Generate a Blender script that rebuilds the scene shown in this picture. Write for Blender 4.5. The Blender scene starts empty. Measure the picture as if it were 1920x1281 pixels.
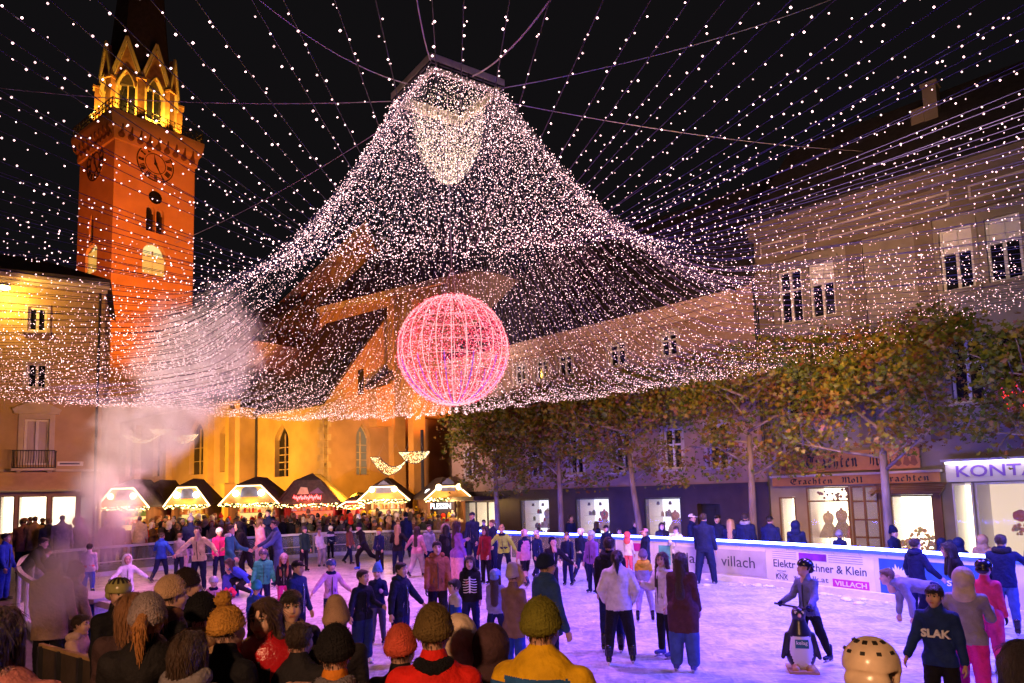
import bpy, bmesh, math, random
import numpy as np
from mathutils import Vector, Matrix, noise as mnoise
R = random.Random(7)
NR = np.random.RandomState(5)
SC = bpy.context.scene
COL = SC.collection
V = Vector
# ------------------------------------------------------------------ camera
F_PX, PITCH, ROLL, SHIFT, CAM_H = 1280.0, math.radians(5.5), math.radians(1.6), 164.0, 2.65
_f = V((0, math.cos(PITCH), math.sin(PITCH))); _u0 = V((0, -math.sin(PITCH), math.cos(PITCH))); _r0 = V((1, 0, 0))
CR = _r0*math.cos(ROLL) - _u0*math.sin(ROLL); CU = _u0*math.cos(ROLL) + _r0*math.sin(ROLL); CF = _f
CAM = V((0, 0, CAM_H))
cd = bpy.data.cameras.new('camera'); co = bpy.data.objects.new('camera', cd); COL.objects.link(co)
m = Matrix.Identity(4)
for i in range(3): m[i][0], m[i][1], m[i][2], m[i][3] = CR[i], CU[i], -CF[i], CAM[i]
co.matrix_world = m
cd.sensor_width = 36; cd.lens = 36*F_PX/1920; cd.shift_y = SHIFT/1920; cd.clip_start = .1; cd.clip_end = 400
SC.camera = co
def ray(px, py): return CF + CR*((px-960)/F_PX) + CU*((640.5+SHIFT-py)/F_PX)
def atz(px, py, z=0.0):
    r = ray(px, py); return CAM + r*((z-CAM_H)/r.z)
def aty(px, py, y):
    r = ray(px, py); return CAM + r*(y/r.y)
def onp(px, py, p, n):
    r = ray(px, py); return CAM + r*((V(p)-CAM).dot(V(n))/r.dot(V(n)))
def proj(p):
    d = V(p)-CAM; w = d.dot(CF); return 960+F_PX*d.dot(CR)/w, 640.5+SHIFT-F_PX*d.dot(CU)/w
# ------------------------------------------------------------------ world, exposure, sampling
w = bpy.data.worlds.new('World'); SC.world = w; w.use_nodes = True
_bg = w.node_tree.nodes['Background']
_sky = w.node_tree.nodes.new('ShaderNodeTexSky'); _sky.sky_type = 'NISHITA'; _sky.sun_disc = False
_sky.sun_elevation = math.radians(-8); _sky.sun_rotation = math.radians(200)
_mx = w.node_tree.nodes.new('ShaderNodeMix'); _mx.data_type = 'RGBA'; _mx.blend_type = 'ADD'; _mx.inputs[0].default_value = 1
_mx.inputs[7].default_value = (.045, .04, .046, 1)
w.node_tree.links.new(_sky.outputs[0], _mx.inputs[6]); w.node_tree.links.new(_mx.outputs[2], _bg.inputs['Color'])
_bg.inputs['Strength'].default_value = .12
SC.view_settings.view_transform = 'Standard'; SC.view_settings.look = 'None'; SC.view_settings.gamma = 1
SC.view_settings.exposure = 0.0; SC.view_settings.use_curve_mapping = False
SC.render.engine = 'CYCLES'
cy = SC.cycles
cy.use_denoising = True; cy.max_bounces = 5; cy.diffuse_bounces = 3; cy.glossy_bounces = 2; cy.transmission_bounces = 4
cy.transparent_max_bounces = 12; cy.volume_bounces = 1; cy.sample_clamp_indirect = 4; cy.sample_clamp_direct = 0
cy.volume_step_rate = 2.5; cy.volume_max_steps = 48; cy.caustics_reflective = False; cy.caustics_refractive = False
try: cy.denoising_prefilter = 'ACCURATE'; cy.denoiser = 'OPENIMAGEDENOISE'
except Exception: pass
# ------------------------------------------------------------------ lamps that stand outside the frame or light the whole place
def lamp(name, typ, loc, energy, col, target=None, size=.3, spot=60, blend=.5):
    l = bpy.data.lights.new(name, typ); l.energy = energy; l.color = col
    if typ == 'SPOT': l.spot_size = math.radians(spot); l.spot_blend = blend; l.shadow_soft_size = size
    elif typ == 'POINT': l.shadow_soft_size = size
    elif typ == 'AREA': l.size = size
    o = bpy.data.objects.new(name, l); COL.objects.link(o); o.location = loc
    if target is not None: o.rotation_euler = (V(target)-V(loc)).to_track_quat('-Z', 'Y').to_euler()
    return o
# floodlights on the church, the tower and the houses; warm sodium light as in the photograph
lamp('tower_flood', 'SPOT', (-18, 40, 10), 68000, (1, .165, .018), (-33, 62, 24), .4, 40)
lamp('tower_flood_side', 'SPOT', (-52, 44, 8), 13000, (1, .13, .02), (-38, 62, 26), .4, 34)
lamp('church_flood', 'SPOT', (-9, 38, 2.8), 15000, (1, .42, .028), (-14, 46.5, 5), .4, 110)
lamp('church_flood_left', 'SPOT', (-23, 41, 2.8), 12000, (1, .42, .04), (-22, 50, 5), .4, 120)
lamp('nave_flood', 'SPOT', (-2, 44, 6), 7000, (1, .22, .03), (-9, 52, 17), .4, 80)
lamp('gable_flood', 'SPOT', (-22, 46, 13), 2600, (1, .14, .04), (-12, 58, 21), .4, 80)
lamp('house_flood', 'SPOT', (-15, 27, 5), 2200, (1, .38, .08), (-22, 34, 7), .4, 110)
# blue stage lamp, added downlights over the ice, warm street light behind the onlookers
lamp('stage_blue', 'SPOT', (13.5, 8, 6.0), 10500, (.035, .04, 1), (2, 16.5, 0), .25, 62)
for _i, (_x, _y, _c, _e) in enumerate(((5.5, 12, (.34, .13, 1), 1600), (.5, 13, (.5, .19, 1), 1500), (3.5, 19, (.34, .15, 1), 1600), (-5.5, 16, (.9, .3, .85), 1400), (-3.5, 22.5, (.75, .3, .9), 1500), (-10, 22, (1, .33, .62), 1500), (7.2, 16.0, (.5, .36, 1), 2000), (7.2, 9.8, (.2, .13, 1), 2400))):
    lamp('rink_fill', 'SPOT', (_x, _y, 5.6), _e*1.12, tuple(c**1.2 for c in _c), (_x, _y+.01, 0), .25, 122, .5)  # unseen spots, added to light ice and skaters without reaching the houses
lamp('street_warm', 'SPOT', (-3.5, -5, 6.5), 4200, (1, .5, .25), (-2.2, 5, 1.4), .3, 66)
lamp('facade_wash', 'SPOT', (4, 12, 5), 5200, (1, .47, .22), (6, 28, 8.5), .5, 100)  # added wash on houses and trees, like the next; no lamp stands here
lamp('facade_wash_right', 'SPOT', (4, 6, 5), 3000, (1, .7, .48), (14, 20, 9), .5, 90)
lamp('steam_fill', 'SPOT', (-12.5, 14.5, 2.4), 20000, (1, .6, .52), (-10.5, 24.5, 6.0), .4, 55)  # added unseen spot that brightens the steam

# ------------------------------------------------------------------ materials
MATS = {}
def mat(name, col=(.5, .5, .5), rough=.7, var=.18, scale=6., bump=0., bscale=None, metal=0., spec=.5, col2=None, stretch=None):
    if name in MATS: return MATS[name]
    m = bpy.data.materials.new(name); m.use_nodes = True; nt = m.node_tree; b = nt.nodes['Principled BSDF']
    b.inputs['Roughness'].default_value = rough; b.inputs['Metallic'].default_value = metal
    b.inputs['Specular IOR Level'].default_value = spec
    tc = nt.nodes.new('ShaderNodeTexCoord'); src = tc.outputs['Object']
    if stretch:
        mp = nt.nodes.new('ShaderNodeMapping'); mp.inputs['Scale'].default_value = stretch
        nt.links.new(src, mp.inputs[0]); src = mp.outputs[0]
    n = nt.nodes.new('ShaderNodeTexNoise'); n.inputs['Scale'].default_value = scale; n.inputs['Detail'].default_value = 5
    nt.links.new(src, n.inputs['Vector'])
    r = nt.nodes.new('ShaderNodeValToRGB'); r.color_ramp.elements[0].position = .3; r.color_ramp.elements[1].position = .7
    c2 = col2 or tuple(min(1, c*(1+var)) for c in col); c1 = tuple(c*(1-var) for c in col) if not col2 else col
    r.color_ramp.elements[0].color = (*c1, 1); r.color_ramp.elements[1].color = (*c2, 1)
    nt.links.new(n.outputs[0], r.inputs[0]); nt.links.new(r.outputs[0], b.inputs['Base Color'])
    if bump:
        n2 = nt.nodes.new('ShaderNodeTexNoise'); n2.inputs['Scale'].default_value = bscale or scale*5; n2.inputs['Detail'].default_value = 6
        nt.links.new(src, n2.inputs['Vector'])
        bp = nt.nodes.new('ShaderNodeBump'); bp.inputs['Strength'].default_value = bump; bp.inputs['Distance'].default_value = .03
        nt.links.new(n2.outputs[0], bp.inputs['Height']); nt.links.new(bp.outputs[0], b.inputs['Normal'])
    MATS[name] = m; return m
def emit(name, col, s, sample=True, base=(.03, .03, .03), vary=0.):
    if name in MATS: return MATS[name]
    m = bpy.data.materials.new(name); m.use_nodes = True; b = m.node_tree.nodes['Principled BSDF']; nt = m.node_tree
    b.inputs['Base Color'].default_value = (*base, 1)
    b.inputs['Emission Color'].default_value = (*col, 1); b.inputs['Emission Strength'].default_value = s
    if vary:
        g = nt.nodes.new('ShaderNodeNewGeometry'); mr = nt.nodes.new('ShaderNodeMapRange')
        mr.inputs[3].default_value = s*(1-vary); mr.inputs[4].default_value = s*(1+vary)
        nt.links.new(g.outputs['Random Per Island'], mr.inputs[0]); nt.links.new(mr.outputs[0], b.inputs['Emission Strength'])
    if not sample: m.cycles.emission_sampling = 'NONE'
    MATS[name] = m; return m
def glassm(name, tint=(.9, .95, 1), rough=.03, alpha=.25):
    if name in MATS: return MATS[name]
    m = bpy.data.materials.new(name); m.use_nodes = True; nt = m.node_tree; b = nt.nodes['Principled BSDF']
    b.inputs['Base Color'].default_value = (*tint, 1); b.inputs['Roughness'].default_value = rough; b.inputs['Alpha'].default_value = alpha
    n = nt.nodes.new('ShaderNodeTexNoise'); n.inputs['Scale'].default_value = 3
    mr = nt.nodes.new('ShaderNodeMapRange'); mr.inputs[3].default_value = rough; mr.inputs[4].default_value = rough+.08
    nt.links.new(n.outputs[0], mr.inputs[0]); nt.links.new(mr.outputs[0], b.inputs['Roughness'])
    MATS[name] = m; return m
# ------------------------------------------------------------------ objects
def tag(o, label=None, cat=None, group=None, kind=None):
    if label: o['label'] = label
    if cat: o['category'] = cat
    if group: o['group'] = group
    if kind: o['kind'] = kind
    return o
def wloc(o):
    p = V((0, 0, 0))
    while o is not None: p += o.location; o = o.parent
    return p
def empty(name, loc, label=None, cat=None, group=None, kind=None, parent=None):
    o = bpy.data.objects.new(name, None); COL.objects.link(o); o.empty_display_size = .2
    o.location = V(loc) - (wloc(parent) if parent else V((0, 0, 0))); o.parent = parent
    return tag(o, label, cat, group, kind)
def copy_tree(o, delta=V((0, 0, 0)), parent=None):
    c = o.copy(); COL.objects.link(c); c.parent = parent
    if parent is None: c.location = o.location + V(delta)
    for ch in list(o.children): copy_tree(ch, parent=c)
    return c
class MB:
    """collects geometry in world coordinates, then links it as one mesh object"""
    def __init__(s): s.v, s.f, s.mi = [], [], []
    def add(s, vs, fs, k=0):
        n = len(s.v); s.v += [tuple(p) for p in vs]; s.f += [tuple(i+n for i in f) for f in fs]; s.mi += [k]*len(fs); return s
    def box(s, o, a, b, c, k=0):       # corner o and three edge vectors
        o, a, b, c = V(o), V(a), V(b), V(c)
        vs = [o, o+a, o+a+b, o+b, o+c, o+a+c, o+a+b+c, o+b+c]
        fl = [(0, 3, 2, 1), (4, 5, 6, 7), (0, 1, 5, 4), (1, 2, 6, 5), (2, 3, 7, 6), (3, 0, 4, 7)]
        if a.cross(b).dot(c) < 0: fl = [f[::-1] for f in fl]
        return s.add(vs, fl, k)
    def cbox(s, c, sx, sy, sz, ax=(1, 0, 0), ay=(0, 1, 0), az=(0, 0, 1), k=0):
        ax, ay, az = V(ax)*sx, V(ay)*sy, V(az)*sz; return s.box(V(c)-ax/2-ay/2-az/2, ax, ay, az, k)
    def bar(s, p, q, wd, ht=None, up=(0, 0, 1), k=0):   # square bar between two points
        p, q = V(p), V(q); d = (q-p); t = d.normalized(); up = V(up)
        if abs(t.dot(up)) > .98: up = V((1, 0, 0))
        x = t.cross(up).normalized(); y = x.cross(t); ht = ht or wd
        return s.box(p - x*wd/2 - y*ht/2, x*wd, y*ht, d, k)
    def prism(s, pts, ext, k=0, k2=None):
        pts = [V(p) for p in pts]; ext = V(ext); n = len(pts)
        nn = sum(((pts[i]-pts[0]).cross(pts[(i+1) % n]-pts[0]) for i in range(n)), V((0, 0, 0)))
        if nn.dot(ext) > 0: pts = pts[::-1]
        vs = pts + [p+ext for p in pts]
        s.add(vs, [tuple(range(n)), tuple(range(2*n-1, n-1, -1))], k)
        return s.add(vs, [(i, i+n, (i+1) % n+n, (i+1) % n) for i in range(n)], k if k2 is None else k2)
    def tube(s, pts, rads, n=6, k=0, caps=True, closed=False):
        pts = [V(p) for p in pts]
        if not hasattr(rads, '__len__'): rads = [rads]*len(pts)
        vs, fs = [], []; up = V((0, 0, 1)); L = len(pts)
        for i, p in enumerate(pts):
            if closed: t = (pts[(i+1) % L]-pts[i-1]).normalized()
            else: t = (pts[min(i+1, L-1)]-pts[max(i-1, 0)]).normalized()
            if abs(t.dot(up)) > .95: up = V((1, 0, 0)) if abs(t.x) < .9 else V((0, 1, 0))
            x = t.cross(up).normalized(); up2 = x.cross(t); up = up2
            for j in range(n):
                a = 2*math.pi*j/n; vs.append(p + (x*math.cos(a)+up2*math.sin(a))*rads[i])
        for i in range(L if closed else L-1):
            i2 = (i+1) % L
            for j in range(n): fs.append((i*n+j, i*n+(j+1) % n, i2*n+(j+1) % n, i2*n+j))
        if caps and not closed: fs += [tuple(range(n))[::-1], tuple(range((L-1)*n, L*n))]
        return s.add(vs, fs, k)
    def lathe(s, c, prof, n=10, ax=(0, 0, 1), k=0):      # prof: (r, h) pairs
        ax = V(ax).normalized(); x = ax.orthogonal().normalized(); y = ax.cross(x); c = V(c); vs, fs = [], []
        for r, h in prof:
            for j in range(n):
                a = 2*math.pi*j/n; vs.append(c + ax*h + (x*math.cos(a)+y*math.sin(a))*r)
        for i in range(len(prof)-1):
            for j in range(n): fs.append((i*n+j, i*n+(j+1) % n, (i+1)*n+(j+1) % n, (i+1)*n+j))
        fs += [tuple(range(n))[::-1], tuple(range((len(prof)-1)*n, len(prof)*n))]
        return s.add(vs, fs, k)
    def build(s, name, mats, parent=None, smooth=False, base=None, **tg):
        if not isinstance(mats, (list, tuple)): mats = [mats]
        b = wloc(parent) if parent else (V(base) if base is not None else V((0, 0, 0)))
        me = bpy.data.meshes.new(name)
        me.from_pydata([(p[0]-b.x, p[1]-b.y, p[2]-b.z) for p in s.v], [], s.f)
        for mm in mats: me.materials.append(mm)
        if len(mats) > 1: me.polygons.foreach_set('material_index', s.mi)
        if smooth: me.polygons.foreach_set('use_smooth', [True]*len(me.polygons))
        me.update()
        o = bpy.data.objects.new(name, me); COL.objects.link(o); o.parent = parent
        if parent is None: o.location = b
        return tag(o, **tg)
class Fr:
    """a wall frame: origin, s along the wall, outward normal n, z up"""
    def __init__(f, o, s): f.o = V(o); f.s = V(s).normalized(); f.n = V((f.s.y, -f.s.x, 0)); f.z = V((0, 0, 1))
    def p(f, s, z, d=0.): return f.o + f.s*s + f.z*z + f.n*d
    def px(f, x, y, d=0.):
        q = onp(x, y, f.o + f.n*d, f.n) - f.o; return q.dot(f.s), q.z
    def box(f, mb, s0, s1, z0, z1, d0, d1, k=0): return mb.box(f.p(s0, z0, d0), f.s*(s1-s0), f.n*(d1-d0), f.z*(z1-z0), k)
    def rect(f, mb, s0, s1, z0, z1, d, k=0): return mb.add([f.p(s0, z0, d), f.p(s1, z0, d), f.p(s1, z1, d), f.p(s0, z1, d)], [(0, 1, 2, 3)], k)
def wall_mesh(f, s0, s1, z0, z1, holes, depth=.25, arch=None):
    """front sheet with rectangular openings and their reveals (in front of a solid back)"""
    mb = MB(); S = sorted({s0, s1, *[h[0] for h in holes], *[h[1] for h in holes]}); Z = sorted({z0, z1, *[h[2] for h in holes], *[h[3] for h in holes]})
    S = [a for a in S if s0 <= a <= s1]; Z = [a for a in Z if z0 <= a <= z1]
    for a, b in zip(S, S[1:]):
        for c, d in zip(Z, Z[1:]):
            ms, mz = (a+b)/2, (c+d)/2
            if any(h[0] < ms < h[1] and h[2] < mz < h[3] for h in holes): continue
            f.rect(mb, a, b, c, d, 0)
    for h in holes:
        a, b, c, d = h[:4]
        for q in (((a, c), (a, d)), ((b, d), (b, c)), ((a, d), (b, d)), ((b, c), (a, c))):
            mb.add([f.p(*q[0], 0), f.p(*q[1], 0), f.p(*q[1], -depth), f.p(*q[0], -depth)], [(0, 1, 2, 3)])
    return mb

# ================================================================== shared materials
m_pave = mat('paving', (.16, .14, .13), .75, .3, 3, .4)
m_dark = mat('dark_metal', (.03, .03, .035), .45, .2, 8)
m_white = mat('white_paint', (.75, .75, .76), .5, .06, 4, .05)
m_pane = mat('dark_pane', (.012, .013, .02), .06, .3, 1.5, spec=.7)
m_glass = glassm('clear_glass', alpha=.12)
m_wood = mat('brown_wood', (.16, .075, .035), .6, .35, 3, .3, stretch=(1, 1, .15))
m_roof = mat('roof_tile', (.055, .045, .05), .75, .35, 5, .5, 18)
m_cream = mat('cream_plaster', (.5, .41, .31), .85, .12, 1.2, .2, 25)
m_stone = mat('sandstone', (.42, .33, .24), .85, .3, 1.6, .4, 14)
m_trim = mat('pale_trim', (.55, .48, .42), .75, .12, 2, .1)
m_black = mat('black_plastic', (.012, .012, .014), .5, .2, 9)
m_bwhite = mat('interior_white', (.8, .78, .74), .7, .05, 3)
m_litw = emit('lit_interior', (1, .84, .56), 4.2, base=(.6, .55, .5))
m_litc = emit('lit_interior_cool', (.95, .95, 1), 1.35, base=(.6, .6, .6))
m_bulbwarm = emit('warm_bulb', (1, .62, .22), 14, sample=False, vary=.5)
# ================================================================== ground, ice
g = MB(); N = 24
g.add([(-150, -30, -.05), (150, -30, -.05), (150, 220, -.05), (-150, 220, -.05)], [(0, 1, 2, 3)])
g.build('ground', m_pave, kind='structure')
RAIL = [(10.6, 11.2), (9.2, 14.6), (7.9, 17.2), (6.4, 19.7), (3.8, 23.4), (1.2, 26.2), (-.9, 28.7), (-2.6, 30.9), (-5.2, 32.7), (-8.1, 33.3), (-11, 31.6), (-14.1, 28.7), (-16.1, 25.9), (-16.4, 23.5), (-14, 19.5), (-11, 15.6), (-7.4, 11.9), (-3.5, 9.0), (2, 8.0), (8.5, 8.2)]
def spline(pts, n=6, closed=True):
    P = [V((*p, 0)[:3]) for p in pts]; out = []; L = len(P)
    for i in range(L if closed else L-1):
        p0, p1, p2, p3 = (P[(i-1) % L], P[i], P[(i+1) % L], P[(i+2) % L]) if closed else (P[max(i-1, 0)], P[i], P[i+1], P[min(i+2, L-1)])
        for j in range(n):
            t = j/n; out.append(.5*((2*p1)+(p2-p0)*t+(2*p0-5*p1+4*p2-p3)*t*t+(3*p1-p0-3*p2+p3)*t**3))
    if not closed: out.append(P[-1])
    return out
RC = spline(RAIL, 8)
m_ice = bpy.data.materials.new('ice'); m_ice.use_nodes = True
nt = m_ice.node_tree; b = nt.nodes['Principled BSDF']; b.inputs['Roughness'].default_value = .3
tc = nt.nodes.new('ShaderNodeTexCoord'); L_ = nt.links.new
def nz(sc, det=6, st=None, dist=0):
    n = nt.nodes.new('ShaderNodeTexNoise'); n.inputs['Scale'].default_value = sc; n.inputs['Detail'].default_value = det; n.inputs['Distortion'].default_value = dist
    mp = nt.nodes.new('ShaderNodeMapping'); L_(tc.outputs['Object'], mp.inputs[0]); mp.inputs['Scale'].default_value = st or (1, 1, 1); L_(mp.outputs[0], n.inputs['Vector']); return n
n1 = nz(1.2); n2 = nz(7, 8, (1, .35, 1), 1.5); n3 = nz(9, 8, (.3, 1, 1), 2); 
def mul(a, bb, op='MULTIPLY'):
    x = nt.nodes.new('ShaderNodeMath'); x.operation = op; L_(a, x.inputs[0]); L_(bb, x.inputs[1]); return x.outputs[0]
def cutn(sx, rot, dist):                       # skate cuts: noise drawn out along one direction
    n_ = nt.nodes.new('ShaderNodeTexNoise'); n_.inputs['Scale'].default_value = 1; n_.inputs['Detail'].default_value = 3; n_.inputs['Distortion'].default_value = dist
    mp = nt.nodes.new('ShaderNodeMapping'); mp.inputs['Rotation'].default_value = (0, 0, rot); mp.inputs['Scale'].default_value = (sx, sx*14, 1); L_(tc.outputs['Object'], mp.inputs[0]); L_(mp.outputs[0], n_.inputs['Vector'])
    r_ = nt.nodes.new('ShaderNodeValToRGB'); r_.color_ramp.elements[0].position = .6; r_.color_ramp.elements[0].color = (0, 0, 0, 1); r_.color_ramp.elements[1].position = .74; L_(n_.outputs[0], r_.inputs[0]); return r_.outputs[0]
cuts = mul(mul(cutn(1.8, .3, .6), cutn(2.2, 1.5, .5), 'MAXIMUM'), mul(cutn(1.5, 2.3, .7), cutn(2.6, .9, .4), 'MAXIMUM'), 'MAXIMUM')
mix = mul(n2.outputs[0], n3.outputs[0], 'ADD'); mix2 = mul(mix, n1.outputs[0], 'ADD')
rp = nt.nodes.new('ShaderNodeValToRGB'); rp.color_ramp.elements[0].position = .42; rp.color_ramp.elements[1].position = .62
rp.color_ramp.elements[0].color = (.28, .3, .38, 1); rp.color_ramp.elements[1].color = (.86, .87, .9, 1)
dv = nt.nodes.new('ShaderNodeMath'); dv.operation = 'MULTIPLY'; dv.inputs[1].default_value = .34; L_(mix2, dv.inputs[0]); L_(dv.outputs[0], rp.inputs[0])
mxx = nt.nodes.new('ShaderNodeMix'); mxx.data_type = 'RGBA'; L_(cuts, mxx.inputs[0]); L_(rp.outputs[0], mxx.inputs[6]); mxx.inputs[7].default_value = (.93, .94, .96, 1)
L_(mxx.outputs[2], b.inputs['Base Color'])
bp = nt.nodes.new('ShaderNodeBump'); bp.inputs['Strength'].default_value = .8; bp.inputs['Distance'].default_value = .02
L_(mul(mix, cuts, 'ADD'), bp.inputs['Height']); L_(bp.outputs[0], b.inputs['Normal'])
mb = MB(); c = sum(RC, V((0, 0, 0)))/len(RC); n = len(RC)
mb.add([c]+RC, [(0, i+1, (i+1) % n+1) for i in range(n)]); mb.build('ice_rink', m_ice, kind='structure')
m_snow = mat('shaved_ice', (.78, .8, .86), .8, .1, 3, .8, 9)
mb = MB()                                     # the low white kerb and shaved snow along the boards
for i in range(n):
    p, q = RC[i], RC[(i+1) % n]
    if p.y < 10.5: continue
    d = (q-p).normalized(); nn = V((-d.y, d.x, 0))
    mb.box(p+nn*.03, q-p, nn*.14, (0, 0, .16))
mb.build('rink_kerb', m_snow, kind='structure')
mb = MB()
for i in range(260):
    j = R.randrange(n); p = RC[j]
    if p.x < -1 or p.y < 11: continue
    d = (RC[(j+1) % n]-p); q = p + d*R.random(); nn = V((-d.y, d.x, 0)).normalized()
    q = q + nn*(.2+abs(R.gauss(0, .35))); s = R.uniform(.03, .1)
    mb.lathe(q, [(s*1.5, 0), (s, s*.5), (s*.3, s*.7)], 6)
mb.build('snow_heaps', m_snow, kind='stuff', smooth=True)
# platform on which the onlookers in front stand
mb = MB()
for i in range(46): mb.box((-14+i*.55, -6, -.049), (.535, 0, 0), (0, 12.6, 0), (0, 0, .2))
mb.build('viewing_platform', m_wood, kind='structure')
# ================================================================== right-hand street front (two houses)
FB = Fr((13.9, 20, 0), (.7016, -.7126, 0))
def frame_bars(f, mb, s0, s1, z0, z1, d0, d1, w, cols=1, rows=(), k=0):
    f.box(mb, s0, s0+w, z0, z1, d0, d1, k); f.box(mb, s1-w, s1, z0, z1, d0, d1, k)
    f.box(mb, s0+w, s1-w, z0, z0+w, d0, d1, k); f.box(mb, s0+w, s1-w, z1-w, z1, d0, d1, k)
    for i in range(1, cols):
        x = s0+(s1-s0)*i/cols; f.box(mb, x-w*.6, x+w*.6, z0+w, z1-w, d0, d1, k)
    for r in rows:
        zz = z0+(z1-z0)*r; f.box(mb, s0+w, s1-w, zz-w*.5, zz+w*.5, d0+.004, d1+.004, k)
def rect_window(f, b, s0, s1, z0, z1, cols=2, rows=(.7,), fm=None, pm=None, depth=.16, sur=.14, surm=None, w=.07, blind=0, sill=True):
    mb = MB(); frame_bars(f, mb, s0+.01, s1-.01, z0+.01, z1-.01, -depth+.01, -depth+.08, w, cols, rows)
    o = mb.build('window', fm or m_white, b)
    x = MB(); f.rect(x, s0, s1, z0, z1, -depth); x.build('pane', pm or m_pane, o)
    if blind:
        x = MB(); f.box(x, s0+w+.01, s1-w-.01, z1-(z1-z0)*blind, z1-w-.005, -depth+.002, -depth+.008); x.build('blind', m_white, o)
    if sur:
        x = MB(); f.box(x, s0-sur, s0, z0, z1+sur, .0, .05); f.box(x, s1, s1+sur, z0, z1+sur, .0, .05); f.box(x, s0, s1, z1, z1+sur, .0, .05); x.build('surround', surm or m_trim, b)
    if sill:
        x = MB(); f.box(x, s0-sur-.05, s1+sur+.05, z0-.1, z0-.005, -.02, .16); x.build('sill', surm or m_trim, b)
    return o
m_b2 = mat('greybrown_plaster', (.30, .265, .21), .85, .26, .7, .25, 30)
m_b2d = mat('brown_plaster', (.2, .16, .115), .85, .15, 1.5, .25, 30)
m_b1 = mat('rose_plaster', (.42, .29, .21), .85, .28, .6, .25, 28)
m_b1c = mat('pale_cornice', (.62, .47, .36), .8, .12, 2, .15)
m_shopdark = mat('dark_shopfront', (.045, .03, .034), .45, .2, 3, .05)
B2 = empty('town_house', FB.p(-2.6, 0), 'grey-brown town house with pilasters and tall white windows above the traditional costume shop', 'building')
B1 = empty('town_house', FB.p(-15, 0), 'long rose plastered house with a pale cornice and a dark shopfront', 'building')
# --- B2: s from -6.6 to 6 ; windows on three floors
w2 = []
for k, s in enumerate((-5.85, -4.75, -.74, .45, 2.6, 3.8)):
    w2.append((s, s+.86, 8.45, 10.4)); w2.append((s, s+.86, 5.0, 6.95))
hol = w2 + [(-5.36, -3.95, .45, 2.62), (-3.9, -3.05, .12, 2.62), (-2.72, -1.5, .35, 2.3), (-6.35, -5.75, .4, 2.3), (-.98, -.45, .1, 2.62), (-.4, 3.6, .1, 2.62)]
wall_mesh(FB, -6.64, 6.0, 0, 12.0, hol, .3).build('wall', m_b2, B2)
x = MB(); FB.box(x, -6.64, 6, 0, 14, -9, -8.6); x.box(FB.p(-6.64, 0, -8.6), FB.s*.05, FB.n*8.3, (0, 0, 12)); x.build('back_wall', m_b2, B2)
x = MB()
for s in (-6.6, -3.45, -1.4, 1.8):
    FB.box(x, s, s+.52, 3.95, 10.75, 0, .09)
x.build('pilasters', m_b2d, B2)
x = MB(); FB.box(x, -6.7, 6, 10.78, 10.9, .002, .16); FB.box(x, -6.7, 6, 11.75, 12.05, .002, .35); FB.box(x, -6.75, 6, 12.05, 12.2, .0, .55); FB.box(x, -6.64, 6, 10.9, 11.75, .002, .06); x.build('cornice', m_b2d, B2)
for s0, s1 in ((-6.4, -4.75), (-4.3, -.35), (.15, 4.2)):
    x = MB(); frame_bars(FB, x, s0, s1, 11.1, 11.55, .061, .09, .06); x.build('frieze_panel', m_trim, B2)
for i, (a, bb, c, d) in enumerate(w2):
    rect_window(FB, B2, a, bb, c, d, 2, (.62,), blind=(.36 if i in (4, 6, 2) else 0), surm=m_b2)
x = MB(); P = [FB.p(-6.75, 12.2, .5), FB.p(6, 12.2, .5), FB.p(6, 16.8, -4.2), FB.p(-6.75, 16.8, -4.2)]
x.prism(P, (0, 0, .12)); x.prism([FB.p(-6.75, 16.8, -4.2), FB.p(6, 16.8, -4.2), FB.p(6, 12.2, -8.8), FB.p(-6.75, 12.2, -8.8)], (0, 0, .12)); x.build('roof', m_roof, B2)
q = onp(1745, 200, FB.o-FB.n*2.5, FB.n); s_, z_ = (q-FB.o).dot(FB.s), q.z
x = MB(); FB.box(x, s_-.2, s_+.22, 14, z_+.75, -2.9, -2.4); FB.box(x, s_-.25, s_+.27, z_+.75, z_+.85, -2.95, -2.35); x.build('chimney', m_b2d, B2)
x = MB(); FB.box(x, s_-.62, s_-.22, 14, z_+.1, -2.85, -2.45); x.build('chimney', m_b2d, B2)
x = MB(); x.tube([FB.p(-6.72, 12, .12), FB.p(-6.72, 4, .12)], .06, 8); x.build('downpipe', m_dark, B2)
# --- B1: s from -24.6 to -6.7
w1 = [(-10.95, -10.15, 8.1, 9.05), (-13.6, -12.7, 8.1, 9.1), (-16.6, -15.75, 8.1, 9.1), (-18.06, -17.25, 8.1, 9.1), (-19.5, -18.7, 8.1, 9.1), (-21.6, -20.8, 8.1, 9.1)]
w1 += [(s-.42, s+.42, z, z+1.65) for z in (3.5, 5.9) for s in (-8.6, -10.6, -13.1, -15.7, -18.2, -20.8, -23)]
shops = [(-19.4, -17.45, .62, 2.4), (-15.85, -13.9, .55, 2.4), (-12.1, -10.35, .5, 2.36)]
hol = w1 + shops + [(-9.62, -8.65, .02, 2.09), (-23.6, -20.9, .1, 2.35)]
wall_mesh(FB, -24.6, -6.7, 2.72, 9.4, [h for h in hol if h[2] > 2.7], .25).build('wall', m_b1, B1)
wall_mesh(FB, -24.6, -6.7, 0, 2.72, [h for h in hol if h[2] < 2.7], .35).build('shopfront', m_shopdark, B1)
x = MB(); FB.box(x, -24.65, -6.7, 2.72, 2.86, 0, .12); x.build('fascia', m_shopdark, B1)
x = MB(); FB.box(x, -24.7, -7.5, 9.4, 9.62, .0, .18); FB.box(x, -24.7, -7.48, 9.62, 9.95, .0, .4); FB.box(x, -24.75, -7.46, 9.95, 10.06, .0, .52); x.build('cornice', m_b1c, B1)
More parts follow.
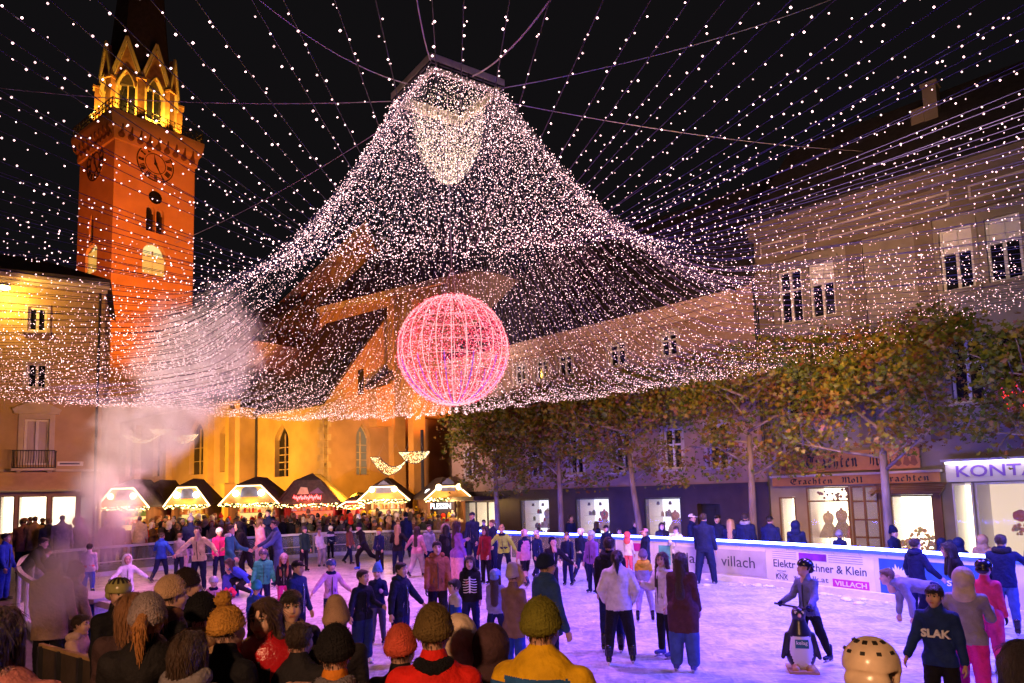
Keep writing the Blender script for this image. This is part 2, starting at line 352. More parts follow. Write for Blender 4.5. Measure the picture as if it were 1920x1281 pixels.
x = MB(); x.box(FB.p(-24.6, 0, -.35), FB.s*.06, FB.n*-8, (0, 0, 9.4)); FB.box(x, -24.6, -6.7, 0, 9.4, -9, -8.9); FB.box(x, -7.48, -6.7, 9.4, 10.6, -.4, .0); x.build('side_wall', m_b1, B1)
x = MB(); x.prism([FB.p(-24.8, 10.06, .5), FB.p(-6.72, 10.06, .5), FB.p(-6.72, 16.6, -5.5), FB.p(-22.5, 16.6, -5.5)], FB.n*-.1+V((0, 0, .1)))
x.prism([FB.p(-24.8, 10.06, .5), FB.p(-22.5, 16.6, -5.5), FB.p(-24.8, 10.06, -9)], FB.s*-.1+V((0, 0, .1))); x.build('roof', m_roof, B1)
for i, (a, bb, c, d) in enumerate(w1): rect_window(FB, B1, a, bb, c, d, 2, (.72,) if c > 8 else (.6,), surm=m_trim)
def shop_room(f, b, s0, s1, z0, z1, back, depth=1.3, fm=m_dark, cols=1, rows=(), set_=.3):
    x = MB(); d1 = -set_-depth
    f.box(x, s0-.1, s1+.1, z0-.06, z0, d1, -set_); f.box(x, s0-.1, s0-.02, z0, z1, d1, -set_); f.box(x, s1+.02, s1+.1, z0, z1, d1, -set_)
    x.build('interior', m_bwhite, b)
    x = MB(); f.rect(x, s0-.1, s1+.1, z0-.05, z1+.04, d1); f.rect(x, s0, s1, z1+.05, z1+.06, d1+.4); x.build('lit_backdrop', back, b)
    x = MB(); frame_bars(f, x, s0+.004, s1-.004, z0+.004, z1-.004, -set_+.02, -set_+.1, .05, cols, rows); o = x.build('shop_window', fm, b)
    x = MB(); f.box(x, s0+.05, s1-.05, z0+.05, z1-.05, -set_+.05, -set_+.06); x.build('pane', m_glass, o)
for a in shops: shop_room(FB, B1, *a, m_litc, set_=.12)
shop_room(FB, B1, -23.6, -20.9, .1, 2.35, m_litw, 2.2, cols=3, set_=.1)
x = MB(); FB.box(x, -9.6, -8.67, .03, 2.08, -.33, -.27); FB.box(x, -9.5, -9.0, .9, 1.9, -.27, -.25); x.build('door', m_black, B1)
# --- B2 shops
shop_room(FB, B2, -5.36, -3.95, .45, 2.62, m_litw, 1.6, m_wood, 1, (.78,), set_=.08)
shop_room(FB, B2, -3.9, -3.05, .12, 2.62, emit('dim_interior', (.6, .42, .5), .25), .9, m_wood, 2, (.33, .56, .8), set_=.08)
shop_room(FB, B2, -2.72, -1.5, .35, 2.3, m_litw, 1.1, m_wood, set_=.1)
shop_room(FB, B2, -6.35, -5.75, .4, 2.3, m_litw, 1.1, m_wood, set_=.1)
shop_room(FB, B2, -.98, -.45, .1, 2.62, m_litw, 1.6, m_white, set_=.1)
shop_room(FB, B2, -.4, 3.6, .1, 2.62, emit('lit_optician', (1, .74, .5), 1.0), 1.8, m_white, 2, set_=.1)
x = MB(); FB.box(x, -2.98, -2.74, .2, 2.5, .001, .12); FB.box(x, -1.48, -1.26, .2, 2.5, .001, .12); FB.box(x, -2.98, -1.26, 2.32, 2.5, .001, .14); x.build('window_case', m_wood, B2)
x = MB()
for i in range(6): x.box(FB.p(-3.05, 2.62-i*.05, .15+i*.13), FB.s*2.0, FB.n*.15, (0, 0, .035))
for s in (-3.0, -1.15): x.bar(FB.p(s, 2.5, .1), FB.p(s, 2.3, .85), .05)
x.build('canopy', m_wood, B2)
# shop name boards
BOARD = mat('ochre_board', (.5, .23, .06), .6, .1, 4, .05)
tb = MB(); FB.box(tb, -6.15, -1.72, 3.12, 3.78, .13, .2); B_up = tb.build('shop_sign', BOARD, None, base=FB.p(-4, 3.1, .15), label='upper ochre board with black blackletter Trachten Moll half hidden by leaves', cat='sign')
tb = MB(); FB.box(tb, -6.4, -1.2, 2.68, 2.98, .22, .3); FB.box(tb, -6.45, -1.15, 2.98, 3.05, .0, .42, 1)
B_lo = tb.build('shop_sign', [BOARD, m_trim], None, base=FB.p(-4, 2.7, .25), label='lower ochre board lettered Trachten Moll Trachten right above the shop windows', cat='sign')
tb = MB(); FB.box(tb, -1.05, 4.2, 2.66, 3.26, .1, .24); FB.box(tb, -1.1, 4.25, 3.26, 3.33, .0, .55, 1)
B_ko = tb.build('shop_sign', [mat('pale_fascia', (.6, .55, .5), .6, .08, 3), m_white], None, base=FB.p(0, 2.7, .2), label='pale fascia with violet capital letters KONTAK', cat='sign')
x = MB(); FB.box(x, -1.0, 4.2, 3.2, 3.24, .26, .5); x.build('light_strip', emit('fascia_strip', (.85, .75, 1), 6), B_ko)
# lettering ---------------------------------------------------------
def text_mesh(txt, size, depth=.02, bold=0., spacing=1.):
    cu = bpy.data.curves.new('text', 'FONT'); cu.body = txt; cu.size = size; cu.extrude = depth/2; cu.offset = bold; cu.space_character = spacing; cu.resolution_u = 3
    o = bpy.data.objects.new('text', cu); COL.objects.link(o); bpy.context.view_layer.update()
    me = bpy.data.meshes.new_from_object(o.evaluated_get(bpy.context.evaluated_depsgraph_get()))
    bpy.data.objects.remove(o); bpy.data.curves.remove(cu)
    return me
def letters(txt, f, s0, z0, d, width, height, m, parent, bold=0., depth=.02, name='lettering', tilt=0):
    """text fitted to width and height on wall frame f, lower left at s0, z0"""
    me = text_mesh(txt, 1, depth, bold); co_ = np.zeros(len(me.vertices)*3, 'f'); me.vertices.foreach_get('co', co_); co_ = co_.reshape(-1, 3)
    lo, hi = co_.min(0), co_.max(0); sx, sy = width/(hi[0]-lo[0]), height/(hi[1]-lo[1]); b = wloc(parent)
    out = np.array([(f.p(s0+(p[0]-lo[0])*sx, z0+(p[1]-lo[1])*sy+tilt*(p[0]-lo[0])*sx, d+p[2])-b)[:] for p in co_], 'f')
    me.vertices.foreach_set('co', out.ravel()); me.materials.clear(); me.materials.append(m); me.update(); me.name = name
    o = bpy.data.objects.new(name, me); COL.objects.link(o); o.parent = parent; return o
# blackletter drawn with a broad nib: strokes in a 0..1 box (x, y)
BL = {'T': ([[(.05, .85), (.3, 1), (.95, .9)], [(.15, .85), (.05, .45), (.3, .1), (.7, .02), (.95, .2)], [(.55, .9), (.45, .35)], [(.75, .9), (.72, .5)]], .8),
      'M': ([[(.02, .8), (.15, 1), (.25, .85), (.2, .15), (.05, .02)], [(.25, .85), (.45, 1), (.5, .8), (.5, .05)], [(.5, .85), (.75, 1), (.85, .8), (.85, .12), (1, .02)]], .95),
      'r': ([[(.1, .68), (.3, .55), (.3, .1), (.45, .02)], [(.35, .58), (.6, .7), (.8, .55)]], .42), 'a': ([[(.1, .6), (.4, .7), (.65, .55), (.65, .1), (.85, .02)], [(.6, .4), (.2, .3), (.15, .1), (.4, .02), (.6, .15)]], .5),
      'c': ([[(.75, .58), (.45, .7), (.15, .5), (.15, .15), (.45, .02), (.8, .12)]], .42), 'h': ([[(.05, 1), (.2, .88), (.2, .02)], [(.22, .58), (.5, .7), (.72, .5), (.72, .12), (.5, -.12)]], .5),
      't': ([[(.35, .95), (.3, .6), (.3, .12), (.55, .02), (.75, .12)], [(.05, .66), (.7, .66)]], .4), 'e': ([[(.2, .35), (.7, .5), (.5, .7), (.18, .5), (.15, .15), (.45, .02), (.8, .12)]], .44),
      'n': ([[(.05, .66), (.22, .55), (.22, .02)], [(.25, .56), (.55, .7), (.7, .52), (.7, .12), (.85, .02)]], .52), 'o': ([[(.4, .02), (.12, .18), (.12, .5), (.45, .7), (.72, .5), (.72, .18), (.4, .02)]], .46),
      'l': ([[(.05, .98), (.25, .88), (.25, .12), (.45, .02)]], .3), ' ': ([], .4)}
def blackletter(txt, f, s0, z0, d, width, height, m, parent):
    tot = sum(BL[c][1]+.1 for c in txt); mb = MB(); x = 0; k = width/tot; nib = (.085, .07)
    for c in txt:
        st, w = BL[c]
        for poly in st:
            for (a, b_), (c2, d2) in zip(poly, poly[1:]):
                q = [(a*w-nib[0]*.8, b_-nib[1]), (a*w+nib[0]*.8, b_+nib[1]), (c2*w+nib[0]*.8, d2+nib[1]), (c2*w-nib[0]*.8, d2-nib[1])]
                mb.prism([f.p(s0+(x+u)*k, z0+v*height, d) for u, v in q], f.n*.012)
        x += w+.1
    return mb.build('lettering', m, parent)
m_ink = mat('black_paint', (.015, .012, .01), .5, .2, 9)
blackletter('Trachten', FB, -5.75, 2.73, .3, 1.45, .19, m_ink, B_lo); blackletter('Moll', FB, -4.05, 2.73, .3, .72, .19, m_ink, B_lo); blackletter('Trachten', FB, -2.85, 2.73, .3, 1.4, .19, m_ink, B_lo)
blackletter('Trachten', FB, -5.2, 3.26, .2, 1.7, .4, m_ink, B_up); blackletter('Moll', FB, -3.2, 3.26, .2, .75, .4, m_ink, B_up)
m_fig = mat('sepia_paint', (.2, .08, .03), .6, .2, 9)
for s in (-6.0, -5.75, -5.5, -2.35, -2.1, -1.9):       # painted dancing couples: flat print on the board
    x = MB(); x.lathe(FB.p(s, 3.55, .2), [(.04, 0), (.04, .008)], 8, FB.n)
    x.prism([FB.p(s-.05, 3.5, .2), FB.p(s+.05, 3.5, .2), FB.p(s+.12, 3.28, .2), FB.p(s+.03, 3.2, .2), FB.p(s-.1, 3.26, .2)], FB.n*.006); x.build('painted_figure', m_fig, B_up)
letters('KONTAK', FB, -.78, 2.8, .24, 2.35, .34, mat('violet_letters', (.18, .08, .4), .5, .1, 5), B_ko, .012, .03)
# PLESSIN canopy at the far corner
PL = empty('shop_canopy', FB.p(-22.8, 2.4), 'flat brown canopy with white PLESSIN letters and a round lamp beside the last stall', 'canopy')
x = MB(); FB.box(x, -24.5, -20.9, 2.42, 2.62, .0, 1.7); x.build('roof_slab', m_shopdark, PL)
x = MB(); FB.box(x, -24.3, -21, 2.405, 2.42, .1, 1.6); x.build('soffit', m_trim, PL)
Fp = Fr(FB.p(-24.5, 0, 1.7), (.98, .2, 0))
x = MB(); q = FB.p(-24.2, 0, 1.66); x.cbox(q+V((.6, 0, 1.2)), 1.25, .3, 2.4, (.95, -.31, 0), (.31, .95, 0)); x.build('pillar', m_shopdark, PL)
Fp = Fr(q+V((0, -.15, 0)), (.95, -.31, 0))
letters('PLESSIN', Fp, -.05, 2.02, .16, 1.15, .3, emit('white_sign', (.9, .95, 1), 2.2), PL, .02)
x = MB(); Fp.box(x, .25, .85, .45, 1.5, .02, .2); x.build('bag_backlight', emit('sign_backlight', (1, .85, .55), .5), PL)
x = MB(); x.lathe(Fp.p(-.1, 2.85, .2), [(.22, 0), (.22, .06), (.12, .06), (.1, .09)], 14, Fp.n); x.build('round_lamp', emit('ring_lamp', (.95, .97, 1), 3.0), PL)

# ================================================================== church and tower
U = V((.596, .803, 0)); VV = V((-.803, .596, 0)); K = V((-12.76, 46, 0)); Z = V((0, 0, 1))
FL = Fr(K, -VV); FRt = Fr(K, U)
def arch_pts(s0, s1, zs, z1, n=6, pointed=True):
    sm, hw = (s0+s1)/2, (s1-s0)/2; out = []
    for i in range(n+1):
        t = i/n; h = hw*(1-t**1.7) if pointed else hw*math.sqrt(max(0, 1-t*t)); out.append((h, zs+(z1-zs)*t))
    return [(sm-h, z) for h, z in out] + [(sm+h, z) for h, z in out[::-1]]
def arch_wall(f, s0, s1, z0, z1, arches, depth=.45, pointed=True, top=None):
    """arches: (s0, s1, z0, zspring, z1). top(s): sloping upper edge"""
    mb = wall_mesh(f, s0, s1, z0, z1, [(a[0], a[1], a[2], a[4]) for a in arches], .001)
    for a in arches:
        P = arch_pts(a[0], a[1], a[3], a[4], 6, pointed); h = len(P)//2
        for half in (P[:h], P[h:]):
            for p, q in zip(half, half[1:]):
                mb.add([f.p(*p), f.p(*q), f.p(q[0], a[4]), f.p(p[0], a[4])], [(0, 1, 2, 3)])
        ring = [(a[0], a[2])] + P + [(a[1], a[2])]
        for p, q in zip(ring, ring[1:]+ring[:1]):
            mb.add([f.p(*p), f.p(*q), f.p(*q, -depth), f.p(*p, -depth)], [(0, 1, 2, 3)])
    return mb
def arch_window(f, b, a, depth=.4, fm=None, pm=None, mull=1, rows=3, pointed=True):
    P = [(a[0], a[2])] + arch_pts(a[0], a[1], a[3], a[4], 6, pointed) + [(a[1], a[2])]
    x = MB(); x.add([f.p(*p, -depth) for p in P], [tuple(range(len(P)))]); 
    y = MB()
    for i in range(mull):
        s = a[0]+(a[1]-a[0])*(i+1)/(mull+1); f.box(y, s-.05, s+.05, a[2], a[3]+(a[4]-a[3])*.4, -depth+.003, -depth+.1)
    for i in range(rows):
        z = a[2]+(a[3]-a[2])*(i+1)/(rows+1); f.box(y, a[0]+.02, a[1]-.02, z-.03, z+.03, -depth+.004, -depth+.06)
    ap = arch_pts(a[0]+.05, a[1]-.05, a[3], a[4]-.08, 6, pointed)
    for p, q in zip(ap, ap[1:]): y.bar(f.p(*p, -depth+.05), f.p(*q, -depth+.05), .09)
    o = y.build('window', fm or m_stone, b); x.build('pane', pm or m_pane, o); return o
m_ch = mat('ochre_plaster', (.46, .34, .16), .9, .16, .8, .3, 20)
m_chp = mat('rosy_plaster', (.4, .26, .17), .9, .16, .8, .3, 20)
m_pink = mat('pale_plaster', (.5, .36, .28), .9, .12, .8, .2, 20)
m_lead = emit('leaded_glass_glow', (1, .8, .5), .12, base=(.1, .1, .1))
CH = empty('church', K, 'big gothic church with steep dark roofs and floodlit ochre walls behind the stalls', 'church')
def poly(f, pts, ext, name, m, d=0.):
    """solid from a pixel outline lying on wall frame f"""
    P = [onp(x, y, f.o+f.n*d, f.n) for x, y in pts]; mb = MB(); mb.prism(P, ext); return mb.build(name, m, CH)
# 1 chapel with a lean-to roof: left face s -7.8..0, right face s 0..6.3
aw1 = (-5.35, -4.15, *[FL.px(528, y)[1] for y in (893, 820, 795)])
s_a, s_b = FL.px(515, 850)[0], FL.px(541, 850)[0]; aw1 = (s_a, s_b, FL.px(528, 894)[1], FL.px(528, 825)[1], FL.px(528, 795)[1])
arch_wall(FL, -7.8, 0, 0, 9.1, [aw1]).build('chapel_wall', m_ch, CH); arch_window(FL, CH, aw1, mull=1, rows=4)
s_a, s_b = FRt.px(668, 850)[0], FRt.px(694, 850)[0]; aw2 = (s_a, s_b, FRt.px(681, 890)[1], FRt.px(681, 820)[1], FRt.px(681, 793)[1])
arch_wall(FRt, 0, 13.5, 0, 9.1, [aw2]).build('chapel_gable_wall', m_chp, CH); arch_window(FRt, CH, aw2, pm=m_lead, mull=1, rows=4)
zt = FRt.px(735, 580)
mb = MB(); mb.add([FRt.p(0, 9.1), FRt.p(13.5, 9.1), FRt.p(13.5, zt[1]), FRt.p(zt[0], zt[1])], [(0, 1, 2, 3)]); mb.build('chapel_gable', m_chp, CH)
mb = MB(); e = .35; P = [FL.p(-7.9, 9.0, e), FL.p(.25, 9.0, e), FL.p(.25, zt[1]+.1, -zt[0]), FL.p(-7.9, zt[1]+.1, -zt[0])]
mb.prism(P, Z*.22); mb.build('chapel_roof', m_roof, CH)
# quoins: single stones
for i in range(19):
    w = .62 if i % 2 else .38; mb = MB(); z0 = .1+i*.47
    mb.box(FL.p(-w, z0, .03), FL.s*(w+.03), FL.n*-.3, Z*.44); ww = .38 if i % 2 else .62
    mb.box(FRt.p(.0, z0, .03), FRt.s*ww, FRt.n*-.3, Z*.44)
    mb.build('quoin_stone', m_stone, CH)
# 2 nave wall behind the chapel roof and its roof
F2 = Fr(K+U*zt[0], -VV)
m_or = mat('orange_plaster', (.44, .27, .12), .9, .18, .8, .3, 20)
poly(F2, [(600, 578), (735, 545), (832, 522), (838, 780), (700, 780), (598, 740)], U*9, 'nave_wall', m_or, .06)
P = [onp(x, y, F2.o+F2.n*.3, F2.n) for x, y in ((598, 578), (735, 545), (836, 520))]; Pt = [P[2]+U*9+Z*9, P[0]+U*9+Z*9]
mb = MB(); mb.prism([P[0], P[2], *Pt], Z*.2); mb.build('nave_roof', m_roof, CH)
mb = MB(); mb.prism([P[0]+Z*-.45, P[2]+Z*-.45, P[2], P[0]], U*-.25); mb.build('nave_cornice', m_stone, CH)
F2b = Fr(K+U*(zt[0]-.6), -VV)
for x0 in (742, 778): 
    p = onp(x0, 560, F2.o, F2.n); mb = MB(); mb.box(V((p.x, p.y, 0))-U*.9, F2.s*.55, U*1.2, Z*(p.z-.2)); mb.build('buttress', m_or, CH)
poly(F2, [(836, 516), (880, 506), (925, 510), (1004, 534), (985, 560), (945, 592), (880, 690), (836, 690)], U*7, 'transept_wall', m_chp, .4)
P = [onp(x, y, F2.o+F2.n*.7, F2.n) for x, y in ((832, 520), (880, 508), (925, 511), (1006, 536))]
mb = MB()
for a, b_ in zip(P, P[1:]): mb.prism([a, b_, b_+U*8+Z*2.2, a+U*8+Z*2.2], Z*.25)
mb.build('transept_roof', m_roof, CH)
# low dark gable window, slit windows
for pts, dd in (([(672, 695), (682, 692), (682, 738), (672, 741)], .05),):
    P = [onp(x, y, FRt.o+FRt.n*dd, FRt.n) for x, y in pts]; mb = MB(); mb.prism(P, FRt.n*-.08); mb.build('slit_window', m_pane, CH)
P = [onp(x, y, FRt.o+FRt.n*1.0, FRt.n) for x, y in ((700, 722), (737, 695), (740, 712), (704, 728))]; mb = MB(); mb.prism(P, FRt.n*-1.0); mb.build('porch_roof', m_roof, CH)
P = [onp(x, y, FRt.o+FRt.n*.8, FRt.n) for x, y in ((706, 728), (735, 718), (735, 800), (706, 800))]; mb = MB(); mb.prism(P, FRt.n*-.8); mb.build('stair_turret', m_or, CH)
# 3 tall west gable of the nave, 4 roof slopes beyond
F3 = Fr(K+U*12, -VV)
poly(F3, [(487, 612), (590, 520), (686, 430), (704, 466), (640, 520), (606, 575), (600, 640), (545, 700), (505, 660)], U*8, 'gable_wall', m_or)
mb = MB(); a, b_, c_ = [onp(x, y, F3.o+F3.n*.25, F3.n) for x, y in ((483, 614), (590, 518), (690, 420))]
mb.bar(a, c_, .45, .5); mb.build('gable_coping', m_stone, CH)
F4 = Fr(K+U*22, -VV)
P = [onp(x, y, F4.o, F4.n) for x, y in ((404, 548), (600, 500), (640, 560), (560, 720), (395, 720))]; mb = MB(); mb.prism([p+U*(p.z-14)*.5 for p in P], U*1.5); mb.build('far_roof', m_roof, CH)
P = [onp(x, y, F4.o, F4.n) for x, y in ((640, 470), (770, 430), (900, 480), (900, 560), (640, 560))]; mb = MB(); mb.prism([p+U*(p.z-18)*.5 for p in P], U*1.5); mb.build('ridge_roof', m_roof, CH)
# 5 choir: corner at px 447, right face up to the chapel, left face to the tower
C5 = K + VV*7.8 - U*1.4; F5 = Fr(C5, -VV); F5r = Fr(C5, U)
arch_wall(F5r, 0, 1.4, 0, 9.6, []).build('choir_side', m_ch, CH)
wins = []
for (x0, x1, yb, ys, yt) in ((355, 381, 890, 815, 786), (412, 433, 885, 812, 797), (287, 300, 893, 820, 800), (236, 250, 893, 820, 800)):
    a = F5.px(x0, 850)[0]; c2 = F5.px(x1, 850)[0]; xm = (x0+x1)/2; wins.append((a, c2, F5.px(xm, yb)[1], F5.px(xm, ys)[1], F5.px(xm, yt)[1]))
zt5 = F5.px(440, 752)[1]
arch_wall(F5, -22, 0, 0, zt5, wins).build('choir_wall', m_pink, CH)
for a in wins: arch_window(F5, CH, a, mull=1, rows=2)
for x0 in (398, 437, 320, 262):
    s = F5.px(x0, 850)[0]; mb = MB(); F5.box(mb, s-.28, s+.28, 0, 3.9, 0, .8); F5.box(mb, s-.36, s+.36, 3.9, 4.02, 0, .9); F5.box(mb, s-.24, s+.24, 4.02, zt5-.6, 0, .5); mb.build('buttress', m_ch, CH)
P = [F5.p(-14, zt5, .4), F5.p(.4, zt5, .4), F5.p(-.6, zt5+2.6, -3.2), F5.p(-13, zt5+2.6, -3.2)]; mb = MB(); mb.prism(P, Z*.2); mb.build('sacristy_roof', m_roof, CH)
F6 = Fr(C5+U*3.4, -VV); poly(F6, [(380, 660), (468, 640), (488, 640), (488, 770), (380, 770)], U*4, 'upper_choir_wall', m_pink)
P = [onp(x, y, F6.o+F6.n*.3, F6.n) for x, y in ((372, 662), (470, 638))]; mb = MB(); mb.prism([P[0], P[1], P[1]+U*6+Z*5, P[0]+U*6+Z*5], Z*.2); mb.build('choir_roof', m_roof, CH)
mb = MB(); mb.tube([FL.p(-7.75, 9, .1), FL.p(-7.75, .2, .1)], .08, 8); mb.build('downpipe', m_dark, CH)
# --------------------------------------------------------------- tower
C0 = V((-35.85, 60, 0)); TS = 7.6; TRf = Fr(C0, U); TLf = Fr(C0, -VV)
TW = empty('church_tower', C0, 'tall square church tower lit orange with clock faces and a crown of gables', 'tower')
m_tw = mat('tower_stone', (.5, .3, .15), .9, .12, .7, .35, 12)
zc = TRf.px(209, 258)[1]; 
def zR(y, x=290): return TRf.px(x, y)[1]
sR = lambda x, y=400: TRf.px(x, y)[0]
sL = lambda x, y=400: TLf.px(x, y)[0]
twr = [(sR(274), sR(291), zR(436), zR(400), zR(386)), (sR(293), sR(308), zR(436), zR(400), zR(388)), (sR(269), sR(313), zR(516), zR(480), zR(455))]
twl = [(sL(168), sL(176), zR(428, 172), zR(385, 172), zR(365, 172)), (sL(163), sL(184), TLf.px(172, 512)[1], TLf.px(172, 470)[1], TLf.px(172, 453)[1])]
arch_wall(TRf, 0, TS, 0, zc, twr, .5, False).build('wall', m_tw, TW)
arch_wall(TLf, -TS, 0, 0, zc, twl, .5, True).build('wall', m_tw, TW)
mb = MB(); mb.box(C0+U*TS, VV*TS, -U*.05, Z*zc); mb.box(C0+VV*TS, U*TS, -VV*.05, Z*zc); mb.build('back_wall', m_tw, TW)
m_lou = emit('lit_louvre', (1, .62, .12), .5, base=(.4, .25, .1))
def towwin(f, a, lit, pointed):
    o = arch_window(f, TW, a, .45, m_stone, emit('lit_belfry', (1, .75, .3), 1.1) if lit else m_pane, 1 if lit else 0, 0, pointed)
    if lit:
        for i in range(12):
            mb = MB(); z = a[2]+.12+i*(a[3]-a[2])/12; f.box(mb, a[0]+.06, a[1]-.06, z, z+.07, -.42, -.2); mb.build('slat', m_lou, o)
for i, a in enumerate(twr): towwin(TRf, a, i == 2, False)
for i, a in enumerate(twl): towwin(TLf, a, i == 1, True)
mb = MB(); q = TRf.p(*TRf.px(291, 371)); mb.lathe(q, [(.62, -.02), (.62, .06), (.5, .06), (.48, .02)], 16, TRf.n); mb.build('round_window', m_pane, TW)
# flared cornice with corbel arches
CO = .62; zt_ = zc+2.3
mb = MB()
def ringpts(z, o): return [C0-U*o-VV*o+Z*z, C0+U*(TS+o)-VV*o+Z*z, C0+U*(TS+o)+VV*(TS+o)+Z*z, C0-U*o+VV*(TS+o)+Z*z]
prof = [(zc, .0), (zc+.08, .15), (zc+1.0, .25), (zc+1.3, .45), (zt_, CO), (zt_+.35, CO)]
rings = [ringpts(*p) for p in prof]; vs = [p for r in rings for p in r]; fs = []
for i in range(len(prof)-1):
    for j in range(4): fs.append((i*4+j, i*4+(j+1) % 4, i*4+4+(j+1) % 4, i*4+4+j))
fs.append(tuple(range(len(vs)-4, len(vs)))); mb.add(vs, fs); mb.build('cornice', m_tw, TW)
for f, s0 in ((TRf, 0), (TLf, -TS)):
    for i in range(9):
        s = s0+.45+i*(TS-.9)/8; mb = MB(); mb.lathe(f.p(s, zc+.55, .2), [(.28, -.1), (.28, .16), (.1, .2)], 8, f.n); f.box(mb, s-.06, s+.06, zc+.7, zc+1.5, .1, .55); mb.build('corbel', m_wood, TW)
# clocks
m_face = mat('clock_face', (.5, .28, .14), .7, .1, 3)
for f, (x0, y0) in ((TRf, (291, 308)), (TLf, (180, 306))):
    s, z = f.px(x0, y0); ck = empty('clock', f.p(s, z, .05), parent=TW); Rr = 1.72
    mb = MB(); mb.lathe(f.p(s, z, .02), [(Rr, 0), (Rr, .04)], 36, f.n); mb.build('dial', m_face, ck)
    mb = MB()
    for rr, wd in ((Rr, .09), (Rr*.56, .05)):
        for i in range(36):
            a0, a1 = 2*math.pi*i/36, 2*math.pi*(i+1)/36; q0, q1 = f.p(s+rr*math.cos(a0), z+rr*math.sin(a0), .08), f.p(s+rr*math.cos(a1), z+rr*math.sin(a1), .08); mb.bar(q0, q1, wd, .05, f.n)
    for i, num in enumerate(('XII', 'I', 'II', 'III', 'IIII', 'V', 'VI', 'VII', 'VIII', 'IX', 'X', 'XI')):
        a = math.pi/2-2*math.pi*i/12; cr, ca = V((math.cos(a), math.sin(a), 0)), V((math.sin(a), -math.cos(a), 0)); W = len(num)*.13
        for j, ch in enumerate(num):
            o = -W/2+.065+j*.13; seg = {'I': [(0, 0)], 'X': [(-.06, .06), (.06, -.06)], 'V': [(-.06, 0), (.06, 0)]}[ch]
            for (b0, b1) in seg:
                p0 = cr*Rr*.64+ca*(o+b1); p1 = cr*Rr*.92+ca*(o+b0); mb.bar(f.p(s+p0.x, z+p0.y, .08), f.p(s+p1.x, z+p1.y, .08), .075, .04, f.n)
    mb.build('ring_and_numerals', m_ink, ck)
    mb = MB()
    for ang, ln in ((math.radians(-62), 1.35), (math.radians(100), .95)):
        mb.prism([f.p(s-.1*math.sin(ang), z+.1*math.cos(ang), .1), f.p(s+ln*math.cos(ang), z+ln*math.sin(ang), .1), f.p(s+.1*math.sin(ang), z-.1*math.cos(ang), .1)], f.n*.03)
    mb.lathe(f.p(s, z, .09), [(.16, 0), (.16, .05)], 10, f.n); mb.build('hands', m_ink, ck)
# gallery rail
gz = zt_+.35
gal = empty('gallery_railing', C0+U*TS/2+VV*TS/2+Z*gz, parent=TW)
mb = MB(); rp_ = ringpts(gz, CO-.12)
for a, b_ in zip(rp_, rp_[1:]+rp_[:1]):
    for h in (.1, .55, 1.05): mb.bar(a+Z*h, b_+Z*h, .06)
    for i in range(12):
        p = a.lerp(b_, i/12); q = a.lerp(b_, (i+1)/12); mb.bar(p, p+Z*1.05, .06); mb.bar(p+Z*.1, q+Z*1.0, .04); mb.bar(p+Z*1.0, q+Z*.1, .04)
mb.build('railing', m_dark, gal)
# octagon with eight gables, spire
cen = C0+U*TS/2+VV*TS/2; RO = 3.45; ang0 = math.atan2(U.y, U.x)+math.pi/8
oc = [cen+V((math.cos(ang0+i*math.pi/4), math.sin(ang0+i*math.pi/4), 0))*RO for i in range(8)]
m_oc = mat('octagon_stone', (.55, .42, .22), .85, .15, .9, .3, 10); m_brk = mat('gable_brick', (.34, .16, .07), .9, .25, 3, .4, 9)
OH = 4.1; GH = 4.6
for i in range(8):
    a, b_ = oc[i], oc[(i+1) % 8]
    s = (b_-a).normalized(); f = Fr(a+Z*0, s)
    if f.n.dot(a-cen) < 0: f = Fr(b_+Z*0, -s)
    Wd = (b_-a).length; z0 = gz
    aw = (Wd*.2, Wd*.8, z0+1.0, z0+3.7, z0+5.4)
    arch_wall(f, 0, Wd, z0, z0+OH+1.4, [aw], .5).build('octagon_wall', m_oc, TW)
    arch_window(f, TW, aw, .45, m_oc, m_pane, 1, 0)
    mb = MB(); mb.add([f.p(.0, z0+OH+.9, .06), f.p(Wd, z0+OH+.9, .06), f.p(Wd/2, z0+OH+GH, .06)], [(0, 1, 2)]); mb.prism([f.p(0.1, z0+OH+1.4, .0), f.p(Wd-.1, z0+OH+1.4, .0), f.p(Wd/2, z0+OH+GH, .0)], f.n*-.4); 
    ap = arch_pts(aw[0], aw[1], aw[3], aw[4]); 
    mb.v = mb.v; mb.build('gable', m_brk, TW)
    mb = MB()
    for p, q in (((-.05, z0+OH+.7), (Wd/2, z0+OH+GH+.15)), ((Wd+.05, z0+OH+.7), (Wd/2, z0+OH+GH+.15))): mb.bar(f.p(*p, .1), f.p(*q, .1), .2, .26); 
    for p, q in (((.22, z0+OH+.7), (Wd/2, z0+OH+GH-.5)), ((Wd-.22, z0+OH+.7), (Wd/2, z0+OH+GH-.5))): mb.bar(f.p(*p, .12), f.p(*q, .12), .09)
    for p, q in zip(ap, ap[1:]): mb.bar(f.p(*p, .14), f.p(*q, .14), .26, .1)
    mb.build('gable_moulding', m_oc, TW)
    mb = MB(); mb.cbox(a+(a-cen).normalized()*.12+Z*(z0+2.2), .6, .6, 4.4, (a-cen).normalized(), (a-cen).normalized().cross(Z)); mb.cbox(a+(a-cen).normalized()*.15+Z*(z0+4.5), .85, .85, .22, (a-cen).normalized(), (a-cen).normalized().cross(Z)); mb.build('corner_pier', m_brk, TW)
mb = MB(); mb.lathe(cen+Z*(gz+OH), [(RO*.93, 0), (RO*.9, .6), (.15, 34)], 8, k=0); mb.build('spire', mat('spire_slate', (.06, .045, .04), .7, .3, 3, .4, 12), TW)

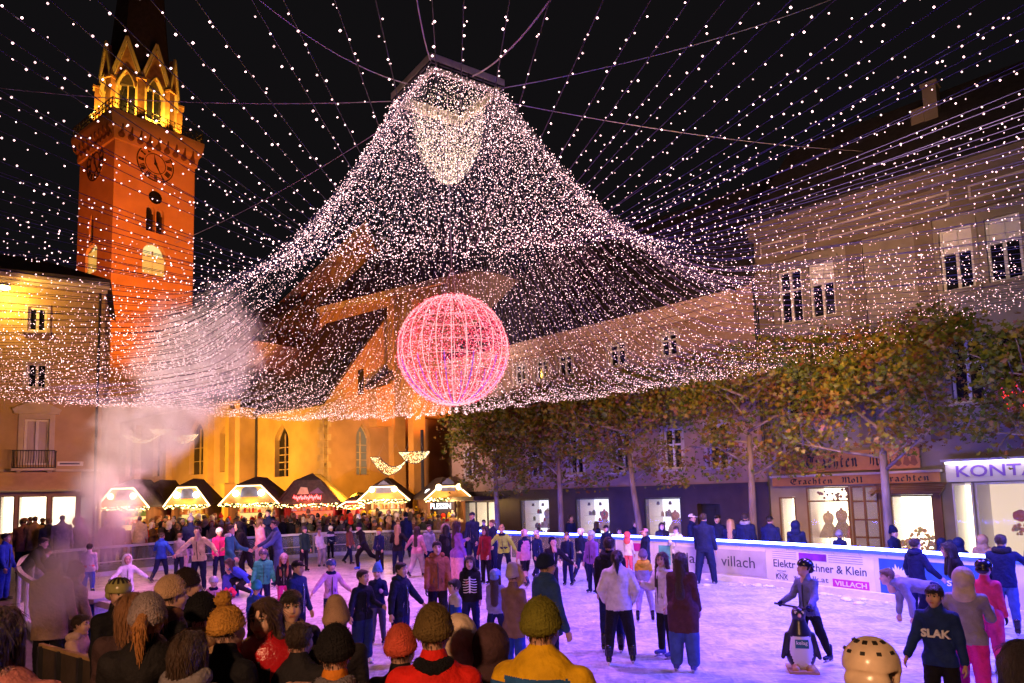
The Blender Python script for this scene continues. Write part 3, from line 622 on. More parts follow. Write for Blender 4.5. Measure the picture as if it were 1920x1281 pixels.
for i in range(8):                                              # lamps on the gallery floor, one before each face
    a_ = ang0+math.pi/8+i*math.pi/4; d_ = V((math.cos(a_), math.sin(a_), 0))
    if d_.y > .5: continue
    p = cen+d_*(4.15 if abs(math.sin(4*(a_-math.atan2(U.y, U.x))/2)) < .5 else 4.6)+Z*(gz+.2); mb = MB(); mb.cbox(p, .3, .3, .25); mb.build('gallery_lamp', m_dark, TW)
    l_ = lamp('gallery_lamp_light', 'SPOT', p+Z*.2, 2600, (1, .5, .055), cen+d_*2.6+Z*(gz+4.8), .1, 130, .6)

# ================================================================== yellow house on the left
_pr = aty(187, 900, 35); FH = Fr((_pr.x, _pr.y, 0), (.877, .48, 0))
HO = empty('town_house', FH.p(-4, 0), 'yellow-lit plaster house with a pedimented balcony door above a long lit shop window', 'building')
m_ye = mat('yellow_plaster', (.5, .36, .2), .9, .14, .9, .25, 22)
def hp(x0, x1, y0, y1): a = FH.px(x0, (y0+y1)/2); b_ = FH.px(x1, (y0+y1)/2); xm = (x0+x1)/2; return (a[0], b_[0], FH.px(xm, y1)[1], FH.px(xm, y0)[1])
ws = [hp(52, 88, 576, 622), hp(49, 89, 681, 729), hp(-110, -70, 576, 622), hp(-112, -72, 681, 729)]; door = hp(44, 92, 786, 872); sw = [hp(-2, 27, 930, 1003), hp(33, 88, 930, 1003), hp(95, 143, 930, 1003), hp(148, 184, 930, 1003), hp(-66, -8, 930, 1003)]
ze = FH.px(100, 532)[1]; zl = FH.px(100, 880)[1]
wall_mesh(FH, -14, 0, zl, ze, ws+[door], .25).build('wall', m_ye, HO)
wall_mesh(FH, -14, 0, 0, zl, sw, .3).build('shopfront', mat('shop_plaster', (.3, .2, .14), .8, .15, 2, .1), HO)
mb = MB(); mb.box(FH.p(0, 0, -.26), FH.s*-.05, FH.n*-8, Z*ze); FH.box(mb, -14, 0, 0, ze, -8.2, -8); mb.build('side_wall', m_ye, HO)
mb = MB(); FH.box(mb, -14, .1, ze-.25, ze-.02, .002, .2); FH.box(mb, -14, .2, ze-.02, ze+.2, 0, .55); mb.build('cornice', m_trim, HO); mb = MB(); FH.box(mb, -14, .05, zl-.12, zl, .0, .14); mb.build('string_course', m_trim, HO)
mb = MB(); mb.prism([FH.p(-14, ze+.2, .6), FH.p(.25, ze+.2, .6), FH.p(-3.5, ze+2.3, -4), FH.p(-14, ze+2.3, -4)], Z*.15); mb.prism([FH.p(.25, ze+.2, .6), FH.p(.25, ze+.2, -8), FH.p(-3.5, ze+2.3, -4)], Z*.15); mb.build('roof', m_roof, HO)
for w_ in ws: rect_window(FH, HO, *w_, 2, (), surm=m_trim, w=.1)
def doorway():
    a, b_, z0, z1 = door; mb = MB(); frame_bars(FH, mb, a+.01, b_-.01, z0, z1-.01, -.2, -.1, .1, 2, ()); o = mb.build('balcony_door', m_white, HO)
    mb = MB(); FH.rect(mb, a, b_, z0, z1, -.22); mb.build('curtain', mat('grey_curtain', (.5, .45, .45), .8, .1, 9, .1, stretch=(1, 1, .1)), o)
    mb = MB(); FH.box(mb, a-.22, a, z0, z1+.25, 0, .08); FH.box(mb, b_, b_+.22, z0, z1+.25, 0, .08); FH.box(mb, a, b_, z1, z1+.25, 0, .08); FH.box(mb, a-.4, b_+.4, z1+.25, z1+.36, 0, .22)
    mb.prism([FH.p(a-.4, z1+.37), FH.p(b_+.4, z1+.37), FH.p((a+b_)/2, z1+.85)], FH.n*.16)
    mb.bar(FH.p(a-.45, z1+.39, .12), FH.p((a+b_)/2, z1+.9, .12), .1, .2); mb.bar(FH.p(b_+.45, z1+.39, .12), FH.p((a+b_)/2, z1+.9, .12), .1, .2); mb.build('pediment', m_trim, HO)
    bz = FH.px(68, 880)[1]; mb = MB(); FH.box(mb, a-.35, b_+.35, bz-.1, bz+.02, .01, .8)
    for s in (a-.1, b_+.1): mb.prism([FH.p(s-.09, bz-.1, .02), FH.p(s-.09, bz-.1, .6), FH.p(s-.09, bz-.4, .02)], FH.s*.18)
    o = mb.build('balcony', m_trim, HO)
    mb = MB(); n_ = 16
    for i in range(n_+1):
        s = a-.32+(b_-a+.64)*i/n_; pts = [FH.p(s, bz+.02, .74), FH.p(s, bz+.25, .9), FH.p(s, bz+.5, .76), FH.p(s, bz+.9, .76)]; mb.tube(pts, .015, 5)
    for d_ in (.2, .45):
        for s in (a-.33, b_+.33): mb.tube([FH.p(s, bz, d_), FH.p(s, bz+.9, d_)], .015, 5)
    for z_ in (.04, .88): mb.tube([FH.p(a-.33, bz+z_, .02), FH.p(a-.33, bz+z_, .76), FH.p(b_+.33, bz+z_, .76), FH.p(b_+.33, bz+z_, .02)], .025, 5)
    mb.build('iron_railing', m_dark, o)
doorway()
for i, w_ in enumerate(sw): shop_room(FH, HO, *w_, m_litw if i != 3 else emit('dim_shop', (1, .8, .62), .55), 1.4, mat('bronze_frame', (.12, .07, .04), .4, .1, 5), set_=.1)
for i, (s, z, r, cc) in enumerate(((sw[2][0]+1.1, 1.9, .28, (.8, .35, .05)), (sw[2][0]+.55, 1.5, .22, (.5, .55, .05)), (sw[4][1]+.5, 1.2, .3, (.8, .25, .1)))):
    mb = MB(); mb.lathe(FH.p(s, z, -1.0), [(r, 0), (r*.9, .1), (r*.4, .13)], 12, FH.n); o = mb.build('shop_display', mat('display_%d' % i, cc, .7, .3, 8), base=FH.p(s, z, -1), label=['round orange display in the left shop window', 'small green display in the left shop window', 'red and yellow display at the left edge of the shop window'][i], cat='display')
a = FH.px(-60, 905); mb = MB(); mb.prism([FH.p(-14, zl-.15, .1), FH.p(-14, zl-.15, .35), FH.p(-14, zl-1.05, 1.0), FH.p(-14, zl-1.12, .1)], FH.s*(FH.px(152, 905)[0]+14)); mb.build('awning', mat('awning_cloth', (.5, .33, .2), .85, .1, 3, .1), HO)
s_, z_ = FH.px(132, 870); mb = MB(); FH.box(mb, s_-.55, s_+.55, z_-.1, z_+.12, .0, .03); o = mb.build('street_sign', m_white, base=FH.p(s_, z_), label='small white street name plate on the yellow house beside the balcony', cat='sign')
mb = MB(); FH.box(mb, s_-.45, s_+.4, z_-.03, z_+.05, .03, .035); mb.build('lettering', mat('sign_blue', (.05, .05, .15), .5), o)
s_, z_ = FH.px(14, 549); mb = MB(); mb.bar(FH.p(s_, z_+.15, 0), FH.p(s_, z_+.15, .9), .06); mb.prism([FH.p(s_-.2, z_+.2, .6), FH.p(s_+.2, z_+.2, .6), FH.p(s_+.2, z_+.08, 1.1), FH.p(s_-.2, z_+.08, 1.1)], Z*.1)
o = mb.build('wall_lamp', m_dark, base=FH.p(s_, z_), label='bright sodium lamp on a bracket under the eaves of the yellow house', cat='lamp')
mb = MB(); mb.lathe(FH.p(s_, z_, .8), [(.12, -.08), (.24, 0), (.22, .09)], 10); mb.build('lamp_glass', emit('sodium', (1, .55, .12), 40), o)
lamp('wall_lamp_light', 'POINT', FH.p(s_, z_-.35, 1.0), 420, (1, .5, .07), size=.15)
s_, z_ = FH.px(165, 835); mb = MB(); mb.tube([FH.p(s_+.35, .2, .12), FH.p(s_+.35, ze-.3, .12)], .06, 6); mb.build('downpipe', m_dark, HO)

# ================================================================== boards and railing round the ice
def rail_at(px, z=.6, lo=0, hi=72):
    best = None
    for i in range(lo, hi):
        a, b_ = RC[i], RC[i+1]; pa, pb = proj(a+Z*z)[0], proj(b_+Z*z)[0]
        if (pa-px)*(pb-px) <= 0 and pa != pb: return a.lerp(b_, (px-pa)/(pb-pa))
    return RC[0]
m_board = mat('white_board', (.72, .72, .75), .35, .05, 2, .04)
BARR = empty('rink_boards', rail_at(1500), 'white advertising boards with a glowing light strip along the right side of the ice', 'barrier')
# each white board is a part
X0, X1 = 0, None
pts = [p for p in RC[:58] if p.x > 3.45]
for i in range(0, len(pts)-1, 2):
    a, b_ = pts[i], pts[min(i+2, len(pts)-1)]
    if (b_-a).length < .05: continue
    mb = MB(); d_ = (b_-a).normalized(); nn = V((d_.y, -d_.x, 0)); mb.box(a+nn*.0+Z*.05+d_*.006, d_*((b_-a).length-.012), nn*.06, Z*1.03); mb.build('board', m_board, BARR)
    mb = MB(); mb.box(a-nn*.012+Z*.05+d_*.006, d_*((b_-a).length-.012), nn*.011, Z*.09); mb.build('kick_strip', m_snow, BARR)
led = [p for p in RC[:62] if p.x > -2.2]
m_led = emit('led_strip', (.055, .075, 1), 110)
mb = MB(); mb.tube([p+Z*1.14 for p in led], .045, 6); mb.build('light_strip', m_led, BARR)
mb = MB()
for a, b_ in zip(led, led[1:]): mb.bar(a+Z*1.075, b_+Z*1.075, .1, .08)
mb.build('cap_rail', emit('led_halo', (.02, .05, 1), 2.6), BARR)  # rail given a blue glow that imitates the strip's halo
gl = [p for p in RC[:62] if -2.2 < p.x <= 3.6]
for i in range(0, len(gl)-1, 3):
    a, b_ = gl[i], gl[min(i+3, len(gl)-1)]; mb = MB(); mb.bar(a+Z*.62, b_+Z*.62, .012, .86); mb.build('clear_panel', m_glass, BARR)
    mb = MB(); mb.tube([a+Z*.0, a+Z*1.08], .02, 6); mb.build('post', m_white, BARR)
def ad(px0, px1, z0, z1, m, name='panel', d=.008):
    a, b_ = rail_at(px0), rail_at(px1); f = Fr(a, (b_-a)); w_ = (b_-a).length; mb = MB(); f.box(mb, 0, w_, z0, z1, .004, d+.004)
    return f, w_, mb.build(name, m, BARR)
m_ink2 = mat('print_dark', (.05, .05, .09), .5, .1, 5); m_mag = mat('print_magenta', (.5, .02, .3), .5, .1, 5); m_blue = mat('print_blue', (.02, .1, .42), .5, .15, 4); m_grey = mat('print_grey', (.42, .4, .45), .5, .12, 2.5)
m_pwhite = mat('print_white', (.8, .8, .82), .5, .05, 5); m_teal = mat('print_teal', (.1, .45, .4), .5, .4, 3); m_vio = mat('print_violet', (.25, .03, .42), .5, .45, 2.5)
f, w_, o = ad(1255, 1330, .2, .9, mat('print_pale', (.5, .52, .55), .5, .25, 2)); letters('villach', f, w_*.12, .42, .013, w_*.86, .3, m_ink2, BARR, .0, .006)
f, w_, o = ad(1236, 1258, .3, .9, m_teal, d=.01)
f, w_, o = ad(1340, 1436, .2, .9, m_grey); letters('villach', f, w_*.14, .42, .013, w_*.66, .3, m_ink2, BARR, .0, .006)
f, w_, o = ad(1182, 1206, .66, .92, m_mag)
f, w_, o = ad(1450, 1640, .14, .96, m_pwhite, d=.004)
k = w_/190.
letters('Elektr', f, 1*k, .52, .009, 46*k, .2, m_ink2, BARR, .01, .006); letters('chner & Klein', f, 79*k, .49, .009, 98*k, .2, m_ink2, BARR, .01, .006)
letters('KNX', f, 5*k, .2, .009, 25*k, .14, m_ink2, BARR, .012, .006); letters('PARTNER', f, 8*k, .4, .009, 19*k, .04, m_ink2, BARR, 0, .006)
mb = MB()
for i in range(8):
    a0, a1 = math.pi*(.15+.7*i/8), math.pi*(.15+.7*(i+1)/8); c = (17.5*k, .22); mb.bar(f.p(c[0]+12.5*k*math.cos(a0), c[1]+.15*math.sin(a0), .012), f.p(c[0]+12.5*k*math.cos(a1), c[1]+.15*math.sin(a1), .012), .012, .006, f.n)
mb.build('logo_arc', m_ink2, BARR)
letters('lk.at', f, 80*k, .24, .009, 29*k, .13, m_ink2, BARR, 0, .006); letters('w', f, 42*k, .25, .009, 8*k, .08, m_ink2, BARR, 0, .006)
mb = MB(); f.box(mb, 117*k, 180*k, .17, .36, .009, .013); mb.build('magenta_box', m_mag, BARR); letters('VILLACH', f, 121*k, .2, .014, 55*k, .12, m_pwhite, BARR, .02, .006)
mb = MB()
for i in range(4):
    f.box(mb, 0, 50*k, .76+.055*i, .768+.055*i, .009, .013); f.box(mb, 112*k, 172*k, .76+.055*i, .768+.055*i, .009, .013)
mb.build('ruled_lines', m_ink2, BARR)
mb = MB(); f.box(mb, 55*k, 108*k, .76, .94, .009, .013); mb.build('violet_picture', m_vio, BARR)
f, w_, o = ad(1650, 1845, .14, .94, m_blue)
k = w_/195.; cx, cz = 38*k, .52; mb = MB()
for i in range(22):
    a = 2*math.pi*i/22; ca, sa = math.cos(a), math.sin(a); r1 = .29*(1+.12*R.uniform(-1, 1)); wv_ = .03
    mb.prism([f.p(cx+.07*ca-wv_*.5*sa, cz+.07*sa+wv_*.5*ca, .013), f.p(cx+r1*.7*ca-wv_*sa, cz+r1*.7*sa+wv_*ca, .013), f.p(cx+r1*ca, cz+r1*sa, .013), f.p(cx+r1*.7*ca+wv_*sa, cz+r1*.7*sa-wv_*ca, .013), f.p(cx+.07*ca+wv_*.5*sa, cz+.07*sa-wv_*.5*ca, .013)], f.n*.004)
mb.build('daisy_petals', m_pwhite, BARR); mb = MB(); mb.lathe(f.p(cx, cz, .018), [(.09, 0), (.08, .006)], 12, f.n); mb.build('daisy_heart', mat('print_rose', (.5, .35, .45), .5), BARR)
letters('ST. II', f, 132*k, .47, .013, 40*k, .12, m_pwhite, BARR, .02, .006)
# back and left railing with posts and clear panels
RAILI = empty('rink_railing', RC[76], 'white handrail with posts and clear panels round the back and left of the ice', 'railing')
lr = [p for p in RC[56:132]]
m_rail = mat('white_rail', (.7, .68, .7), .45, .08, 4)
for i in range(0, len(lr)-1, 4):
    seg = lr[i:i+5]; mb = MB()
    for a, b_ in zip(seg, seg[1:]): mb.bar(a+Z*1.07, b_+Z*1.07, .1, .1); 
    mb.build('top_rail', m_rail, RAILI)
    mb = MB(); mb.tube([seg[0], seg[0]+Z*1.04], .045, 8); mb.build('post', m_rail, RAILI)
    if 12 < i < 40:
        mb = MB()
        for a, b_ in zip(seg, seg[1:]): mb.bar(a+Z*.5, b_+Z*.5, .04, .04)
        mb.build('mid_rail', m_rail, RAILI)
    if len(seg) > 2:
        mb = MB()
        for a, b_ in zip(seg, seg[1:]): mb.bar(a+Z*.56, b_+Z*.56, .012, .84)
        mb.build('clear_panel', m_glass, RAILI)
# red and white barrier blocks and a blue banner behind the far railing
for i, x in enumerate((648, 664, 680, 712)):
    p = atz(x, 1035, 0)+V((0, 2.2, 0)); mb = MB(); mb.cbox(p+Z*.4, .9, .12, .7); o = mb.build('barrier_block', mat('barrier_red', (.5, .03, .03), .6, .1, 4), base=p, label='%s of the low red barrier panels with a white square behind the far railing' % ('leftmost', 'second', 'third', 'rightmost')[i], cat='barrier', group='red barrier panels behind the far railing')
    mb = MB(); mb.cbox(p+V((0, -.063, .42)), .28, .005, .28); mb.build('white_square', m_white, o)
p = atz(557, 1045, 0)+V((0, 1, 0)); mb = MB(); mb.cbox(p+Z*.62, 1.0, .05, .8); mb.build('banner', mat('banner_blue', (.02, .06, .5), .6, .2, 3), base=p, label='plain blue banner hung behind the far railing by the red stall', cat='banner')
p = atz(300, 1000, 1.1)+V((0, 3, 0)); mb = MB(); mb.cbox(p+V((1.5, 0, -.3)), 1.9, .08, .9); mb.cbox(p+V((.8, 0, -.9)), .08, .08, 1.2); mb.cbox(p+V((2.2, 0, -.9)), .08, .08, 1.2); mb.build('notice_board', mat('notice_yellow', (.6, .42, .1), .6, .15, 3), base=p-Z*1.1, label='yellow notice board in the crowd behind the boy in a blue top', cat='sign')
# left end of the rink, nearest the camera: white box with blue banner
p = atz(150, 1127, 1.1); f = Fr((p.x, p.y, 0), (.9, -.42, 0)); mb = MB(); f.box(mb, -.5, .38, .0, 1.1, -.5, 0); f.box(mb, -.62, .5, 1.1, 1.16, -.6, .1); o = mb.build('ticket_box', m_rail, base=f.p(0, 0), label='white box with a blue banner standing at the near left corner of the ice', cat='box')
mb = MB(); f.box(mb, -.08, .36, .02, 1.06, .003, .02); mb.build('blue_banner', m_blue, o); mb = MB(); f.box(mb, -.47, -.12, .35, .85, .003, .01); mb.build('yellow_print', mat('print_amber', (.6, .35, .03), .5, .3, 5), o)

# ================================================================== canopy of light strings, frame, ball
ZF = 12.5
cL, cN, cR = atz(735, 190, ZF), atz(808, 115, ZF), atz(945, 165, ZF); cFar = cL+cR-cN; CC = (cL+cR)/2
FRM = empty('canopy_frame', CC, 'pale square timber frame hung high at the top of the light canopy', 'frame')
m_fr = mat('frame_timber', (.8, .7, .52), .6, .2, 3, .2)
crn = [cL, cN, cR, cFar]
for a, b_ in zip(crn, crn[1:]+crn[:1]):
    d_ = (b_-a).normalized(); o_ = d_.cross(Z)
    mb = MB(); mb.bar(a+Z*.12, b_+Z*.12, .05, .16); mb.build('beam', m_fr, FRM)
    mb = MB(); mb.bar(a, b_, .045, .045); mb.build('rail', m_dark, FRM)
    ia, ib = a.lerp(CC, .1), b_.lerp(CC, .1); mb = MB(); mb.bar(ia-Z*.1, ib-Z*.1, .05, .12); mb.build('inner_beam', m_fr, FRM)
    mb = MB()
    for i in range(5): q = a.lerp(b_, (i+.5)/5); mb.bar(q-Z*.14, q+Z*.2, .03)
    mb.build('bracket', m_dark, FRM)
m_wire = mat('steel_wire', (.5, .42, .4), .5, .2, 5)
WIRES = [(cN, (772, -60), 11.0), (cL.lerp(cN, .45), (480, -5), 14.0), (cL, (-60, 158), 13.6), (cN.lerp(cR, .55), (1045, -20), 13), (cR, (1570, -5), 15), (cR.lerp(cFar, .3), (1650, 285), 14), (cL.lerp(cFar, .3), (330, 455), 14)]
for i, (a, (x, y), z_) in enumerate(WIRES):
    q = aty(x, y, a.y + (3 if i in (4,) else -3 if i in (0, 1, 3) else 1 if i == 2 else 8)); n_ = 10
    pp = [a.lerp(q, t/n_) - Z*(.25*4*(t/n_)*(1-t/n_)) for t in range(n_+1)]
    mb = MB(); mb.tube(pp, .012 if i != 3 else .02, 4)
    mb.build('guy_wire', m_wire, base=a, label=['steel guy wire rising straight up from the nearest corner of the frame', 'steel guy wire running up to the left from the frame side', 'level guy wire running left from the frame past the tower', 'thick twisted cable running up to the right from the frame', 'guy wire running right from the right corner of the frame', 'faint guy wire sloping right behind the light strings', 'guy wire sloping down left behind the canopy'][i], cat='wire')
PER = [(-17.2, 20.5), (-15, 25), (-10.9, 29), (-6.8, 31), (-3.5, 30.6), (-.5, 28.4), (3.5, 25.2), (8.2, 20.8), (12.2, 16.6), (15.5, 11), (16.5, 4), (14, -4), (8, -8), (0, -9.5), (-8, -9), (-14, -5), (-18, 2), (-19, 9), (-18.6, 15)]
PZ = 6.35
pc = spline(PER, 12); acc = [0]
for a, b_ in zip(pc, pc[1:]+pc[:1]): acc.append(acc[-1]+(b_-a).length)
def per(t):
    d_ = (t % 1)*acc[-1]
    for i in range(len(pc)):
        if acc[i+1] >= d_: return pc[i].lerp(pc[(i+1) % len(pc)], (d_-acc[i])/(acc[i+1]-acc[i]))
m_cab = mat('violet_cable', (.032, .024, .075), .5, .3, 4)
m_net = emit('net_bulb', (1, .58, .6), 5.5, sample=False, vary=.75)
OCT = [(0, 0, 1), (1, 0, 0), (0, 1, 0), (-1, 0, 0), (0, -1, 0), (0, 0, -1)]; OF = [(0, 1, 2), (0, 2, 3), (0, 3, 4), (0, 4, 1), (5, 2, 1), (5, 3, 2), (5, 4, 3), (5, 1, 4)]
OCTn = np.array(OCT, 'f'); OFn = np.array(OF)
def bulbs_mesh(name, P, r, m, base, parent, vary=.35):
    """one joined mesh of small bulbs, far too many to name singly"""
    P = np.asarray(P, 'f'); n_ = len(P); rr = (np.asarray(r)*np.ones(n_)*(1+vary*NR.uniform(-1, 1, n_))).astype('f')
    v = (P[:, None, :] + OCTn[None]*rr[:, None, None] - np.array(base[:], 'f')).reshape(-1, 3); f_ = (OFn[None]+6*np.arange(n_)[:, None, None]).reshape(-1, 3)
    me = bpy.data.meshes.new(name); me.vertices.add(len(v)); me.vertices.foreach_set('co', v.ravel()); me.loops.add(f_.size); me.loops.foreach_set('vertex_index', f_.ravel().astype('i'))
    me.polygons.add(len(f_)); me.polygons.foreach_set('loop_start', np.arange(0, f_.size, 3)); me.polygons.foreach_set('loop_total', np.full(len(f_), 3)); me.materials.append(m); me.update(calc_edges=True)
    o = bpy.data.objects.new(name, me); COL.objects.link(o); o.parent = parent; o['kind'] = 'stuff'; return o
NS = 256
def frame_pt(q):                        # where a string towards q leaves the frame
    d_ = (q-CC); d_.z = 0; best = None
    for a, b_ in zip(crn, crn[1:]+crn[:1]):
        e1 = b_-a; den = d_.x*e1.y-d_.y*e1.x
        if abs(den) < 1e-9: continue
        t = ((a.x-CC.x)*e1.y-(a.y-CC.y)*e1.x)/den; u_ = ((a.x-CC.x)*d_.y-(a.y-CC.y)*d_.x)/den
        if t > 0 and -.001 <= u_ <= 1.001: best = CC+d_*t
    return best or a
def per_at(th):                         # edge of the canopy in a given direction from the frame
    d_ = V((math.cos(th), math.sin(th), 0)); best = None
    for a, b_ in zip(pc, pc[1:]+pc[:1]):
        e1 = b_-a; den = d_.x*e1.y-d_.y*e1.x
        if abs(den) < 1e-9: continue
        t = ((a.x-CC.x)*e1.y-(a.y-CC.y)*e1.x)/den; u_ = ((a.x-CC.x)*d_.y-(a.y-CC.y)*d_.x)/den
        if t > 0 and -.001 <= u_ <= 1.001 and (best is None or t > best): best = t
    return CC+d_*best
def smooth(x, a, b_): t = min(1, max(0, (x-a)/(b_-a))); return t*t*(3-2*t)
for i in range(NS):
    q = per_at(2*math.pi*(i+R.uniform(-.2, .2))/NS); hd = (V((q.x, q.y, 0))-V((CC.x, CC.y, 0))).normalized(); rs_ = smooth(hd.x, .1, .75)*smooth(-hd.y, -.35, .2)
    q = V((q.x, q.y, PZ+.85*rs_+R.uniform(-.12, .12))); a = frame_pt(q)
    h_ = V((q.x-a.x, q.y-a.y, 0)); L_h = h_.length; h_ /= L_h; r0 = (V((a.x-CC.x, a.y-CC.y, 0))).length; zm = 6.15+.8*rs_+R.uniform(-.1, .1); pw = R.uniform(1.66, 1.82); P = []
    for j in range(31):
        d_ = 5.6*j/14 if j <= 14 else 5.6+(L_h-5.6)*((j-14)/16)
        if d_ <= 5.6: z_ = zm+(ZF-.1-zm)*((5.6-d_)/5.6)**pw
        else: t = (d_-5.6)/(L_h-5.6); z_ = zm+(q.z-zm)*t - .35*4*t*(1-t)*(L_h/20)
        P.append(V((a.x, a.y, 0))+h_*d_+Z*z_)
    mb = MB(); mb.tube(P, .005, 3, caps=False)
    o = mb.build('light_string', m_cab, base=a, label='thin cable of pinkish white bulbs sagging from the high square frame', cat='light string', group='strings of the light canopy')
    B = []; s = R.uniform(0, .14); spc = .15 if hd.y < -.45 else .085 if hd.y > .1 else .085; jt = .013 if hd.y < -.45 else .045
    for p, p2 in zip(P, P[1:]):
        L2 = (p2-p).length
        while s < L2:
            B.append((p.lerp(p2, s/L2)+V((R.gauss(0, jt), R.gauss(0, jt), R.uniform(-.055-jt, .02+jt))))[:]); s += spc*R.uniform(.55, 1.45)
        s -= L2
    bulbs_mesh('bulb', B, .0088, m_net, a, o)
# dense inner bag of strings under the frame
BAG = empty('light_chandelier', CC, 'dense glowing bag of tiny lights hanging from the frame to a point above the ball', 'chandelier')
m_bag = emit('bag_bulb', (1, .68, .52), 2.9, sample=False, vary=.7)
for i in range(46):
    a = 2*math.pi*i/46; d_ = V((math.cos(a), math.sin(a), 0)); P = []
    for j in range(13):
        t = j/12; rr = .95*math.sqrt(max(0, 1-t**2.6))*(1-.12*t)+.02; rr *= 1+.04*math.sin(5*a+3*t)
        P.append(CC+d_*rr+Z*(-.1-2.15*t))
    mb = MB(); mb.tube(P, .006, 3, caps=False); mb.build('string', m_cab, BAG)
BB = []
for i in range(4300):
    t = R.random()**.85; a = R.uniform(0, 2*math.pi); rr = (.95*math.sqrt(max(0, 1-t**2.6))*(1-.12*t)+.02)*(R.random()**.3); BB.append((CC+V((math.cos(a)*rr, math.sin(a)*rr, -.1-2.15*t)))[:])
bulbs_mesh('bulb', BB, .0095, m_bag, CC, BAG)
# ball
SP = aty(852, 657, 16.0); SP.x = CC.x+.02; SP.y = CC.y; RS = 1.31
SP = V((SP.x, SP.y, (onp(852, 657, (0, CC.y, 0), (0, 1, 0))).z))
BALL = empty('light_ball', SP, 'large glowing pink ball of light hoops hanging over the ice', 'light ball')
m_hoop = emit('hoop_tube', (1, .42, .42), 1.7); m_hoopv = emit('hoop_violet', (.35, .08, .9), .9); m_pk = emit('ball_bulb', (1, .15, .2), 3.6, sample=False, vary=.8); m_in = emit('ball_bulb_inner', (1, .025, .07), .9, sample=False, vary=.6)
rz = .32
for i in range(12):
    a = math.pi*i/12+rz; P = [SP+V((math.cos(a)*math.cos(b_), math.sin(a)*math.cos(b_), math.sin(b_)))*RS for b_ in [2*math.pi*j/40 for j in range(40)]]
    mb = MB(); mb.tube(P, .009, 5, closed=True); mb.build('hoop', m_hoop, BALL)
for lat in (-60, -42, -27, -13, 0, 13, 27, 42, 58):
    b_ = math.radians(lat); P = [SP+V((math.cos(a)*math.cos(b_), math.sin(a)*math.cos(b_), math.sin(b_)))*RS*.995 for a in [2*math.pi*j/40 for j in range(40)]]
    mb = MB(); mb.tube(P, .004, 4, closed=True); mb.build('ring', m_hoop, BALL)
for i in range(12):
    a = 2*math.pi*i/12+rz+.13; P = [SP+V((math.cos(a)*math.cos(b_), math.sin(a)*math.cos(b_), math.sin(b_)))*RS*.985 for b_ in [math.radians(-88+76*j/10) for j in range(11)]]
    mb = MB(); mb.tube(P, .012, 5); mb.build('violet_tube', m_hoopv, BALL)
B1_, B2_ = [], []
for i in range(13000):
    z_ = R.uniform(-1, 1); a = R.uniform(0, 2*math.pi); r_ = math.sqrt(1-z_*z_); k = RS*R.uniform(.95, 1.03) if R.random() < .55 else RS*R.uniform(.75, 1.0)
    p = (SP+V((r_*math.cos(a), r_*math.sin(a), z_))*k)[:]; (B1_ if R.random() < .36 else B2_).append(p)
bulbs_mesh('bulb', B1_, .0105, m_pk, SP, BALL); bulbs_mesh('inner_bulb', B2_, .0125, m_in, SP, BALL)
mb = MB(); top = SP+Z*RS; kn = top+Z*.75
for i in range(5): a = 2*math.pi*i/5; mb.tube([top+V((math.cos(a)*.3, math.sin(a)*.3, -.04)), kn], .006, 4)
mb.tube([kn, V((CC.x, CC.y, ZF-2.3)), V((CC.x, CC.y, ZF))], .014, 4); mb.build('hanger', m_wire, BALL)
lamp('ball_glow', 'POINT', SP, 520, (1, .16, .2), size=1.25)

lamp('bag_glow', 'POINT', CC+Z*-.9, 45, (1, .68, .5), size=.5)

# ================================================================== clipped plane trees in a row
def leaf_mat():
    m = bpy.data.materials.new('plane_leaf'); m.use_nodes = True; nt = m.node_tree; b = nt.nodes['Principled BSDF']; b.inputs['Roughness'].default_value = .6
    g = nt.nodes.new('ShaderNodeNewGeometry'); r = nt.nodes.new('ShaderNodeValToRGB'); cr = r.color_ramp
    cols = [(0, (0.04, 0.08, 0.0048)), (0.3, (0.104, 0.144, 0.0064)), (0.52, (0.224, 0.2, 0.008)), (0.7, (0.24, 0.128, 0.016)), (0.86, (0.128, 0.04, 0.016)), (1, (0.304, 0.144, 0.032))]
    cr.elements[0].color = (*cols[0][1], 1); cr.elements[1].color = (*cols[-1][1], 1)
    for p, c in cols[1:-1]: e = cr.elements.new(p); e.color = (*c, 1)
    o = nt.nodes.new('ShaderNodeObjectInfo'); n = nt.nodes.new('ShaderNodeTexNoise'); n.inputs['Scale'].default_value = .9
    t = nt.nodes.new('ShaderNodeTexCoord'); nt.links.new(t.outputs['Object'], n.inputs['Vector'])
    a = nt.nodes.new('ShaderNodeMath'); a.operation = 'MULTIPLY_ADD'; a.inputs[1].default_value = .55; nt.links.new(g.outputs['Random Per Island'], a.inputs[0])
    s = nt.nodes.new('ShaderNodeMath'); s.operation = 'MULTIPLY_ADD'; s.inputs[1].default_value = 1.3; s.inputs[2].default_value = -.42; nt.links.new(n.outputs[0], s.inputs[0])
    nt.links.new(s.outputs[0], a.inputs[2]); nt.links.new(a.outputs[0], r.inputs[0]); nt.links.new(r.outputs[0], b.inputs['Base Color'])
    tr = nt.nodes.new('ShaderNodeBsdfTranslucent'); nt.links.new(r.outputs[0], tr.inputs[0]); mx = nt.nodes.new('ShaderNodeMixShader'); mx.inputs[0].default_value = .3
    nt.links.new(b.outputs[0], mx.inputs[1]); nt.links.new(tr.outputs[0], mx.inputs[2]); nt.links.new(mx.outputs[0], nt.nodes['Material Output'].inputs[0]); return m
m_leaf = leaf_mat()
m_bark = mat('plane_bark', (.17, .13, .1), .85, .45, 4, .6, 20, stretch=(1, 1, .35))
LEAF = np.array([(0, -.1, 0), (.35, -.35, .05), (.3, -.05, 0), (.55, .15, .08), (.25, .2, 0), (0, .62, .06), (-.25, .2, 0), (-.55, .15, .08), (-.3, -.05, 0), (-.35, -.35, .05)], 'f')
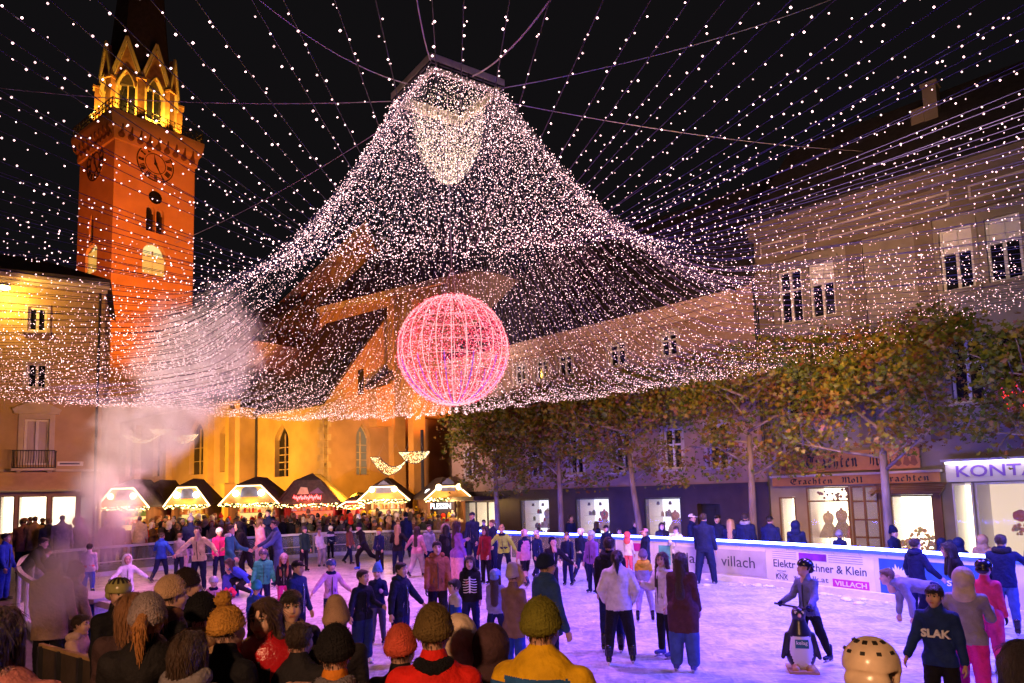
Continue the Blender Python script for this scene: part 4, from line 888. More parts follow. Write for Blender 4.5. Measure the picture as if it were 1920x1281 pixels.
LT = [(0, 1, 2), (0, 2, 4), (2, 3, 4), (0, 4, 6), (4, 5, 6), (0, 6, 8), (6, 7, 8), (0, 8, 9)]
def leaves(P, size, seed):
    rs = np.random.RandomState(seed); n = len(P); P = np.asarray(P, 'f')
    ax = rs.normal(size=(n, 3)); ax[:, 2] = np.abs(ax[:, 2])+.25; ax /= np.linalg.norm(ax, axis=1)[:, None]
    t = rs.normal(size=(n, 3)); t[:, 2] -= .6; x = np.cross(t, ax); x /= np.linalg.norm(x, axis=1)[:, None]; y = np.cross(ax, x)
    s = size*rs.uniform(.55, 1.25, n)
    v = P[:, None]+s[:, None, None]*(LEAF[None, :, :1]*x[:, None]+LEAF[None, :, 1:2]*y[:, None]+LEAF[None, :, 2:]*ax[:, None])
    f_ = (np.array(LT)[None]+10*np.arange(n)[:, None, None]).reshape(-1, 3); return v.reshape(-1, 3), f_
def np_mesh(name, v, f_, m, parent, base):
    me = bpy.data.meshes.new(name); v = (v-np.array(base[:], 'f')).astype('f'); me.vertices.add(len(v)); me.vertices.foreach_set('co', v.ravel()); me.loops.add(f_.size); me.loops.foreach_set('vertex_index', f_.ravel().astype('i'))
    me.polygons.add(len(f_)); me.polygons.foreach_set('loop_start', np.arange(0, f_.size, f_.shape[1])); me.polygons.foreach_set('loop_total', np.full(len(f_), f_.shape[1])); me.materials.append(m); me.update(calc_edges=True)
    o = bpy.data.objects.new(name, me); COL.objects.link(o); o.parent = parent; return o
TREES = [(12.6, 14.4, 6.05, 0), (9.75, 18.0, 6.75, 1), (7.45, 21.6, 7.0, 2), (4.62, 25.0, 6.9, 3), (1.9, 28.0, 6.9, 4), (-.75, 30.6, 6.8, 5)]
TLAB = ['clipped plane tree at the right edge with brown leaves before the optician', 'clipped plane tree with a trunk before the costume shop door', 'clipped plane tree with yellow-green top beside the dark doorway', 'clipped plane tree with a leaning trunk beside the third white shop window', 'clipped plane tree with thin trunk between the first two white shop windows', 'loose plane tree at the far end beside the PLESSIN canopy']
rowd = V((-.7, .714, 0)); rown = V((-.714, -.7, 0))
for (x, y, h, k) in TREES:
    b0 = V((x, y, 0)); T = empty('plane_tree', b0, TLAB[k], 'tree', group='clipped plane trees along the street front')
    rr = random.Random(40+k); mb = MB(); lean = V((rr.uniform(-.12, .12), rr.uniform(-.1, .1), 0))
    if k == 3: lean = V((-.35, .1, 0))
    tp = [b0-Z*.05, b0+lean*.3+Z*1.4, b0+lean*.75+Z*2.9, b0+lean+Z*4.3]; mb.tube(tp, [.14, .115, .1, .08], 9); mb.build('trunk', m_bark, T, smooth=True)
    tips = []
    for j in range(9):
        hz = 3.0+j*.36; st = b0+lean*(.6+.05*j)+Z*hz; sd = 1 if j % 2 else -1
        e = st+rowd*sd*rr.uniform(1.2, 2.1)+rown*rr.uniform(-1.1, 1.1)+Z*rr.uniform(.3, 1.3); md = st.lerp(e, .5)+V((rr.uniform(-.2, .2), rr.uniform(-.2, .2), rr.uniform(-.1, .35)))
        mb = MB(); mb.tube([st, md, e], [.05, .035, .015], 6)
        for q in range(5):
            s2 = md.lerp(e, q/5); e2 = s2+V((rr.uniform(-.7, .7), rr.uniform(-.7, .7), rr.uniform(-.5, .9))); mb.tube([s2, s2.lerp(e2, .5)+Z*.08, e2], [.022, .016, .007], 4); tips += [e2, s2.lerp(e2, .6)]
        mb.build('branch', m_bark, T, smooth=True); tips += [e, md]
    P = []; hw = 2.05 if k < 5 else 1.9
    bot = (3.7, 3.75, 3.2, 3.0, 2.95, 2.9)[k]; clumps = []
    for c in range(58): clumps.append((rr.uniform(-hw, hw), rr.uniform(-1.3, 1.3), h-rr.random()**1.4*1.7, rr.uniform(.9, 1.2)))
    for c in range(30): clumps.append((rr.uniform(-hw, hw), rr.uniform(-1.2, 1.2), rr.uniform(bot, h-1.5), rr.uniform(.45, .9)))
    for (u, v_, zz, wgt) in clumps:
        ctr = b0+lean+rowd*u+rown*v_+Z*zz; top = zz > h-1.7
        for s2 in range(int(6*wgt)):
            c2 = ctr+V((rr.gauss(0, .26), rr.gauss(0, .26), rr.gauss(0, .2)))
            for q in range(rr.randint(14, 26) if top else rr.randint(9, 18)):
                p = c2+V((rr.gauss(0, .2), rr.gauss(0, .2), rr.gauss(0, .15)))
                if bot-.3 < p.z < h+.12: P.append(p[:])
    for tp_ in tips:
        for q in range(9): P.append((tp_+V((rr.gauss(0, .18), rr.gauss(0, .18), rr.gauss(0, .14))))[:])
    vv, ff = leaves(P, .15 if k < 4 else .17, 100+k); np_mesh('crown', vv, ff, m_leaf, T, b0)

# the square rises a little towards the church
mb = MB(); mb.add([(-40, 34.0, -.046), (12, 34.0, -.046), (12, 36.6, .24), (-40, 36.6, .24), (-40, 45, .25), (12, 45, .25)], [(0, 1, 2, 3), (3, 2, 5, 4)]); mb.build('church_square', m_pave, kind='structure')
# ================================================================== market stalls before the church
m_hut = mat('hut_wood', (.2, .085, .03), .7, .3, 3, .3, stretch=(1, 1, .2)); m_red = mat('hut_red', (.3, .02, .015), .6, .2, 3, .1); m_gold = mat('hut_gable', (.55, .3, .07), .6, .2, 3, .1); m_felt = mat('roof_felt', (.06, .04, .032), .9, .3, 6, .3)
m_int = emit('stall_interior', (1, .62, .2), 1.3); m_intr = emit('stall_interior_red', (1, .16, .06), 1.1); m_spotw = emit('gable_lamp', (.85, .9, 1), 16); m_tube = emit('light_tube', (1, .68, .34), 7)
GOODS = [mat('goods_%d' % i, c, .6, .3, 9) for i, c in enumerate(((.6, .05, .03), (.7, .5, .1), (.8, .7, .5), (.15, .3, .06), (.5, .2, .05), (.7, .65, .6)))]
def hut(px, wpx, Y, style, label, yaw=0., ze=2.38, zp=3.72, back=2.6):
    p0 = aty(px, 960, Y); b0 = V((p0.x, Y, .25)); W = wpx*Y/F_PX; f = Fr(b0, V((math.cos(yaw), math.sin(yaw), 0))); h = W/2
    T = empty('market_stall', b0, label, 'stall', group='wooden market stalls before the church')
    body, gab, inte = {'gold': (m_hut, m_gold, m_int), 'red': (m_red, m_felt, m_intr)}[style]
    mb = MB(); wi = h*.78
    f.box(mb, -wi, -wi+.1, 0, ze, -back, 0); f.box(mb, wi-.1, wi, 0, ze, -back, 0); f.box(mb, -wi+.1, wi-.1, 0, ze, -back, -back+.06); mb.build('wall', body, T)
    mb = MB()
    for i in range(9):
        s = -wi+.1+(2*wi-.2)*i/9; f.box(mb, s+.01, s+(2*wi-.2)/9-.01, 0, 1.0, .0, .04)
    f.box(mb, -wi, wi, 1.0, 1.06, -.3, .25); mb.build('counter', body, T)
    mb = MB(); f.rect(mb, -wi+.1, wi-.1, 1.06, ze, -1.3); mb.build('lit_back', inte, T)
    for zz in (1.35, 1.8):
        mb = MB(); f.box(mb, -wi+.1, wi-.1, zz, zz+.03, -1.2, -.75); o = mb.build('shelf', body, T)
        for gi in range(3):
            mb = MB()
            for i in range(10):
                s = R.uniform(-wi+.2, wi-.2); r = R.uniform(.04, .1); hh = R.uniform(.1, .3); mb.lathe(f.p(s, zz+.03, -.95+R.uniform(-.1, .1)), [(r, 0), (r, hh*.6), (r*.5, hh)], 6)
            mb.build('goods', R.choice(GOODS), o, kind='stuff')
    mb = MB()
    for i in range(14):
        s = R.uniform(-wi+.1, wi-.1); mb.lathe(f.p(s, 1.06, R.uniform(-.2, .15)), [(.07, 0), (.09, .1), (.03, R.uniform(.12, .25))], 6)
    mb.build('goods', R.choice(GOODS), T, kind='stuff')
    g_ = [(-h, ze-.1), (-h*.40, zp-.42), (h*.40, zp-.42), (h, ze-.1)]
    mb = MB(); mb.prism([f.p(s*.94, z_+.06 if z_ < 3 else z_, .32) for s, z_ in g_], f.n*-.05); mb.build('gable_board', gab, T)
    mb = MB(); ap = f.p(0, zp, -.55); apb = f.p(0, zp, -back+.3)
    A, B_, C_, D_ = [f.p(s, z_, .42) for s, z_ in g_]; Ab, Db = f.p(-h, ze-.1, -back-.2), f.p(h, ze-.1, -back-.2)
    th = Z*.08
    mb.prism([A, B_, ap, apb, Ab], th); mb.prism([D_, Db, apb, ap, C_], th); mb.prism([B_, C_, ap], th); mb.prism([Ab, apb, Db], th); mb.build('roof', m_felt, T)
    if style == 'gold' or label.startswith('small'):
        mb = MB(); mb.tube([f.p(s, z_-.02, .46) for s, z_ in g_], .032, 6); mb.build('light_outline', m_tube, T)
    P = [f.p(s, ze-.12+R.uniform(-.1, .08), .42+R.uniform(-.05, .05))[:] for s in np.arange(-h*.98, h*.98, .035)]; bulbs_mesh('garland_bulb', P, .03, m_bulbwarm, b0, T)
    mb = MB(); P2 = [f.p(-h+2*h*i/14, ze-.14+.05*math.sin(i*2.2), .4) for i in range(15)]; mb.tube(P2, .06, 5); mb.build('garland', mat('fir_garland', (.02, .05, .015), .9, .4, 12, .6), T)
    if style == 'gold':
        mb = MB(); mb.prism([f.p(-h*.3, ze+.3, .36), f.p(h*.3, ze+.3, .36), f.p(h*.24, ze+.75, .36), f.p(0, ze+.98, .36), f.p(-h*.24, ze+.75, .36)], f.n*.03); mb.build('gable_sign', mat('sign_slate', (.12, .13, .2), .5, .2, 4), T)
        for sd in (-1, 1):
            mb = MB(); mb.lathe(f.p(sd*h*.42, ze+.5, .4), [(.1, 0), (.17, .1), (.15, .16)], 10, f.n); mb.build('gable_lamp', m_spotw if 'cold' in label or 'bell' in label else m_tube, T)
    l = lamp('stall_light', 'POINT', f.p(0, 2.1, .6), 150 if style == 'gold' else 110, (1, .55, .16) if style == 'gold' else (1, .12, .05), size=.3); l.parent = T; l.location = l.location - T.location
    return f, T, h
hut(238, 100, 36, 'gold', 'market stall dimmed by the steam at the left end of the row')
hut(290, 60, 38, 'red', 'narrow stall with a plain red side wall just left of the cold-lit stalls')
hut(355, 82, 37.5, 'gold', 'stall with cold white gable lamps and food shelves beside the red side wall', .12)
hut(472, 112, 37.5, 'gold', 'stall with a bell-shaped gable sign and red hanging curtains')
fD, tD, hD = hut(580, 122, 38, 'red', 'dark red stall with a glowing red script sign in its gable', ze=2.25, zp=3.85)
hut(664, 56, 38, 'red', 'small red kiosk with round windows between two bigger stalls', ze=2.1, zp=2.7)
hut(722, 98, 37, 'gold', 'golden stall with warm gable lamps right of the small red kiosk', zp=3.45)
hut(838, 92, 35.5, 'gold', 'stall half hidden by the PLESSIN canopy at the right end of the row', .35, zp=3.35)
mb = MB(); pts = [fD.p(-.75+1.5*i/40, 2.55+.11*math.sin(i*1.9)+.05*math.sin(i*.8), .42) for i in range(41)]; mb.tube(pts, .028, 5); mb.build('script_sign', emit('neon_red', (1, .05, .05), 12), tD)
mb = MB(); mb.prism([fD.p(-.55, 2.75, .38), fD.p(.1, 2.75, .38), fD.p(.0, 3.1, .38), fD.p(-.35, 3.15, .38)], fD.n*.03); mb.build('painted_bell', mat('bell_cream', (.5, .38, .25), .6, .2, 5), tD)
mb = MB(); mb.prism([fD.p(.1, 2.78, .38), fD.p(.9, 2.78, .38), fD.p(.6, 3.1, .38)], fD.n*.03); mb.build('painted_cloth', mat('cloth_violet', (.12, .05, .14), .6, .2, 5), tD)
# crescent-shaped net lights hung over the lane
m_cre = emit('crescent_bulb', (1, .78, .36), 5, sample=False, vary=.6)
def crescent(x0, x1, ytop, ybot, Y, label, style=0):
    a, b_ = aty(x0, ytop, Y), aty(x1, ytop, Y); dz = a.z-aty(x0, ybot, Y).z; W = (b_-a).length
    T = empty('crescent_light', a, label, 'light net', group='crescent light nets above the stalls'); B = []; out, inn = [], []
    for i in range(21):
        u = i/20; lo = -dz*math.sin(math.pi*u)**.7 if style else -dz*(1-(2*u-1)**2); hi = 0 if style else -dz*.55*max(0, math.sin(math.pi*(u-.25)/.75))**.8 if u > .25 else 0
        out.append((u, lo)); inn.append((u, hi))
    mb = MB(); mb.tube([a+V((W*u, 0, z_)) for u, z_ in out], .02, 5); mb.tube([a+V((W*u, 0, z_)) for u, z_ in inn], .02, 5); mb.build('frame', m_cab, T)
    for i in range(420):
        u = R.random(); k = u*20; j = min(19, int(k)); lo = out[j][1]+(out[j+1][1]-out[j][1])*(k-j); hi = inn[j][1]+(inn[j+1][1]-inn[j][1])*(k-j)
        B.append((a+V((W*u, R.uniform(-.03, .03), hi+(lo-hi)*R.random())))[:])
    bulbs_mesh('bulb', B, .014, m_cre, a, T)
    mb = MB(); mb.tube([a+V((W*.2, 0, 0)), a+V((W*.35, 0, .7)), a+V((W*.5, 0, 0)), a+V((W*.68, 0, .7)), a+V((W*.8, 0, 0))], .008, 4); mb.build('hanger', m_wire, T)
crescent(695, 766, 858, 892, 36, 'yellow half-moon light net hanging before the church window')
crescent(748, 806, 848, 870, 36, 'yellow bowl-shaped light net hanging beside the tree leaves', 1)
crescent(230, 300, 816, 834, 40, 'pale light net seen through the steam at the left', 0); crescent(281, 321, 805, 818, 40.5, 'small pale bowl-shaped light net seen through the steam', 1); crescent(318, 372, 816, 834, 40, 'pale light net before the tall choir window', 1)

# ================================================================== people: distance-field bodies meshed with surface nets
EDG = [((0, 0, 0), (1, 0, 0)), ((0, 1, 0), (1, 1, 0)), ((0, 0, 1), (1, 0, 1)), ((0, 1, 1), (1, 1, 1)), ((0, 0, 0), (0, 1, 0)), ((1, 0, 0), (1, 1, 0)), ((0, 0, 1), (0, 1, 1)), ((1, 0, 1), (1, 1, 1)), ((0, 0, 0), (0, 0, 1)), ((1, 0, 0), (1, 0, 1)), ((0, 1, 0), (0, 1, 1)), ((1, 1, 0), (1, 1, 1))]
def surface_nets(G, lo, h):
    nx, ny, nz_ = G.shape; S = G < 0
    sl = lambda A, d: A[d[0]:nx-1+d[0], d[1]:ny-1+d[1], d[2]:nz_-1+d[2]]
    cnt = np.zeros((nx-1, ny-1, nz_-1), 'f'); acc_ = np.zeros((nx-1, ny-1, nz_-1, 3), 'f')
    for a, b_ in EDG:
        sa, sb = sl(S, a), sl(S, b_); m_ = sa != sb; ga, gb = sl(G, a)[m_], sl(G, b_)[m_]; t = ga/(ga-gb)
        p = np.array(a, 'f')[None]+t[:, None]*(np.array(b_, 'f')-np.array(a, 'f'))[None]; acc_[m_] += p; cnt[m_] += 1
    act = cnt > 0; idx = np.full(act.shape, -1, 'i'); n_ = int(act.sum()); idx[act] = np.arange(n_); ijk = np.argwhere(act)
    v = (ijk + acc_[act]/cnt[act][:, None])*h + lo
    quads = []
    for ax in range(3):
        o1, o2 = [(1, 2), (2, 0), (0, 1)][ax]; d = [0, 0, 0]; d[ax] = 1
        A = S[:nx-d[0], :ny-d[1], :nz_-d[2]]; B_ = S[d[0]:, d[1]:, d[2]:]; e = np.argwhere(A != B_)
        e = e[(e[:, o1] > 0) & (e[:, o2] > 0) & (e[:, o1] < G.shape[o1]-1) & (e[:, o2] < G.shape[o2]-1)]
        fl = A[tuple(e.T)]; q = []
        for (u_, w_) in ((0, 0), (1, 0), (1, 1), (0, 1)):
            c = e.copy(); c[:, o1] -= 1-u_; c[:, o2] -= 1-w_; q.append(idx[tuple(c.T)])
        q = np.stack(q, 1); q[~fl] = q[~fl][:, ::-1]; quads.append(q)
    q = np.concatenate(quads); return v.astype('f'), q[(q >= 0).all(1)]
class SDF:
    def __init__(s, lo, hi, h, k=.02):
        s.lo = np.array(lo, 'f'); s.h = h; s.k = k; s.n = np.ceil((np.array(hi)-s.lo)/h).astype(int)+1
        s.G = np.full(s.n, 1., 'f'); s.B = np.full(s.n, 1e3, 'f'); s.M = np.zeros(s.n, 'i2')
    def _sub(s, lo, hi):
        a = np.clip(np.floor((np.array(lo)-s.lo)/s.h).astype(int)-2, 0, s.n-1); b_ = np.clip(np.ceil((np.array(hi)-s.lo)/s.h).astype(int)+3, 1, s.n)
        sl = tuple(slice(x, y) for x, y in zip(a, b_)); return sl, np.meshgrid(*[s.lo[i]+s.h*np.arange(a[i], b_[i], dtype='f') for i in range(3)], indexing='ij')
    def put(s, sl, d, m_, k=None):
        k = s.k if k is None else k; g = s.G[sl]; hh = np.clip(.5+.5*(g-d)/k, 0, 1); s.G[sl] = g*(1-hh)+d*hh-k*hh*(1-hh)
        bt = s.B[sl]; u_ = d < bt; bt[u_] = d[u_]; s.M[sl][u_] = m_
    def cap(s, a, b_, ra, rb, m_, k=None, flat=None, cut=None, rip=0, wr=0, rough=0):
        """tapered capsule; flat=(dir, f) squashes along dir; cut=list of (point, normal) planes keeping the normal side; rip=quilting"""
        a, b_ = np.array(a, 'f'), np.array(b_, 'f'); r = max(ra, rb)+.05; sl, (X, Y, Zz) = s._sub(np.minimum(a, b_)-r, np.maximum(a, b_)+r)
        if X.size == 0: return
        px, py, pz = X-a[0], Y-a[1], Zz-a[2]; ab = b_-a; L2 = float(ab@ab)+1e-9
        t = np.clip((px*ab[0]+py*ab[1]+pz*ab[2])/L2, 0, 1); dx, dy, dz = px-t*ab[0], py-t*ab[1], pz-t*ab[2]
        if flat is not None:
            D, f_ = np.array(flat[0], 'f'), flat[1]; q = (dx*D[0]+dy*D[1]+dz*D[2])*(1/f_-1); dx, dy, dz = dx+q*D[0], dy+q*D[1], dz+q*D[2]
        rad = ra+(rb-ra)*t
        if rip: rad = rad + rip*(np.abs(np.sin(t*math.sqrt(L2)/.085*math.pi))-.5)*(t > .0)*(t < 1.0)
        d = np.sqrt(dx*dx+dy*dy+dz*dz)-rad
        if flat is not None: d = d*(.5+.5*flat[1])
        if wr: d = d + wr*np.sin(23*Zz+9*X+3)*np.sin(31*X-17*Y+5*Zz) + wr*.7*np.abs(np.sin(44*Zz+22*Y+14*X+2*np.sin(9*X+4*Zz)))*np.sin(19*X+11-8*Y)
        if rough: d = d + rough*np.sin(140*X)*np.sin(131*Y+60*Zz)*np.sin(127*Zz)
        for (cp, cn) in (cut or []):
            d = np.maximum(d, -((X-cp[0])*cn[0]+(Y-cp[1])*cn[1]+(Zz-cp[2])*cn[2]))
        s.put(sl, d.astype('f'), m_, k)
    def ell(s, c, r, m_, k=None, sub=False, cut=None, rough=0, rib=0):
        c, r = np.array(c, 'f'), np.array(r, 'f'); sl, (X, Y, Zz) = s._sub(c-r-.04, c+r+.04)
        if X.size == 0: return
        q = np.sqrt(((X-c[0])/r[0])**2+((Y-c[1])/r[1])**2+((Zz-c[2])/r[2])**2); d = (q-1)*float(r.min())
        if rough: d = d + rough*np.sin(150*X)*np.sin(141*Y+60*Zz)*np.sin(137*Zz)
        if rib: d = d + rib*np.sin(np.arctan2(Y-c[1], X-c[0])*34)
        for (cp, cn) in (cut or []): d = np.maximum(d, -((X-cp[0])*cn[0]+(Y-cp[1])*cn[1]+(Zz-cp[2])*cn[2]))
        if sub:
            g = s.G[sl]; s.G[sl] = np.maximum(g, -d)
            return
        s.put(sl, d.astype('f'), m_, k)
    def mesh(s):
        v, q = surface_nets(s.G, s.lo, s.h); c = v[q].mean(1); ix = np.clip(np.rint((c-s.lo)/s.h).astype(int), 0, s.n-1); return v, q, s.M[tuple(ix.T)]
# ------------------------------------------------------------------ canonical head (x right, y forward is -Y, z up; origin = centre of skull), adult size
SKIN, LIP, BROW, EYEW, IRIS, TOP, TOP2, LEG, SHOE, GLOVE, STRIPE = range(11)
def make_head(h):
    s = SDF((-.13, -.17, -.27), (.13, .16, .16), h, .02)
    s.ell((0, .012, .03), (.077, .096, .096), SKIN); s.ell((0, -.03, -.035), (.062, .068, .085), SKIN, .03); s.cap((0, -.055, -.088), (0, -.066, -.1), .026, .02, SKIN, .03)
    s.cap((-.035, -.06, -.03), (.035, -.06, -.03), .03, .03, SKIN, .03); s.cap((0, -.088, .018), (0, -.108, -.024), .009, .0145, SKIN, .012)
    s.cap((-.013, -.094, -.028), (.013, -.094, -.028), .008, .008, SKIN, .01); s.cap((-.05, -.074, .034), (.05, -.074, .034), .014, .014, SKIN, .02)
    for sd in (-1, 1):
        s.ell((sd*.032, -.096, .012), (.018, .016, .011), SKIN, sub=True); s.cap((sd*.08, .012, .015), (sd*.078, .006, -.025), .016, .009, SKIN, .008, flat=((1, 0, 0), .5))
    s.cap((-.016, -.091, -.06), (.016, -.091, -.06), .0085, .0085, SKIN, .01)
    s.cap((0, .02, -.06), (0, .035, -.22), .052, .058, SKIN, .03)
    v, q, m_ = s.mesh(); c = v[q].mean(1); x, y, z = c.T; ax = np.abs(x)
    m_ = m_.copy(); fr = y < -.05
    m_[fr & (np.abs(z+.06) < .008) & (ax < .023)] = LIP
    m_[fr & (np.abs(z-.043+.3*np.maximum(0, ax-.034)) < .0052) & (ax > .014) & (ax < .05)] = BROW
    e = fr & (np.abs(z-.012) < .0085) & (ax > .017) & (ax < .048); m_[e] = EYEW; m_[e & (np.abs(ax-.032) < .008)] = IRIS; m_[fr & (np.abs(z-.0215) < .0035) & (ax > .017) & (ax < .049)] = IRIS
    return v, q, m_
HEAD_HI, HEAD_LO = make_head(.0062), make_head(.0115)
def make_hand(fist):
    """wrist at origin, hand runs along -Z, palm faces -Y, thumb on +X side"""
    s = SDF((-.08, -.09, -.21), (.09, .07, .04), .006, .008)
    s.cap((0, 0, .02), (0, 0, -.02), .026, .026, GLOVE, .012, flat=((0, 1, 0), .75)); 
    for i, (x, L) in enumerate(((.03, .066), (.01, .075), (-.011, .07), (-.03, .055))):
        s.cap((x*.55, 0, -.02), (x, 0, -.085), .017, .0135, GLOVE, .012)
        c1, c2 = (.35, .8) if not fist else (1.35, 2.7)
        p0 = np.array((x, 0, -.085)); p1 = p0+.5*L*np.array((x*.8, -math.sin(c1), -math.cos(c1))); p2 = p1+.5*L*np.array((x*.5, -math.sin(c2), -math.cos(c2)))
        s.cap(p0, p1, .0105, .0095, GLOVE, .004); s.cap(p1, p2, .0095, .0075, GLOVE, .004)
    s.cap((.025, -.002, -.025), (.05, -.018, -.06), .0145, .012, GLOVE, .008); s.cap((.05, -.018, -.06), (.045, -.034, -.095), .0115, .009, GLOVE, .004)
    return s.mesh()
HAND, FIST = make_hand(False), make_hand(True)
# ------------------------------------------------------------------ hair and headgear in head space
def mesh_from(v, q, name, smooth=True):
    me = bpy.data.meshes.new(name); me.vertices.add(len(v)); me.vertices.foreach_set('co', np.ascontiguousarray(v, 'f').ravel()); me.loops.add(q.size); me.loops.foreach_set('vertex_index', q.ravel().astype('i'))
    me.polygons.add(len(q)); me.polygons.foreach_set('loop_start', np.arange(0, q.size, q.shape[1])); me.polygons.foreach_set('loop_total', np.full(len(q), q.shape[1])); me.update(calc_edges=True)
    me.polygons.foreach_set('use_smooth', [smooth]*len(q)); return me
def gear(kind):
    s = SDF((-.24, -.26, -.62 if kind in ('long', 'long_side') else -.3), (.24, .28, .3), .0075, .015)
    FR = [((0, -.052, 0), (0, .86, .5))]
    if kind == 'short': s.ell((0, .022, .042), (.089, .101, .098), 0, cut=[((0, -.075, .075), (0, .75, .66))], rough=.005, rib=.0025); s.ell((0, -.045, .095), (.07, .05, .032), 0, rough=.004)
    if kind == 'fringe': s.ell((0, .022, .042), (.092, .104, .1), 0, cut=[((0, -.085, .05), (0, .85, .55))], rough=.005); s.ell((0, -.06, .075), (.074, .046, .035), 0, rough=.005)
    if kind in ('bob', 'long', 'long_side', 'tail', 'bun'):
        s.ell((0, .022, .038), (.091, .104, .1), 0, cut=[((0, -.07, .07), (0, .8, .6))], rough=.003, rib=.003)
        for sd in (-1, 1): s.cap((sd*.03, -.055, .098), (sd*.084, -.03, .0), .026, .02, 0, .02)
    if kind == 'bob':
        for sd in (-1, 1): s.cap((sd*.082, .0, .03), (sd*.088, -.01, -.12), .03, .022, 0, rough=.003)
        s.cap((0, .07, .02), (0, .075, -.14), .08, .07, 0, rough=.003)
    if kind == 'long':
        s.cap((0, .075, .02), (0, .125, -.5), .08, .075, 0, flat=((0, 1, 0), .6), rough=.005)
        for sd in (-1, 1): s.cap((sd*.08, .01, .02), (sd*.1, .02, -.36), .032, .03, 0, rough=.004)
    if kind == 'long_side':
        for sd in (-1, 1): s.cap((sd*.088, .0, .03), (sd*.1, -.005, -.12), .03, .032, 0, rough=.004); s.cap((sd*.1, -.005, -.12), (sd*.085, -.085, -.42), .034, .03, 0, rough=.004)
        s.cap((0, .07, .02), (0, .1, -.3), .08, .075, 0, rough=.004)
    if kind == 'tail': s.cap((0, .1, .06), (0, .17, .0), .03, .035, 0, rough=.003); s.cap((0, .17, .0), (0, .15, -.2), .035, .015, 0, rough=.003)
    if kind == 'bun': s.ell((0, .1, .1), (.05, .05, .05), 0, rough=.003)
    if kind in ('beanie', 'pom', 'slouch', 'ribbed'):
        cut = [((0, -.09, .04), (0, .22, .97))]; tall = {'slouch': .16, 'beanie': .125, 'pom': .12, 'ribbed': .135}[kind]
        s.ell((0, .016, .035), (.1, .115, tall+.01), 0, cut=cut, rib=.003 if kind != 'slouch' else .0, rough=.002); s.cap((0, .015, .035), (0, .012, .062), .0, .0, 0)
        s.ell((0, .016, .03), (.105, .12, .085), 0, cut=[((0, -.09, .03), (0, .22, .97)), ((0, -.09, .085), (0, -.22, -.97))], k=.004, rib=.003)
        if kind == 'pom': s.ell((0, .04, .2), (.05, .05, .05), 0, rough=.012)
        if kind == 'slouch': s.ell((0, .05, .16), (.06, .06, .06), 0, k=.03)
    if kind in ('helmet', 'bike'):
        s.ell((0, .012, .055), (.112, .132, .112), 0, cut=[((0, 0, .035), (0, -.12, .99))]); s.ell((0, .09, .0), (.09, .06, .06), 0, k=.03, cut=[((0, .04, 0), (0, 1, 0))])
        for sd in (-1, 1): s.cap((sd*.095, .01, .04), (sd*.09, .0, -.01), .018, .014, 0)
    if kind == 'cap':
        s.ell((0, .014, .045), (.094, .107, .095), 0, cut=[((0, 0, .045), (0, -.05, 1))], rough=0); s.cap((0, -.08, .052), (0, -.155, .04), .062, .05, 0, flat=((0, .15, 1), .16), k=.006)
    if kind == 'hood':
        s.ell((0, .045, .02), (.125, .135, .15), 0, cut=[((0, -.055, 0), (0, 1, .1))], rough=.002); s.ell((0, -.03, .01), (.088, .14, .112), 0, sub=True); s.cap((0, .06, -.1), (0, .08, -.17), .12, .13, 0, flat=((0, 1, 0), .75))
        s.ell((0, -.06, -.02), (.088, .12, .15), 0, sub=True)
    if kind == 'hoodfur':
        for i in range(26):
            a = math.pi*2*i/26; s.ell((.12*math.cos(a), -.05+.02*math.sin(3*a), .01+.14*math.sin(a)), (.034, .03, .034), 0, rough=.01)
    if kind == 'hooddown':
        for i in range(17):
            a = math.pi*(-.12+1.24*i/16); s.ell((.1*math.cos(a), .03+.085*math.sin(a), -.135-.02*math.sin(a)), (.046, .05, .05), 0, rough=.004)
    if kind == 'scarf':
        for i in range(24):
            a = math.pi*2*i/24; s.ell((.072*math.cos(a), .022+.075*math.sin(a), -.15+.008*math.sin(3*a)), (.036, .036, .04), 0, rough=.004)
    v, q, _ = s.mesh(); rs = np.random.RandomState(len(kind)*7); cen_ = np.array((0, .02, .03)); VV_, FF_ = [v], [np.c_[q]]; off = len(v)
    spec_ = {'short': (420, .035, .0022), 'fringe': (420, .045, .0024), 'bob': (620, .10, .0028), 'long': (900, .15, .003), 'long_side': (900, .15, .003), 'tail': (420, .08, .0026), 'bun': (380, .04, .0024), 'beanie': (700, .011, .0016), 'pom': (800, .014, .0018), 'ribbed': (600, .011, .0016), 'slouch': (600, .010, .0016), 'hoodfur': (900, .04, .002), 'scarf': (500, .012, .0016)}.get(kind)
    if spec_:
        N_, L_, r_ = spec_; ids = rs.randint(0, len(v), N_); knit = L_ < .02 or kind == 'hoodfur'
        for i_ in ids:
            p_ = v[i_]; o_ = p_-np.array((cen_[0], cen_[1], min(max(p_[2], -.3), .06))); o_ = o_/(np.linalg.norm(o_)+1e-6)
            d_ = o_*.9+rs.normal(0, .5, 3) if knit else np.array((0, 0, -1.))+rs.normal(0, .16, 3)+(np.array((0, .5, 0)) if p_[2] > .1 else 0)
            if not knit: d_ = d_-o_*(d_@o_)
            d_ = d_/(np.linalg.norm(d_)+1e-6); x_ = np.cross(d_, o_+.01); x_ = x_/(np.linalg.norm(x_)+1e-6)*r_; ln = L_*rs.uniform(.5, 1.2); b0 = p_+o_*.001; m0 = p_+d_*ln*.5+o_*(.005 if not knit else 0); e0 = p_+d_*ln+o_*(.002 if not knit else 0)
            VV_.append(np.array([b0-x_, b0+x_, m0+x_*.8+o_*.001, m0-x_*.8+o_*.001, e0+x_*.3, e0-x_*.3])); FF_.append(np.array([[0, 1, 2, 3], [3, 2, 4, 5]])+off); off += 6
        v, q = np.concatenate(VV_), np.concatenate(FF_)
    return mesh_from(v, q, kind)
GEAR = {}
